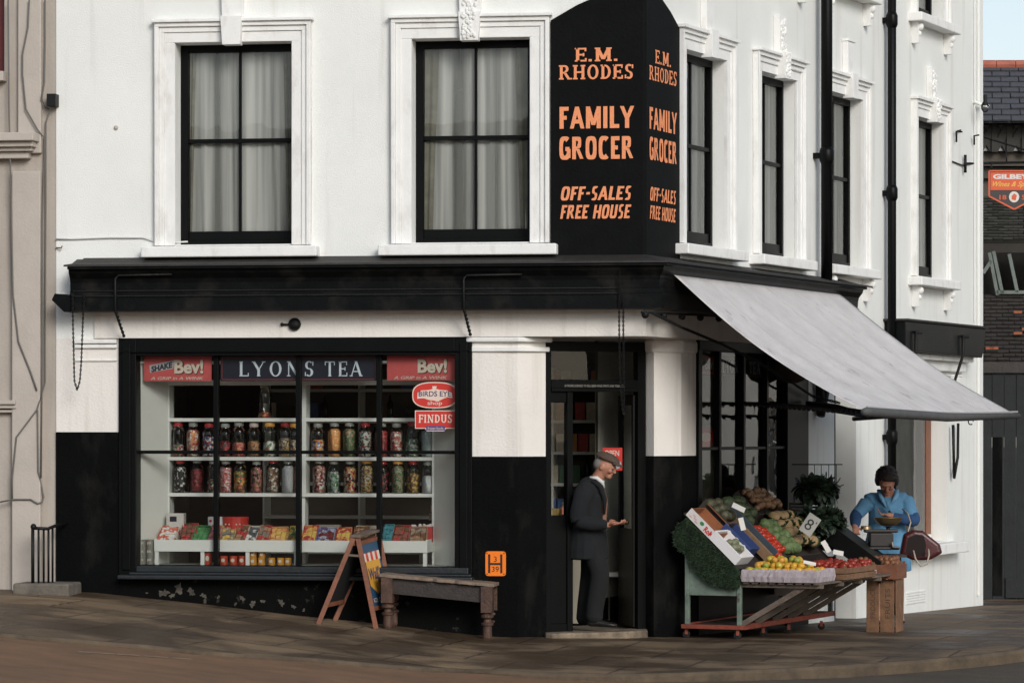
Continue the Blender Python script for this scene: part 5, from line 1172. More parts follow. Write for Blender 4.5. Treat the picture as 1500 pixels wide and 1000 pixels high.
mb = MB(); mb.prism(DF, superellipse(.21, .055, .024, .018, 12, 2), .0, .001); mb.build('leaf_mark', mat('carton green', (.03, .2, .06), .6), t)
t2 = tray('foam_tray', 'thick white foam tray with a few green vegetables, low near end', -.045, .30, .46, .94, .105, PS, cat='tray', wt=.018)
# flap of card between
mb = MB(); mb.b(DP(.40, .22)+E3*.10, (.10, .3, .006), DM @ Matrix.Rotation(.5, 3, 'Y')); tag(recenter(mb.build('card_flap', OC), DP(.4, .22)), 'bent orange brown cardboard flap beside the open carton', 'card')
t3 = tray('blue_carton', 'dark blue carton with white rings between foam tray and timber divider', .32, .58, .38, .84, .13, BLC, cat='carton')
class DF2:
    def p(s, x, d, z): return DP(.315-d, x/DLEN)+E3*z
for k in range(3): MB().prism(DF2(), superellipse(.38+.10*k, .09, .022, .022, 14, 2), .0, .001).build('ring_mark', WC, t3)
tray('vegetable_crate', 'brown crate of dark leaves at the top behind the open carton', .40, .78, -.05, .40, .13, DCR)
m = MB(); m.b(DP(.66, .5)+E3*.1, (.03, .98*DLEN, .10), DM); tag(recenter(m.build('timber_divider', mat('divider timber', (.25, .15, .08), .75, .3, 10., .4, 30.), bev=.004), DP(.66, .5)), 'long bare timber divider sloping down the display', 'divider')
m = MB(); m.b(DP(.78, .55)+E3*.10, (.02, .86*DLEN, .16), DM); tag(recenter(m.build('blue_divider', BGC, bev=.004), DP(.78, .5)), 'blue grey board divider beside the tomatoes', 'divider')
tray('vegetable_crate', 'dark crate holding the tomatoes on the slope', .82, 1.16, .46, .98, .10, DCR)
tray('vegetable_crate', 'dark crate of small cabbages at the top of the slope', .82, 1.3, -.03, .42, .10, DCR)
tray('vegetable_crate', 'dark crate of pale green cabbages beside the tomatoes', 1.18, 1.56, .42, .98, .10, DCR)
tray('vegetable_crate', 'dark crate heaped with cauliflowers beneath the price card', 1.6, 2.2, .30, 1.0, .10, DCR)
tray('vegetable_crate', 'dark crate of brown onions highest at the back of stall', 1.5, 2.3, -.18, .26, .12, DCR)
# ---- produce
def lump(n, seed, amp, squash=1.):
    rr = random.Random(seed); ph = [(rr.uniform(1, 4), rr.uniform(0, 6), rr.uniform(0, 6)) for _ in range(4)]
    def g(v):
        k = 1+amp*sum(math.sin(a*v.x*2+b)*math.cos(a*v.z*2+c) for a, b, c in ph)/2; return Vector((v.x*k, v.y*k, v.z*k*squash))
    return g
def produce(name, label, cat, grp, m, r, pts, fn=None, n=12, k=9, jit=.1, cols=0):
    first = None; rr = random.Random(len(pts)); base_label = label
    for ip, p in enumerate(pts):
        if cols: label = base_label+', %s row down, %s from near end' % (ORD[ip//cols], ORD[ip % cols])
        rot = (rr.uniform(-1, 1), rr.uniform(-1, 1), rr.uniform(0, 6)); s_ = rr.uniform(1-jit, 1+jit)
        mm = m[rr.randrange(len(m))] if isinstance(m, list) else m
        if first is None:
            first = {}
        if mm.name not in first:
            o = MB().ball((0, 0, 0), r, n, k, fn).build(name, mm, local=True, smooth=True); o.location = p; tag(o, label[mm.name] if isinstance(label, dict) else label, cat, grp+(' '+mm.name.split()[0] if isinstance(label, dict) else '')); first[mm.name] = o; o.rotation_euler = rot; o.scale = (s_,)*3
        else: dup(first[mm.name], p, rot=rot, scale=s_, label=label if cols else None)
rr = random.Random(21)
AG = leafm('yellow green apple skin', (.50, .36, .035), (.38, .34, .05), .35); AY = leafm('golden apple skin', (.60, .36, .03), (.55, .25, .03), .35); AO = leafm('orange apple skin', (.60, .24, .03), (.5, .3, .05), .35); AE = leafm('green apple skin', (.24, .29, .05), (.3, .3, .05), .35)
def applef(v): k = 1-.12*abs(v.z)**3; return Vector((v.x*k, v.y*k, v.z*(.92 if abs(v.z) < .93 else .80)))
TU0, TU1, TV0, TV1 = -.04, .52, .60, 1.33
apts = []
for lay in range(3):
    ins = lay*.07
    u = TU0+.05+ins
    while u < TU1-.04-ins:
        v = TV0+.05+ins
        while v < TV1-.04-ins:
            if rr.random() < (.97 if lay < 2 else .6) and (lay > 0 or u < .1 or v > 1.2): apts.append(ST.p(u+rr.uniform(-.008, .008), v+rr.uniform(-.008, .008), SZ+.018+.105+lay*.05+rr.uniform(-.006, .006)))
            v += .072
        u += .072
AL = {AG.name: 'yellowish green apple heaped in paper lined tray at stall front', AY.name: 'golden yellow apple heaped in paper lined tray at stall front', AO.name: 'orange flushed apple heaped in paper lined tray at stall front', AE.name: 'green apple heaped in paper lined tray at stall front'}
produce('apple', AL, 'apple', 'apples in the paper lined tray,', [AG, AG, AY, AY, AO, AE], .038, apts, applef)
t = thing('apple_tray', ST.p(.25, .95, SZ+.018), 'shallow tray lined with crumpled mauve paper holding yellow apples', 'tray')
PAPER = mat('mauve tissue paper', (.42, .36, .38), .8, .25, 16., .6, 30.)
mb = MB(); segs = []
def crum(p0, p1, n):
    for i in range(n+1):
        q = [lerp(p0[k], p1[k], i/n) for k in (0, 1)]; segs.append(q)
crum((TU0, TV0), (TU0, TV1), 26); crum((TU0, TV1), (TU1, TV1), 16); crum((TU1, TV1), (TU1, TV0), 12); crum((TU1, TV0), (TU0, TV0), 12)
nn = len(segs)
for (u, v) in segs:
    for z, o in ((0, .0), (.05, .012), (.10, .006), (.118, -.005), (.10, -.02)):
        cu, cv = u-(TU0+TU1)/2, v-(TV0+TV1)/2; l = math.hypot(cu, cv); j_ = o+rr.uniform(-.006, .006); mb.v.append(ST.p(u+cu/l*j_, v+cv/l*j_, SZ+.02+z+rr.uniform(-.006, .006) if z else SZ+.02))
for i in range(nn-1):
    for k in range(4): j = i*5+k; mb.f.append((j, j+1, j+6, j+5))
mb.build('paper_lining', PAPER, t, fix=False); MB().box(ST, TU0+.02, TU1-.02, TV0+.02, TV1-.02, SZ+.02, SZ+.10).build('bed', PAPER, t)
TM = mat('tomato skin', (.46, .035, .012), .3, .2, 8.)
pts = [DP(lerp(.86, 1.12, (i % 5)/4)+rr.uniform(-.01, .01), .50+.058*(i//5)+rr.uniform(-.01, .01), .10+rr.uniform(0, .03)+.03*math.sin(math.pi*(i//5)/8)) for i in range(42)]
produce('tomato', 'ripe red tomato on the sloping stall beside blue grey board', 'tomato', 'tomatoes on the slope', TM, (.036, .036, .03), pts)
CB = leafm('pale cabbage', (.17, .23, .09), (.07, .12, .04), .6); CBD = leafm('dark cabbage', (.06, .08, .03), (.03, .05, .02), .6)
def cabb(v): a = math.atan2(v.y, v.x); return v*(1+.06*math.sin(5*a+3*v.z)+.04*math.sin(9*a-4*v.z))
pts = [DP(1.24+.125*(i % 3)+rr.uniform(-.01, .01), .48+.105*(i//3), .12+rr.uniform(0, .03)) for i in range(15)]
produce('cabbage', 'pale green cabbage left of the cauliflowers', 'cabbage', 'pale cabbages on the slope', CB, (.07, .065, .06), pts, cabb, 20, 14, cols=3)
pts = [DP(.88+.12*(i % 4)+rr.uniform(-.01, .01), .03+.11*(i//4), .11+rr.uniform(0, .04)) for i in range(14)]
produce('cabbage', 'dark green cabbage at top of the slope', 'cabbage', 'dark cabbages at the top of the slope', CBD, (.065, .06, .055), pts, cabb, 20, 14, cols=4)
pts = [DP(.44+.1*(i % 3)+rr.uniform(-.01, .01), .02+.12*(i//3), .11+rr.uniform(0, .03)) for i in range(9)]
produce('cabbage', 'brownish green sprout head behind open carton', 'cabbage', 'brownish heads behind the open carton', leafm('brown cabbage', (.07, .055, .03), (.05, .06, .03)), (.05, .05, .05), pts, cabb, 16, 12, cols=3)
pts = [DP(.06+.1*(i % 3)+rr.uniform(-.01, .01), .66+.09*(i//3)+rr.uniform(-.01, .01), .07+rr.uniform(0, .03)) for i in range(6)]
produce('artichoke', 'small green vegetable in the white foam tray', 'vegetable', 'vegetables in the foam tray', leafm('artichoke green', (.11, .13, .06), (.2, .2, .14)), (.045, .035, .035), pts, cabb, 16, 12, cols=3)
ON = leafm('onion skin', (.26, .15, .075), (.18, .09, .045), .5)
pts = [DP(1.56+.07*(i % 10)+rr.uniform(-.015, .015), -.12+.085*(i//10)+rr.uniform(-.02, .02), .12+rr.uniform(0, .05)) for i in range(40)]
produce('onion', 'brown onion in the crate at the back of the stall', 'onion', 'onions at the back of the stall', ON, (.036, .036, .034), pts, lump(0, 2, .06))
# cauliflowers: curd with leaves
def curd(v): 
    return v*(1+.07*math.sin(v.x*17)*math.sin(v.y*16+1)*math.cos(v.z*15))
CURD = leafm('cauliflower curd', (.44, .30, .15), (.30, .20, .10), .8); CLF = leafm('cauliflower leaf', (.045, .085, .03), (.025, .05, .02), .55)
def leaf(b, p, d, up, L_, wd, curl=.4, n=5, rr=random):
    d = d.normalized(); s_ = d.cross(up).normalized(); up = s_.cross(d); base = len(b.v)
    for i in range(n+1):
        t = i/n; ww = wd*math.sin(math.pi*min(.98, .12+t*.86))**.7; c = p+d*(L_*t)+up*(curl*L_*t*t)
        jj = rr.uniform(-.12, .12)*wd
        b.v += [c-s_*ww+up*(.25*wd+jj), c, c+s_*ww+up*(.25*wd-jj)]
    for i in range(n):
        for k in (0, 1): j = base+i*3+k; b.f.append((j, j+1, j+4, j+3))
first = None; cp = [(1.68+.15*(i % 4)+rr.uniform(-.02, .02), .36+.15*(i//4)+rr.uniform(-.02, .02)) for i in range(16)]
for ic, (u, tt) in enumerate(cp):
    p = DP(u, tt, .14)
    if first is None:
        t = thing('cauliflower', p, 'creamy cauliflower in leaves below the price card, first row down, first from near end', 'cauliflower', 'cauliflowers on the slope'); first = t
        MB().ball((0, 0, .012), (.068, .068, .055), 24, 16, curd).build('curd', CURD, t, local=True, smooth=True); b = MB(); r3 = random.Random(3)
        for k in range(13):
            a = k*2.4; d = Vector((math.cos(a), math.sin(a), .35)); leaf(b, d*.04+Vector((0, 0, -.04)), d, Vector((0, 0, 1)), .075, .034, .25, rr=r3)
        b.build('leaves', CLF, t, local=True, smooth=True, fix=False)
    else: t = dup(first, p, label='creamy cauliflower in leaves below the price card, %s row down, %s from near end' % (ORD[ic//4], ORD[ic % 4]))
    t.rotation_euler = (rr.uniform(.25, .7), rr.uniform(-.2, .5), rr.uniform(-1, 1))
    t.scale = (rr.uniform(.9, 1.1),)*3
# leafy bunches on crates at the back
def bunch(name, label, c, rad, n, seed):
    b = MB(); r3 = random.Random(seed)
    for k in range(n):
        d = Vector((r3.gauss(.25, 1), r3.gauss(0, 1), r3.gauss(0, .6))).normalized(); p = Vector((d.x*rad[0], d.y*rad[1], d.z*rad[2]))*r3.uniform(.35, .85)
        leaf(b, c+p, d+Vector((r3.uniform(-.4, .4), r3.uniform(-.4, .4), r3.uniform(-.5, .2))), Vector((0, 0, 1)), r3.uniform(.05, .11), r3.uniform(.03, .06), r3.uniform(-1.2, .6), rr=r3)
    for k in range(14):
        a = r3.uniform(0, 6.28); b.tube([c+Vector((0, 0, -rad[2]*.9)), c+Vector((math.cos(a)*rad[0]*.6, math.sin(a)*rad[1]*.6, r3.uniform(-.5, .5)*rad[2]))], .006, 5)
    tag(recenter(b.build(name, leafm('dark kale', (.035, .06, .032), (.010, .020, .012), .5), fix=False, smooth=True), c-Vector((0, 0, rad[2]))), label, 'greens', None)
bunch('leafy_greens', 'upper bunch of dark leafy greens heaped on stacked crates by window', W(1196, 716, 34.3), (.22, .18, .12), 520, 1)
bunch('leafy_greens', 'lower bunch of dark leafy greens spilling behind the price card', W(1202, 762, 34.0), (.25, .2, .12), 520, 2)
for (px, py, Z, s_, lab) in ((1188, 742, 34.5, (.42, .3, .10), 'upper dark crate beneath the leafy greens'), (1196, 790, 34.4, (.55, .35, .22), 'lower dark crate beneath the leafy greens'), (1180, 842, 34.4, (.6, .35, .42), 'tall dark box standing on the ground behind the stall')):
    p = W(px, py, Z); m = MB()
    t = thing('produce_crate', p, lab, 'crate'); a, b_, c_ = s_
    for k in range(3): m.b(p+Vector((0, -b_/2, -c_/2+c_*(k+.5)/3)), (a, .012, c_/3-.012))
    for sx_ in (-1, 1): m.b(p+Vector((sx_*a/2, 0, 0)), (.015, b_, c_-.01))
    m.b(p+Vector((0, 0, -c_/2+.01)), (a-.03, b_-.02, .012)); m.build('slats', DCR, t)
# dark sloping board beside the scales
ds = [W(1212, 764, 34.0), W(1226, 762, 34.6), W(1300, 815, 33.9), W(1290, 822, 33.4)]
m = MB(); m.add(ds+[v+Vector((0, 0, -.22)) for v in ds], [(0, 1, 2, 3), (7, 6, 5, 4), (0, 4, 5, 1), (1, 5, 6, 2), (2, 6, 7, 3), (3, 7, 4, 0)]); tag(recenter(m.build('sloping_box', mat('black green board', (.012, .014, .013), .6, .4, 8.)), ds[3]-Vector((0, 0, .2))), 'black sloping display box between greens and the weighing scale', 'box')
# wire rail over the window corner
m = MB(); m.tube([W(1160, 680, 34.6), W(1234, 680, 34.6)], .006, 5)
for px in (1193, 1203, 1214, 1225): m.tube([W(px, 680, 34.6), W(px, 720, 34.6)], .004, 5)
tag(recenter(m.build('wire_rail', IRON), W(1200, 720, 34.6)), 'thin black wire rail behind the leafy greens', 'rail')
# price card
def card(px, py, Z, wd, ht, rot, label, txt=None, lean=.15):
    c = W(px, py, Z); ca, sa = math.cos(rot), math.sin(rot)
    class Q:
        def p(s, x, d, z):
            X_, Z_ = x*ca-z*sa, x*sa+z*ca; return c+Vector((R[0], R[1], 0))*X_+Vector((0, 0, Z_))+Vector((-F[0], -F[1], 0))*(d-lean*Z_)
    q = Q(); t = thing('price_card', c, label, 'price card'); MB().box(q, -wd/2, wd/2, 0, .003, -ht/2, ht/2).build('card', mat('grey card', (.42, .42, .38), .8, .15, 9.) if txt else mat('white card', (.62, .60, .56), .8), t)
    if txt:
        text(txt, q, -.042, -.06, .07, .115, .003, mat('ink', (.03, .03, .03), .8), t); text("'", q, .04, .035, .01, .025, .003, MATS['ink'], t)
card(1186.5, 768, 33.0, .135, .205, -.60, 'large grey price card with figure 8 standing among the cauliflowers', '8')
for i, (px, py, Z, wd, ht, rot, lab) in enumerate([(1082, 743, 32.2, .13, .05, -.45, 'white slip on the topmost crate of leaves'), (1087, 767, 32.0, .05, .12, .2, 'white slip upright against the blue grey divider'), (1210, 800, 32.6, .05, .12, .5, 'white slip standing behind the red tomatoes'), (1228, 809, 32.5, .10, .045, -.2, 'white slip lying on the red tomatoes'), (1186, 824, 31.5, .12, .03, -.2, 'white slip lying over the apples at tray end')]): card(px, py, Z, wd, ht, rot, lab, lean=.6)
# crate of tomatoes right of the apples, crate of brown onions on upright crate
def crate(fr, x0, x1, d0, d1, z0, h, label, m=CW, slats=2, cat='crate', name='wooden_crate'):
    t = thing(name, fr.p((x0+x1)/2, (d0+d1)/2, z0), label, cat); b = MB(); sh = h/slats
    for k in range(slats):
        a, c = z0+k*sh+.004, z0+(k+1)*sh-.004
        b.box(fr, x0, x1, d1-.01, d1, a, c); b.box(fr, x0, x1, d0, d0+.01, a, c); b.box(fr, x0, x0+.01, d0+.01, d1-.01, a, c); b.box(fr, x1-.01, x1, d0+.01, d1-.01, a, c)
    b.build('slats', m, t)
    for (x, d) in ((x0+.011, d0+.011), (x1-.036, d0+.011), (x0+.011, d1-.036), (x1-.036, d1-.036)): MB().box(fr, x, x+.025, d, d+.025, z0, z0+h+.02).build('corner_post', m, t)
    MB().box(fr, x0+.012, x1-.012, d0+.012, d1-.012, z0+.002, z0+.012).build('bottom', m, t); return t
crate(ST, .62, 1.55, .86, 1.42, SZ+.02, .12, 'long brown wooden crate of red tomatoes right of the apple tray')
MB_ = None
pts = []
for i in range(80):
    pts.append(ST.p(rr.uniform(.66, 1.5), rr.uniform(.90, 1.38), SZ+.135+rr.uniform(-.01, .035)))
b_ = MB().box(ST, .64, 1.53, .88, 1.40, SZ+.03, SZ+.125).build('crate_lining', mat('straw paper', (.10, .05, .03), .9)); tag(recenter(b_, ST.p(1, 1.1, SZ+.03)), 'dark paper lining beneath the red tomatoes in the long crate', 'lining')
produce('tomato', 'dark red tomato in the long wooden crate right of the apples', 'tomato', 'tomatoes in the long crate', mat('dark tomato skin', (.28, .028, .014), .35, .3, 9.), (.037, .037, .031), pts)
VC = W(1269, 933, 33.5); an = be-math.radians(20); VF = Fr((VC.x, VC.y), (math.cos(an), math.sin(an)), (math.sin(an), -math.cos(an)))
zv = hgt(VC.x, VC.y)+.004; zt_ = W(1269, 848, 33.5).z
t = thing('upright_crate', VF.p(.16, -.12, zv), 'upright slatted wooden crate on pavement carrying the crate of brown fruit', 'crate')
for nm, a, b_ in (('slat', .0, .128), ('slat', .142, .285), ('slat', .299, .31)): MB().box(VF, a, b_, -.012, 0, zv, zt_).build(nm, CW, t, bev=.003)
for a, b_ in ((-.30, -.17), (-.155, -.013)): MB().box(VF, .298, .31, a, b_, zv+.001, zt_-.001).build('slat', CW, t, bev=.003)
for a, b_ in ((-.30, -.17), (-.155, -.013)): MB().box(VF, .0, .012, a, b_, zv+.001, zt_-.001).build('slat', CW, t)
for z in (zv+.02, zt_-.04): MB().box(VF, .013, .297, -.30, -.0125, z, z+.015).build('shelf', CW, t)
for k, (x, s_) in enumerate(((.062, 'OUTSPAN'), (.215, 'ORANGES'))):
    class QV:
        def p(s, x_, d, z_, x=x): return VF.p(x-z_, d, zv+.14+x_)
    text('PRODUCE' if k == 0 else 'FRUITS', QV(), 0, -.03, .3, .05, .0, mat('faint stencil', (.09, .05, .035), .9), t, name='stencil')
pc = crate(VF, -.15, .33, -.36, .06, zt_+.004, .15, 'wooden crate heaped with brown fruit on the upright crate', slats=1, m=mat('crate red wood', (.22, .085, .045), .75, .4, 10., .5, 30.))
MB().box(VF, -.02, .12, .061, .063, zt_+.05, zt_+.10).build('white_ticket', WC, pc, )
pts = []
for lay in range(3):
    for i in range(9-lay):
        for j in range(7-lay): pts.append(VF.p(-.10+.049*i+.02*lay+rr.uniform(-.01, .01), -.32+.055*j+.02*lay+rr.uniform(-.01, .01), zt_+.13+.034*lay+rr.uniform(-.008, .008)))
produce('russet_fruit', 'russet brown fruit piled in the crate below the weighing scale', 'fruit', 'russet fruit in the crate', leafm('russet skin', (.23, .095, .04), (.14, .055, .03), .55), (.033, .032, .031), [p for p in pts if rr.random() < .85], lump(0, 4, .05))
MB_ = MB().box(VF, -.13, .31, -.34, .04, zt_+.02, zt_+.12).build('fruit_bed', mat('fruit bed', (.08, .04, .025), .9)); tag(recenter(MB_, VF.p(.1, -.1, zt_+.02)), 'dark packing beneath the russet fruit in its crate', 'packing')
# scale
t = thing('weighing_scale', W(1288, 806, 34.0), 'old dark iron weighing scale with brass pan in front of the woman', 'scale'); BR_ = mat('brass pan', (.36, .26, .14), .38, .3, 10., metal=.8)
pc_ = W(1301, 758, 34.0); rp = 21/4872*34.0
MB().lathe([(.02, -.085), (rp*.55, -.075), (rp*.85, -.04), (rp, .0), (rp*1.03, .004), (rp*.97, .002), (rp*.82, -.036), (rp*.5, -.066), (.0, -.07)], pc_, 32, cap=False).build('pan', BR_, t, smooth=True)
MB().lathe([(.05, -.09), (.02, -.10), (.02, -.16), (.05, -.17)], pc_, 12).build('spindle', IRON, t)
Mz = Matrix.Rotation(be, 3, 'Z'); m = MB(); q = W(1290, 790, 34.0); m.b(q, (.24, .22, .14), Mz); m.b(q+Vector((0, 0, .09)), (.34, .14, .035), Mz); m.b(q+Vector((.0, 0, -.085)), (.36, .26, .03), Mz); m.build('body', mat('scale black', (.025, .02, .018), .45, .4, 9.), t, bev=.012)
MB().lathe([(.055, 0), (.05, .03), (.055, .035)], q+Vector((-.15, -.02, .105)), 18).build('weight_plate', BR_, t)
m = MB(); m.tube([q+Vector((.12, -.14, -.02)), q+Vector((.13, -.14, -.07)), q+Vector((.20, -.14, -.075))], .012); m.build('lever', mat('worn steel', (.25, .22, .2), .4, metal=.7), t)
# table the scale stands on
p = W(1286, 814, 34.0); t = thing('scale_table', Vector((p.x, p.y, hgt(p.x, p.y))), 'dark small table carrying the weighing scale behind the crates', 'table')
m = MB(); m.b(p+Vector((0, 0, .005)), (.55, .36, .025), Mz); m.build('table_top', WOODD, t)
for sx_ in (-.06, .22):
    for sy in (-.0, .15): q2 = p+Mz @ Vector((sx_, sy, 0)); m = MB(); m.bar(q2+Vector((0, 0, -.01)), Vector((q2.x, q2.y, hgt(q2.x, q2.y)+.004)), .035); m.build('leg', WOODD, t)
# ================================================================ PEOPLE
def evalmesh(o):
    dg = bpy.context.evaluated_depsgraph_get(); me = bpy.data.meshes.new_from_object(o.evaluated_get(dg)); old = o.data
    bpy.data.objects.remove(o); bpy.data.meshes.remove(old); return me
def tomesh(mb):
    me = bpy.data.meshes.new('t'); me.from_pydata(mb.v, [], mb.f); return me
def skinned(chains, sub=2):
    """body volumes from smoothed chains of (x,y,z,rx[,ry]); the shells overlap and are fused by fuse()"""
    b = MB(); N = 16
    for ch in chains:
        P = [Vector(p[:3]) for p in ch]; Rr = [(p[3], p[4] if len(p) > 4 else p[3]) for p in ch]; Q = []
        for i in range(len(P)-1):
            p0, p1, p2, p3 = P[max(i-1, 0)], P[i], P[i+1], P[min(i+2, len(P)-1)]
            for k in range(5):
                t = k/5; q = .5*((2*p1)+(p2-p0)*t+(2*p0-5*p1+4*p2-p3)*t*t+(3*p1-p0-3*p2+p3)*t**3); s_ = t*t*(3-2*t)
                Q.append((q, lerp(Rr[i][0], Rr[i+1][0], s_), lerp(Rr[i][1], Rr[i+1][1], s_)))
        Q.append((P[-1], *Rr[-1])); base = len(b.v)
        for i, (q, a, c) in enumerate(Q):
            t = (Q[min(i+1, len(Q)-1)][0]-Q[max(i-1, 0)][0]).normalized()
            u = Vector((1, 0, 0)) if abs(t.x) < .8 else Vector((0, 1, 0)); u = (u-t*u.dot(t)).normalized(); v = t.cross(u)
            for k in range(N): an_ = 2*math.pi*k/N; b.v.append(q+u*(a*math.cos(an_))+v*(c*math.sin(an_)))
        for i in range(len(Q)-1):
            for k in range(N): b.f.append((base+i*N+k, base+i*N+(k+1) % N, base+(i+1)*N+(k+1) % N, base+(i+1)*N+k))
        b.f += [tuple(base+k for k in range(N))[::-1], tuple(base+(len(Q)-1)*N+k for k in range(N))]
        for q, a, c in (Q[0], Q[-1]): b.ball(q, (a*.97, c*.97, min(a, c)*.8 if a < .15 else .015) if abs((Q[1][0]-Q[0][0]).normalized().z) > .6 else (min(a, c)*.97,)*3, 12, 8)
    return tomesh(b)
def fuse(meshes, voxel, name, m, parent, smooth_it=2):
    bm = bmesh.new()
    for me in meshes: bm.from_mesh(me)
    me = bpy.data.meshes.new('f'); bm.to_mesh(me); bm.free(); o = bpy.data.objects.new('f', me); COL.objects.link(o)
    r_ = o.modifiers.new('r', 'REMESH'); r_.mode = 'VOXEL'; r_.voxel_size = voxel
    if smooth_it: q = o.modifiers.new('q', 'SMOOTH'); q.iterations = smooth_it; q.factor = .5
    me = evalmesh(o)
    for p in me.polygons: p.use_smooth = True
    me.materials.clear(); me.materials.append(m); o = bpy.data.objects.new(name, me); COL.objects.link(o); o.parent = parent; ORI[o.name] = Vector((0, 0, 0)); return o
def tf(me, M): me.transform(M.to_4x4() if len(M) == 3 else M); return me
SKIN = leafm('skin', (.42, .20, .13), (.34, .14, .09), .55)
def head_mesh(c, yaw, pitch, s=1.0):      # face looks along local +X, then pitched down and yawed
    b = MB()
    def hf(v):
        x, y, z = v; jaw = 1-.28*max(0, -z)**1.3; return Vector((x*(1-.12*max(0, -z)) if x > 0 else x*(1-.35*max(0, -z)), y*jaw, z))
    b.ball((0, 0, 0), (.095, .074, .118), 20, 16, hf)
    b.ball((.072, 0, -.072), (.028, .032, .030), 10, 8)            # chin
    b.ball((.082, 0, .022), (.020, .050, .014), 10, 8)             # brow
    b.tube([(.088, 0, .022), (.104, 0, -.010), (.110, 0, -.020)], [.009, .012, .013], 8); b.ball((.106, 0, -.022), (.014, .016, .010), 8, 6)
    for sy in (-1, 1): b.ball((-.005, sy*.074, -.008), (.020, .008, .032), 8, 8); b.ball((.070, sy*.04, -.018), (.022, .02, .022), 8, 6)
    b.ball((.088, 0, -.050), (.014, .022, .009), 8, 6)             # lips
    M = Matrix.Translation(c) @ Matrix.Rotation(yaw, 4, 'Z') @ Matrix.Rotation(pitch, 4, 'Y') @ Matrix.Scale(s, 4); me = tomesh(b); me.transform(M); return me, M
def hand_mesh(w, d, up, s=1., curl=.35, side=1):     # wrist, pointing direction, palm normal (up)
    d = Vector(d).normalized(); up = Vector(up); sd = d.cross(up).normalized(); up = sd.cross(d); w = Vector(w); b = MB(); M = Matrix((d, sd, up)).transposed()
    base = len(b.v); b.ball((0, 0, 0), (.046*s, .040*s, .016*s), 12, 8); b.v = [w+d*.045*s+M @ v for v in b.v]; ms = [tomesh(b)]
    for k, (off, L_, r_) in enumerate(((-.030, .066, .0082), (-.010, .078, .0086), (.010, .073, .0084), (.029, .058, .0076))):
        p = w+d*.080*s+sd*off*s*side; a = 0; pts = [w+d*.05*s+sd*off*.8*s*side, p]
        for j, fr_ in enumerate((.42, .32, .26)): a += curl*(1+.25*k*.3); p = p+(d*math.cos(a)+up*math.sin(a))*L_*fr_*s; pts.append(p)
        t = MB(); t.tube(pts, [r_*s*1.1, r_*s*1.1, r_*s, r_*s*.92, r_*s*.75], 8); ms.append(tomesh(t))
    p0 = w+d*.018*s-sd*.028*s*side; t = MB(); t.tube([w+d*.012*s-sd*.01*s*side, p0, p0+(d*.6-sd*.7*side+up*.25).normalized()*.034*s, p0+(d*.6-sd*.7*side+up*.25).normalized()*.034*s+(d*.9-sd*.15*side+up*.3).normalized()*.03*s], [.014*s, .012*s, .0105*s, .008*s], 8); ms.append(tomesh(t))
    return ms
# ---------------- man in the doorway
mp = DR.p(.60, -.02, 0); man_p = Vector((W(866, 920, 31.8).x, W(866, 920, 31.8).y, .078))
man = thing('person', man_p, 'man in flat cap and dark jacket looking down at his open hand in shop doorway', 'person', rz=be-math.radians(10))
hc = (.125, -.01, 1.535)
hm, HM = head_mesh(hc, math.radians(-8), math.radians(24))
body = skinned([[(-.02, 0, .90, .12, .14), (-.03, 0, 1.05, .11, .13), (-.02, 0, 1.24, .12, .15), (.02, 0, 1.36, .06), (.075, -.005, 1.45, .055), (.10, -.01, 1.50, .06)],
    [(-.02, 0, 1.24, .12, .15), (-.03, -.16, 1.30, .05), (-.07, -.22, 1.04, .042), (.15, -.20, .985, .030), (.19, -.20, .985, .026)],
    [(-.02, 0, 1.24, .12, .15), (-.02, .16, 1.30, .05), (-.03, .23, 1.04, .042), (.15, .13, 1.00, .030), (.18, .12, 1.0, .026)],
    [(-.02, 0, .90, .12, .14), (-.03, -.09, .82, .08), (.085, -.11, .50, .05), (.045, -.11, .16, .04), (.05, -.11, .08, .04), (.08, -.11, .06, .02)],
    [(-.02, 0, .90, .12, .14), (-.03, .09, .82, .085), (-.03, .10, .46, .06), (-.07, .10, .12, .04), (-.07, .10, .06, .04), (-.02, .10, .05, .02)]], 1)
hands = hand_mesh((.185, -.20, .985), (1, .05, .08), (0, .1, 1), 1.0, .22, -1)+hand_mesh((.175, .12, 1.0), (.9, -.4, -.2), (0, .2, 1), .95, .5, 1)
fuse([body, hm]+hands, .0065, 'body', SKIN, man)
JK = mat('dark navy jacket', (.0055, .007, .009), .95, .35, 9., 1., 11.); TRS = mat('charcoal trousers', (.006, .007, .007), .95, .3, 8., 1., 9.)
jk = skinned([[(-.03, 0, .98, .160, .185), (-.035, 0, 1.10, .158, .185), (-.03, 0, 1.24, .155, .19), (-.015, 0, 1.345, .10, .14), (.015, 0, 1.40, .066, .08)],
    [(-.03, 0, .98, .160, .185), (-.03, 0, .86, .170, .197), (-.03, 0, .74, .182, .21), (-.03, 0, .655, .186, .212)],
    [(-.03, 0, 1.24, .135, .175), (-.03, -.165, 1.290, .088), (-.065, -.225, 1.15, .080), (-.075, -.235, 1.03, .075), (.02, -.225, .995, .066), (.135, -.205, .985, .052)],
    [(-.03, 0, 1.24, .135, .175), (-.02, .165, 1.295, .078), (-.03, .235, 1.03, .062), (.13, .14, 1.0, .046)]], 2)
fuse([jk], .0075, 'jacket', JK, man)
b = MB(); leaf_pts = [(.155, -.045, 1.31), (.150, -.03, 1.20), (.135, -.03, 1.10), (.125, -.03, 1.0)]
pv = skinned([[(.092, -.03, 1.20, .062, .05), (.07, -.03, 1.33, .05, .045)], [(.092, -.03, 1.20, .062, .05), (.092, -.03, 1.06, .052, .04), (.092, -.03, .98, .05, .035)]], 2)
fuse([pv], .007, 'pullover', mat('fawn pullover', (.26, .13, .085), .95, .2, 20., .5, 90.), man)
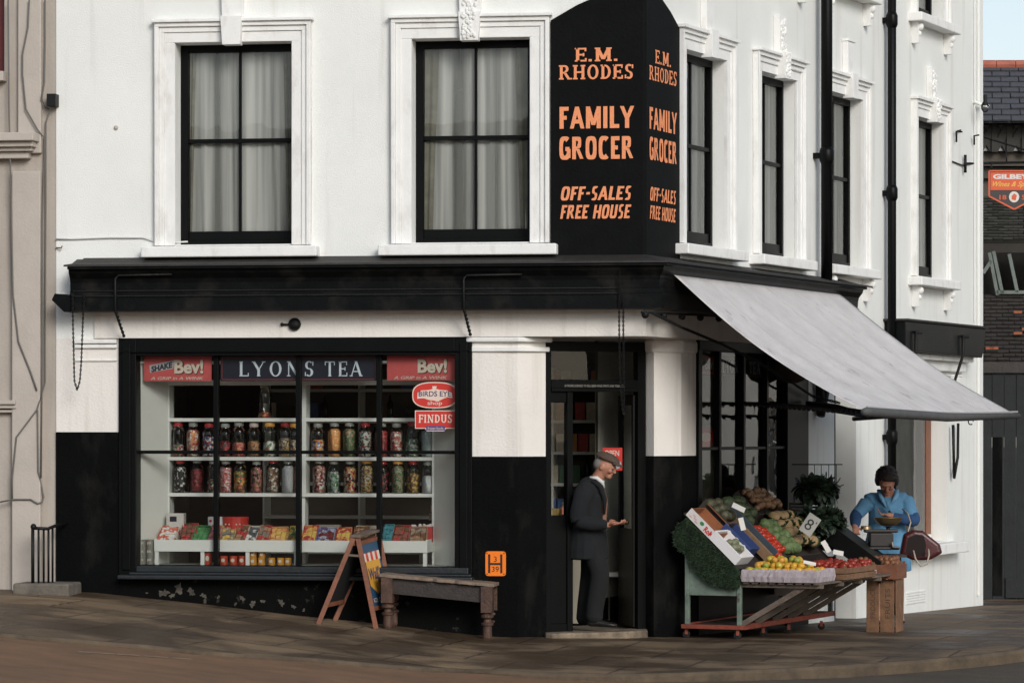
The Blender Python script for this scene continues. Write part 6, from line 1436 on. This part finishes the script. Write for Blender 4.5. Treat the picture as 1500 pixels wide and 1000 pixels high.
cl = MB(); cl.tube([(.00, -.07, 1.43), (.06, -.075, 1.425), (.105, -.055, 1.385), (.118, -.03, 1.33)], [.012, .02, .02, .012], 8); cl.tube([(.0, .06, 1.43), (.06, .06, 1.43), (.11, .03, 1.385)], [.012, .02, .014], 8); cl.build('collar', mat('white shirt', (.6, .6, .58), .8), man, local=True, smooth=True)
lp = MB(); lp.tube([(.02, -.095, 1.40), (.10, -.095, 1.34), (.135, -.092, 1.22), (.13, -.085, 1.08)], [.016, .026, .022, .010], 8); lp.build('lapel', JK, man, local=True, smooth=True)
for sgn, hip, knee, ank, ank2 in ((-1, (-.0, -.085, .86), (.095, -.115, .505), (.05, -.11, .17), (.045, -.11, .10)), (1, (-.0, .085, .86), (-.03, .10, .47), (-.07, .10, .14), (-.072, .10, .07))):
    tr = skinned([[hip+(.092, .10), tuple(lerp(hip[k], knee[k], .5) for k in range(3))+(.092,), knee+(.084,), tuple(lerp(knee[k], ank[k], .6) for k in range(3))+(.080,), ank+(.076,), ank2+(.078,)]], 2)
    fuse([tr], .0075, 'trouser_leg', TRS, man)
    fx_, fy_ = ank2[0], ank2[1]; z0 = .042
    sh = skinned([[(fx_-.03, fy_, z0+.008, .042, .038), (fx_+.05, fy_, z0+.004, .042, .036), (fx_+.13, fy_-.01, z0-.008, .040, .026), (fx_+.19, fy_-.015, z0-.014, .028, .018)]], 2)
    fuse([sh], .005, 'shoe', mat('black shoe', (.012, .011, .010), .35), man)
man.scale = (1.08, 1.10, 1.0)
# cap
def capf(v): return Vector((v.x, v.y, max(v.z, -.15)))
b = MB(); b.ball((-.008, 0, .078), (.118, .095, .055), 24, 14, capf); b.ball((.095, 0, .060), (.060, .070, .012), 16, 8); me = tomesh(b); me.transform(HM)
fuse([me], .005, 'cap', mat('brown tweed cap', (.10, .068, .05), .95, .4, 40., .6, 90.), man, 1)
b = MB(); b.ball((-.055, 0, .005), (.055, .078, .07), 16, 10); me = tomesh(b); me.transform(HM); fuse([me], .006, 'hair', mat('grey hair', (.16, .15, .14), .9), man, 1)
for sy in (-1, 1):
    e = MB().ball((.0835, sy*.032, .002), .0085, 8, 6); me = tomesh(e); me.transform(HM); me.materials.append(mat('eye dark', (.02, .015, .012), .3)); o = bpy.data.objects.new('eye', me); COL.objects.link(o); o.parent = man
e = MB(); e.tube([(.094, -.020, -.049), (.1025, 0, -.050), (.094, .020, -.049)], .0035, 6); me = tomesh(e); me.transform(HM); me.materials.append(mat('mouth', (.14, .04, .03), .6)); o = bpy.data.objects.new('mouth', me); COL.objects.link(o); o.parent = man
# ---------------- woman behind the scales
wp = W(1300, 912, 35.3); wz = hgt(wp.x, wp.y)+.004
wo = thing('person', Vector((wp.x, wp.y, wz)), 'dark haired woman in light blue overall bending over the weighing scale', 'person', rz=be); wo.scale = (1.07, 1.0, 1.045)
# local: face looks along -Y
hw, HW = head_mesh((-.025, -.185, 1.455), math.radians(-96), math.radians(36), 1.08)
wb = skinned([[(0, .06, .88, .16, .13), (0, .04, 1.02, .14, .12), (0, -.01, 1.20, .15, .12), (-.005, -.06, 1.34, .07), (-.01, -.10, 1.39, .062), (-.02, -.15, 1.43, .062)],
    [(0, -.01, 1.20, .15, .12), (-.15, -.015, 1.26, .045), (-.30, -.09, 1.13, .042), (-.345, -.24, 1.02, .032), (-.345, -.27, 1.0, .028)],
    [(0, -.01, 1.20, .15, .12), (.15, -.015, 1.26, .045), (.235, -.095, 1.09, .042), (.02, -.24, 1.11, .032), (-.02, -.26, 1.12, .028)],
    [(0, .06, .88, .16, .13), (-.09, .06, .8, .09), (-.09, .04, .45, .058), (-.09, .06, .10, .04), (-.09, -.06, .04, .034)],
    [(0, .06, .88, .16, .13), (.09, .06, .8, .09), (.11, .04, .45, .058), (.13, .06, .10, .04), (.13, -.06, .04, .034)]], 1)
hh_ = hand_mesh((-.345, -.26, 1.01), (.05, -.5, -.8), (.2, -1, .3), .95, .45, 1)+hand_mesh((-.01, -.255, 1.115), (-1, -.15, .2), (0, -.2, 1), .95, .35, 1)
fuse([wb, hw]+hh_, .0065, 'body', SKIN, wo)
BLU = mat('blue overall cloth', (.12, .29, .46), .9, 0, 7., 1., 11., col2=(.085, .22, .37))
ov = skinned([[(0, .06, .92, .20, .16), (0, .05, 1.04, .185, .145), (0, .0, 1.20, .19, .145), (0, -.03, 1.315, .12, .09), (-.003, -.05, 1.355, .085, .07)],
    [(0, .06, .92, .20, .16), (0, .06, .74, .235, .17), (0, .05, .58, .245, .17), (0, .05, .55, .245, .17)],
    [(0, .0, 1.20, .19, .145), (-.165, -.015, 1.265, .080), (-.265, -.065, 1.17, .068), (-.305, -.09, 1.13, .064)],
    [(0, .0, 1.20, .19, .145), (.165, -.015, 1.265, .082), (.215, -.06, 1.16, .072), (.235, -.085, 1.10, .068)]], 2)
fuse([ov], .008, 'overall', BLU, wo)
DBL = mat('dark blue cardigan', (.025, .075, .19), .95, .3, 14., .5, 70.)
for ch in ([(-.30, -.085, 1.14, .062), (-.325, -.11, 1.10, .062), (-.335, -.18, 1.055, .056), (-.34, -.235, 1.025, .046)], [(.235, -.08, 1.12, .066), (.245, -.11, 1.06, .062), (.14, -.19, 1.075, .054), (.04, -.235, 1.105, .042)]):
    fuse([skinned([ch], 2)], .007, 'sleeve', DBL, wo)
b = MB(); b.tube([(-.10, -.10, 1.37), (-.085, -.15, 1.31), (-.03, -.165, 1.20)], [.018, .026, .012], 8); b.tube([(.09, -.10, 1.37), (.07, -.15, 1.31), (.0, -.165, 1.20)], [.018, .026, .012], 8); b.build('collar', leafm('blue collar', (.15, .34, .52), (.12, .28, .45)), wo, local=True, smooth=True)
def hairf(v): return v*(1+.04*math.sin(v.x*14)*math.sin(v.y*13+2)*math.cos(v.z*12)+.03*math.sin(v.z*25+v.x*9))
b = MB(); b.ball((-.042, 0, .036), (.108, .094, .092), 28, 20, hairf); b.ball((-.03, .078, .0), (.06, .034, .06), 14, 10, hairf); b.ball((-.03, -.078, .0), (.06, .034, .06), 14, 10, hairf); b.ball((.04, .02, .085), (.055, .085, .04), 16, 10, hairf)
r8 = random.Random(8)
for k in range(90):
    d8 = Vector((r8.gauss(-.2, 1), r8.gauss(0, 1), abs(r8.gauss(.3, .8)))).normalized(); b.ball(Vector((-.042+d8.x*.100, d8.y*.090, .034+d8.z*.084)), (r8.uniform(.012, .024),)*3, 8, 6)
me = tomesh(b); me.transform(HW); fuse([me], .0055, 'hair', mat('dark brown hair', (.022, .013, .009), .6, .5, 40., 1., 90.), wo, 1)
for sy in (-1, 1):
    e = MB().ball((.0835, sy*.032, .002), .009, 8, 6); me = tomesh(e); me.transform(HW); me.materials.append(MATS['eye dark']); o = bpy.data.objects.new('eye', me); COL.objects.link(o); o.parent = wo
e = MB(); e.tube([(.094, -.020, -.049), (.1025, 0, -.050), (.094, .020, -.049)], .0035, 6); me = tomesh(e); me.transform(HW); me.materials.append(MATS['mouth']); o = bpy.data.objects.new('mouth', me); COL.objects.link(o); o.parent = wo
for sx_ in (-.09, .13): fuse([skinned([[(sx_, .10, .05, .035, .03), (sx_, .02, .045, .036, .03), (sx_, -.08, .035, .035, .022)]], 2)], .006, 'shoe', MATS['black shoe'], wo)
# ---------------- handbag hung beside her
bc = W(1348, 800, 34.6); bag = thing('shopping_bag', bc, 'dark red shopping bag with pale handles hanging by the woman', 'bag')
BGM = mat('dark red leather', (.075, .012, .014), .38, .35, 9., .3, 30.)
Mb = Matrix.Rotation(be, 3, 'Z') @ Matrix.Rotation(math.radians(14), 3, 'Y')
b = MB(); NB = 16; prof_ = [(-.16, -.10, .075), (-.19, .0, .09), (-.10, .13, .05), (.0, .15, .04), (.10, .12, .045), (.20, .02, .05)]
vs = []
outline = [(-.19, -.13), (-.20, .08), (-.12, .15), (-.02, .165), (.10, .11), (.19, .07), (.235, -.01), (.14, -.10), (.06, -.13), (-.05, -.155)]
n = len(outline)
for dy, sc_ in ((-.075, .86), (-.05, 1.0), (.05, 1.0), (.08, .85)):
    for x, z in outline: b.v.append(bc+Mb @ Vector((x*sc_, dy, z*sc_)))
for i in range(3):
    for k in range(n): b.f.append((i*n+k, i*n+(k+1) % n, (i+1)*n+(k+1) % n, (i+1)*n+k))
b.f += [tuple(range(n)), tuple(range(3*n, 4*n))[::-1]]; o = b.build('bag_body', BGM, bag, bev=.02)
b = MB(); out2 = [(-.15, -.10), (-.16, .06), (-.09, .115), (.0, .12), (.05, .03), (.06, -.09), (-.03, -.12)]
b.add([bc+Mb @ Vector((x*.95, -.079, z*.95)) for x, z in out2], [tuple(range(len(out2)))]); b.build('mouth_opening', mat('bag lining', (.012, .006, .006), .9), bag, fix=False)
b = MB(); b.tube([W(1338, 806, 34.45), W(1341, 818, 34.4), W(1349, 829, 34.4), W(1358, 826, 34.4), W(1361, 812, 34.4), W(1360, 804, 34.45)], .009, 8); b.tube([W(1330, 778, 34.6), W(1334, 765, 34.7), W(1330, 752, 34.9), W(1322, 745, 35.0)], .008, 6)
b.build('handle', mat('pale handle cord', (.42, .36, .30), .7), bag, smooth=True)
# ================================================================ BACKGROUND TO THE RIGHT
RV = Vector((R[0], R[1], 0)); FV = Vector((F[0], F[1], 0))
def BF(Z): o = W(1440, 628, Z); return Fr((o.x, o.y), R, (-F[0], -F[1]))
def bx(px, Z): return (px-1440)/f*Z
def bz(py, Z): return EZ-(py-HY)/f*Z
Z1 = 44.0; B = BF(Z1); gt = thing('timber_gate', B.p(1, 0, -.3), 'tall dark grey timber yard gates beyond the white wall', 'gate')
TG = mat('slate grey boards', (.012, .015, .016), .8, .5, 5., .5, 20.)
gx = bx(1436, Z1)
for k in range(18):
    x = gx+k*.16; m = MB(); m.box(B, x, x+.152, -.03+(k % 2)*.004, (k % 2)*.004, bz(878, Z1), bz(537, Z1)-(.0)); m.build('board', TG, gt)
MB().box(B, gx, gx+2.9, .0, .05, bz(546, Z1), bz(530, Z1)).build('top_rail', WOODD, gt); MB().box(B, gx+.33, gx+2.9, .006, .035, bz(875, Z1), bz(846, Z1)).build('kick_board', TG, gt)
MB().box(B, bx(1454, Z1), bx(1468, Z1), .006, .012, bz(872, Z1), bz(640, Z1)).build('gap_board', BLACKM, gt)
rh = thing('rear_house', W(1500, 500, 50), 'dark tiled old house with dormer and slate roof behind the yard gate', 'building')
TILE = brickmat('clay roof tiles', (.020, .018, .016), (.038, .028, .022), (.006, .006, .006), .17, .11, .012, .85, 1., offs=.5)
def slope(b, xa, xb, y0, Za, y1, Zb):       # quad from (y0,Za) low to (y1,Zb) high
    lo = bz(y0, Za); hi = bz(y1, Zb); A_ = BF(Za); B2 = BF(Zb)
    return b.quad(A_.p(xa, 0, lo), A_.p(xb, 0, lo), B2.p(xb, 0, hi), B2.p(xa, 0, hi))
def tiled(name, xa, xb, y0, Za, y1, Zb, rows, m, parent, tw=.17, hot=()):
    b = MB(); lo = bz(y0, Za); hi = bz(y1, Zb); r5 = random.Random(rows); k_ = Vector((-F[0]*.7, -F[1]*.7, .7))*-.03; P4 = [BF(Za).p(xa, 0, lo)+k_, BF(Za).p(xb, 0, lo)+k_, BF(Zb).p(xb, 0, hi)+k_, BF(Zb).p(xa, 0, hi)+k_]; b.add(P4, [(0, 1, 2, 3)])
    def q(x, t, h): Z = lerp(Za, Zb, t); return BF(Z).p(x, 0, lerp(lo, hi, t))+Vector((-F[0]*.7, -F[1]*.7, .7))*h
    for r in range(rows):
        t0, t1 = r/rows, (r+1.15)/rows; x = xa-(r % 2)*tw/2
        while x < xb:
            j = r5.uniform(-.012, .012); b.add([q(x, t0, .035+j), q(x+tw*.95, t0, .035+j), q(x+tw*.95, t1, 0), q(x, t1, 0), q(x, t0, .0), q(x+tw*.95, t0, .0)], [(0, 1, 2, 3), (0, 4, 5, 1)]); x += tw
    return b.build(name, m, parent, fix=False)
TM_ = leafm('old tile', (.045, .032, .025), (.016, .015, .013), .9)
tiled('lower_roof', bx(1425, 46), bx(1700, 46), 530, 46, 432, 49, 17, TM_, rh)
b = MB()
for px, py in ((1443, 518), (1449, 518), (1484, 496), (1496, 490), (1500, 492), (1499, 443), (1484, 465)):
    Zt = lerp(46, 49, (530-py)/98); P_ = W(px, py, Zt)+Vector((-F[0], -F[1], 1))*.06; b = MB(); b.add([P_, P_+RV*.12, P_+RV*.12+Vector((0, 0, .035)), P_+Vector((0, 0, .035))], [(0, 1, 2, 3)]); b.build('orange_tile', mat('replaced tile', (.36, .11, .05), .9, .3, 20.), rh, fix=False)
DZ = 49.2; D1 = BF(DZ)
m = MB(); m.box(D1, bx(1425, DZ), bx(1700, DZ), -5, 0, bz(640, DZ), bz(290, DZ)); m.build('wall', mat('dark rear wall', (.035, .030, .026), .9, .4, 3.), rh)
tiled('hung_tiles', bx(1425, DZ), bx(1700, DZ), 352, DZ-.05, 288, DZ-.02, 15, leafm('hung tile', (.045, .045, .038), (.025, .026, .022), .9), rh, .15)
m = MB(); DGR = mat('weathered green frame', (.17, .20, .18), .7, .4, 6.)
def line(a, c, w_=.05): m.bar(W(a[0], a[1], DZ-.3), W(c[0], c[1], DZ-.3), w_, .06, up=FV)
for a, c in (((1449, 370), (1461, 432)), ((1455, 368), (1468, 430)), ((1458, 428), (1540, 428)), ((1440, 400), (1452, 382)), ((1478, 372), (1490, 428))): line(a, c)
m.build('dormer_frame', DGR, rh); m = MB(); m.quad(W(1456, 370, DZ-.28), W(1540, 370, DZ-.28), W(1540, 430, DZ-.28), W(1466, 430, DZ-.28)); m.build('dormer_pane', glassmat('old pane', (.35, .36, .34), 1.5, .05), rh, fix=False)
DU = 54; U1 = BF(DU)
m = MB(); m.box(U1, bx(1400, DU), bx(1750, DU), -4, 0, bz(430, DU), bz(176, DU)+.1); m.build('upper_wall', mat('upper wall brown', (.10, .085, .07), .9, .4, 3.), rh)
m = MB()
for y0, y1, d in ((245, 238, .25), (262, 246, .12), (182, 176, .35)): m.box(U1, bx(1400, DU), bx(1750, DU), .001, d, bz(y0, DU), bz(y1, DU))
m.build('eaves_moulding', mat('brown grey timber', (.075, .065, .055), .85, .4, 4.), rh)
# bargeboard with pierced lattice, light wall seen through
MB().box(U1, bx(1425, DU), bx(1700, DU), .1, .11, bz(222, DU), bz(184, DU)).build('pale_panel', mat('pale panel', (.30, .29, .29), .8), rh)
m = MB()
for k in range(9):
    xa = 1440+k*22-8
    m.bar(U1.p(bx(xa, DU), .14, bz(184, DU)), U1.p(bx(xa+22, DU), .14, bz(222, DU)), .12, .04, up=FV); m.bar(U1.p(bx(xa+22, DU), .17, bz(184, DU)), U1.p(bx(xa, DU), .17, bz(222, DU)), .12, .04, up=FV)
    m.box(U1, bx(xa-4, DU), bx(xa+4, DU), .12, .2, bz(224, DU), bz(182, DU))
m.build('lattice_board', mat('lattice dark', (.035, .033, .03), .85), rh)
tiled('slate_roof', bx(1400, DU), bx(1750, DU), 178, DU-.6, 98, DU+3, 10, leafm('grey slate', (.085, .088, .098), (.055, .055, .062), .8), rh, .3)
m = MB(); p0 = BF(DU+3)
for k in range(12): m.tube([p0.p(bx(1400, DU)+k*.33, .05, bz(96, DU+3)), p0.p(bx(1400, DU)+k*.33+.32, .05, bz(96, DU+3))], .085, 8)
m.build('ridge_tile', mat('red ridge tile', (.42, .13, .085), .85, .3, 8.), rh)
# ---- pub sign on its bracket
SZ_ = 42.3; S1 = BF(SZ_); ps = thing('hanging_sign', S1.p(bx(1480, SZ_), 0, bz(305, SZ_)), 'orange and black hanging wine merchant sign with gold script, at right edge', 'sign')
xa, xb = bx(1448, SZ_), bx(1521, SZ_)
def sg(px, py): return (bx(px, SZ_), bz(py, SZ_))
OSG = mat('sign orange red', (.62, .085, .02), .5, .1, 8.); KSG = mat('sign black', (.02, .016, .016), .5)
MB().prism(S1, [sg(1448, 288), sg(1484.5, 307), sg(1521, 288), sg(1521, 251), sg(1448, 251)], .0, .05).build('board', KSG, ps)
MB().prism(S1, [sg(1450, 279), sg(1519, 279), sg(1519, 253), sg(1450, 253)], .051, .055).build('orange_field', OSG, ps)
m = MB(); 
for a, c in (((1448, 251), (1448, 288)), ((1448, 288), (1484.5, 307)), ((1484.5, 307), (1521, 288)), ((1521, 288), (1521, 251)), ((1521, 251), (1448, 251))): m.bar(S1.p(*[sg(*a)[0], .055, sg(*a)[1]]), S1.p(*[sg(*c)[0], .055, sg(*c)[1]]), .02, .02, up=FV)
m.build('border', OSG, ps)
text("GILBEY'S", S1, sg(1453.5, 0)[0], bz(263, SZ_), bx(1516, SZ_)-bx(1453.5, SZ_), .065, .055, WC, ps, bold=.05)
text('Wines & Spirits', S1, sg(1453, 0)[0], bz(276, SZ_), bx(1516, SZ_)-bx(1453, SZ_), .085, .055, mat('sign gold', (.7, .38, .05), .5), ps, bold=.02, shear=.45)
c_ = sg(1484.5, 289); MB().prism(S1, superellipse(c_[0], c_[1], .065, .07, 24, 2), .051, .056).build('white_disc', WC, ps); MB().prism(S1, [(c_[0]-.03, c_[1]-.03), (c_[0]+.02, c_[1]-.045), (c_[0]+.035, c_[1]+.02), (c_[0], c_[1]+.045), (c_[0]-.03, c_[1]+.01)], .0565, .058).build('emblem', OSG, ps)
text('18', S1, bx(1463, SZ_), bz(293, SZ_), .09, .06, .051, OSG, ps, bold=.02); text('57', S1, bx(1496, SZ_), bz(293, SZ_), .09, .06, .051, OSG, ps, bold=.02)
wpt = SD.P(1414, 240, .03)
m = MB(); m.tube([SD.P(1414, 227, .04), SD.P(1414, 253, .04)], .018); m.tube([wpt, S1.p(bx(1448, SZ_), .02, bz(239, SZ_)), S1.p(bx(1560, SZ_), .02, bz(237, SZ_))], .016)
for px in (1452, 1517): m.tube([S1.p(bx(px, SZ_), .02, bz(238, SZ_)), S1.p(bx(px, SZ_), .02, bz(252, SZ_))], .01)
m.tube([S1.p(bx(1474, SZ_), .02, bz(240, SZ_)), S1.p(bx(1474, SZ_), .02, bz(222, SZ_))], .01); m.build('bracket', IRON, ps, smooth=True)
m = MB(); m.tube([SD.P(1403, 192, .02), S1.p(bx(1440, SZ_), .02, bz(201, SZ_)), S1.p(bx(1560, SZ_), .02, bz(238, SZ_))], .011); m.tube([SD.P(1401, 208, .03), SD.P(1401, 193, .05), SD.P(1407, 191, .05)], .012); m.tube([SD.P(1427, 212, .03), SD.P(1427, 199, .05), SD.P(1434, 198, .1)], .012); m.tube([SD.P(1393, 236, .01), SD.P(1412, 243, .02)], .009)
m.build('stay', IRON, ps, smooth=True)
m = MB(); m.tube([SD.P(1426, 149, .01), SD.P(1440, 154, .1), SD.P(1447, 155, .2)], .022); tag(recenter(m.build('wall_bracket', DISPW), SD.P(1430, 150, .0)), 'small white wall bracket at the far top corner of the building', 'bracket')
m = MB(); c0 = SD.P(1443, 152, .22); m.tube([c0+RV*(math.cos(k*.7)*.04)+Vector((0, 0, math.sin(k*.7)*.06-.04)) for k in range(9)], .012); m.tube([c0+Vector((0, 0, .11)), c0+Vector((0, 0, -.02))], .025); tag(recenter(m.build('bracket_insulator', IRON), c0), 'small dark iron ring and insulator beside the white wall bracket', 'insulator')
# electrical conduit at the far corner of the wall
m = MB(); u_ = SD.px(1436, 300, .03)[0]; m.tube([SD.p(u_-.05, .02, -.1), SD.p(u_-.05, .02, 9)], .02); m.tube([SD.p(u_-.2, .015, 3.3), SD.p(u_-.2, .015, 9)], .008)
tag(recenter(m.build('wall_conduit', WHITE), SD.p(u_, 0, 0)), 'white painted conduit running up the far corner of the wall', 'conduit')
# ================================================================ ACROSS THE ROAD (mirrored in the shop glass)
def terrace(name, label, fr, x0, x1, h, wm, nwin, dep=8):
    t = thing(name, fr.p((x0+x1)/2, 0, -.3), label, 'building'); st_ = (x1-x0)/nwin; ops = []
    for k in range(nwin):
        a = x0+st_*(k+.5)-.5
        for z0, z1 in ((.9, 2.5), (4.0, 5.7)): ops.append((a, a+1.05, z0, z1))
    m = MB(); m.wall(fr, x0, x1, -.5, h, ops, 0, .15); m.build('wall', wm, t)
    m = MB(); P = fr.p; m.add([P(x0, -dep, -.5), P(x1, -dep, -.5), P(x1, -dep, h), P(x0, -dep, h), P(x0, 0, -.5), P(x1, 0, -.5), P(x1, 0, h), P(x0, 0, h)], [(0, 1, 2, 3), (0, 3, 7, 4), (1, 5, 6, 2)]); m.build('side_wall', wm, t, fix=False)
    m = MB(); m.add([P(x0-.3, .4, h-.02), P(x1+.3, .4, h-.02), P(x1+.3, -dep/2, h+2.6), P(x0-.3, -dep/2, h+2.6), P(x0-.3, -dep-.3, h), P(x1+.3, -dep-.3, h)], [(0, 1, 2, 3), (3, 2, 5, 4)]); m.build('roof', mat('slate roof dark', (.05, .05, .055), .8, .3, 3.), t, fix=False)
    for a, b_, c_, d_ in ops:
        o = MB().box(fr, a, b_, -.16, -.14, c_, d_).build('window', mat('dark window glass', (.02, .024, .028), .08, spec=.6), t)
        m = MB(); m.box(fr, a, a+.05, -.139, -.11, c_, d_); m.box(fr, b_-.05, b_, -.139, -.11, c_, d_); m.box(fr, a+.05, b_-.05, -.139, -.115, (c_+d_)/2-.02, (c_+d_)/2+.02); m.build('window_frame', WTRIM, o)
    return t
BRK = brickmat('stock brick', (.20, .12, .08), (.15, .085, .06), (.25, .23, .2), .225, .075, .01)
OPP = Fr((3, -52), (-1, 0), (0, 1))
terrace('brick_terrace', 'brown brick terrace across the road, mirrored in the shop windows', OPP, -32, 32, 7.5, mat('terrace brick', (.17, .11, .08), .9, .4, 2.), 16)
SIDEO = Fr((7, 22), (1, 0), (0, -1))
terrace('white_cottage', 'pale rendered cottage across the side street, mirrored in the side window', SIDEO, 0, 22, 6.0, mat('cottage render', (.6, .59, .55), .9, .15, 1.), 5)
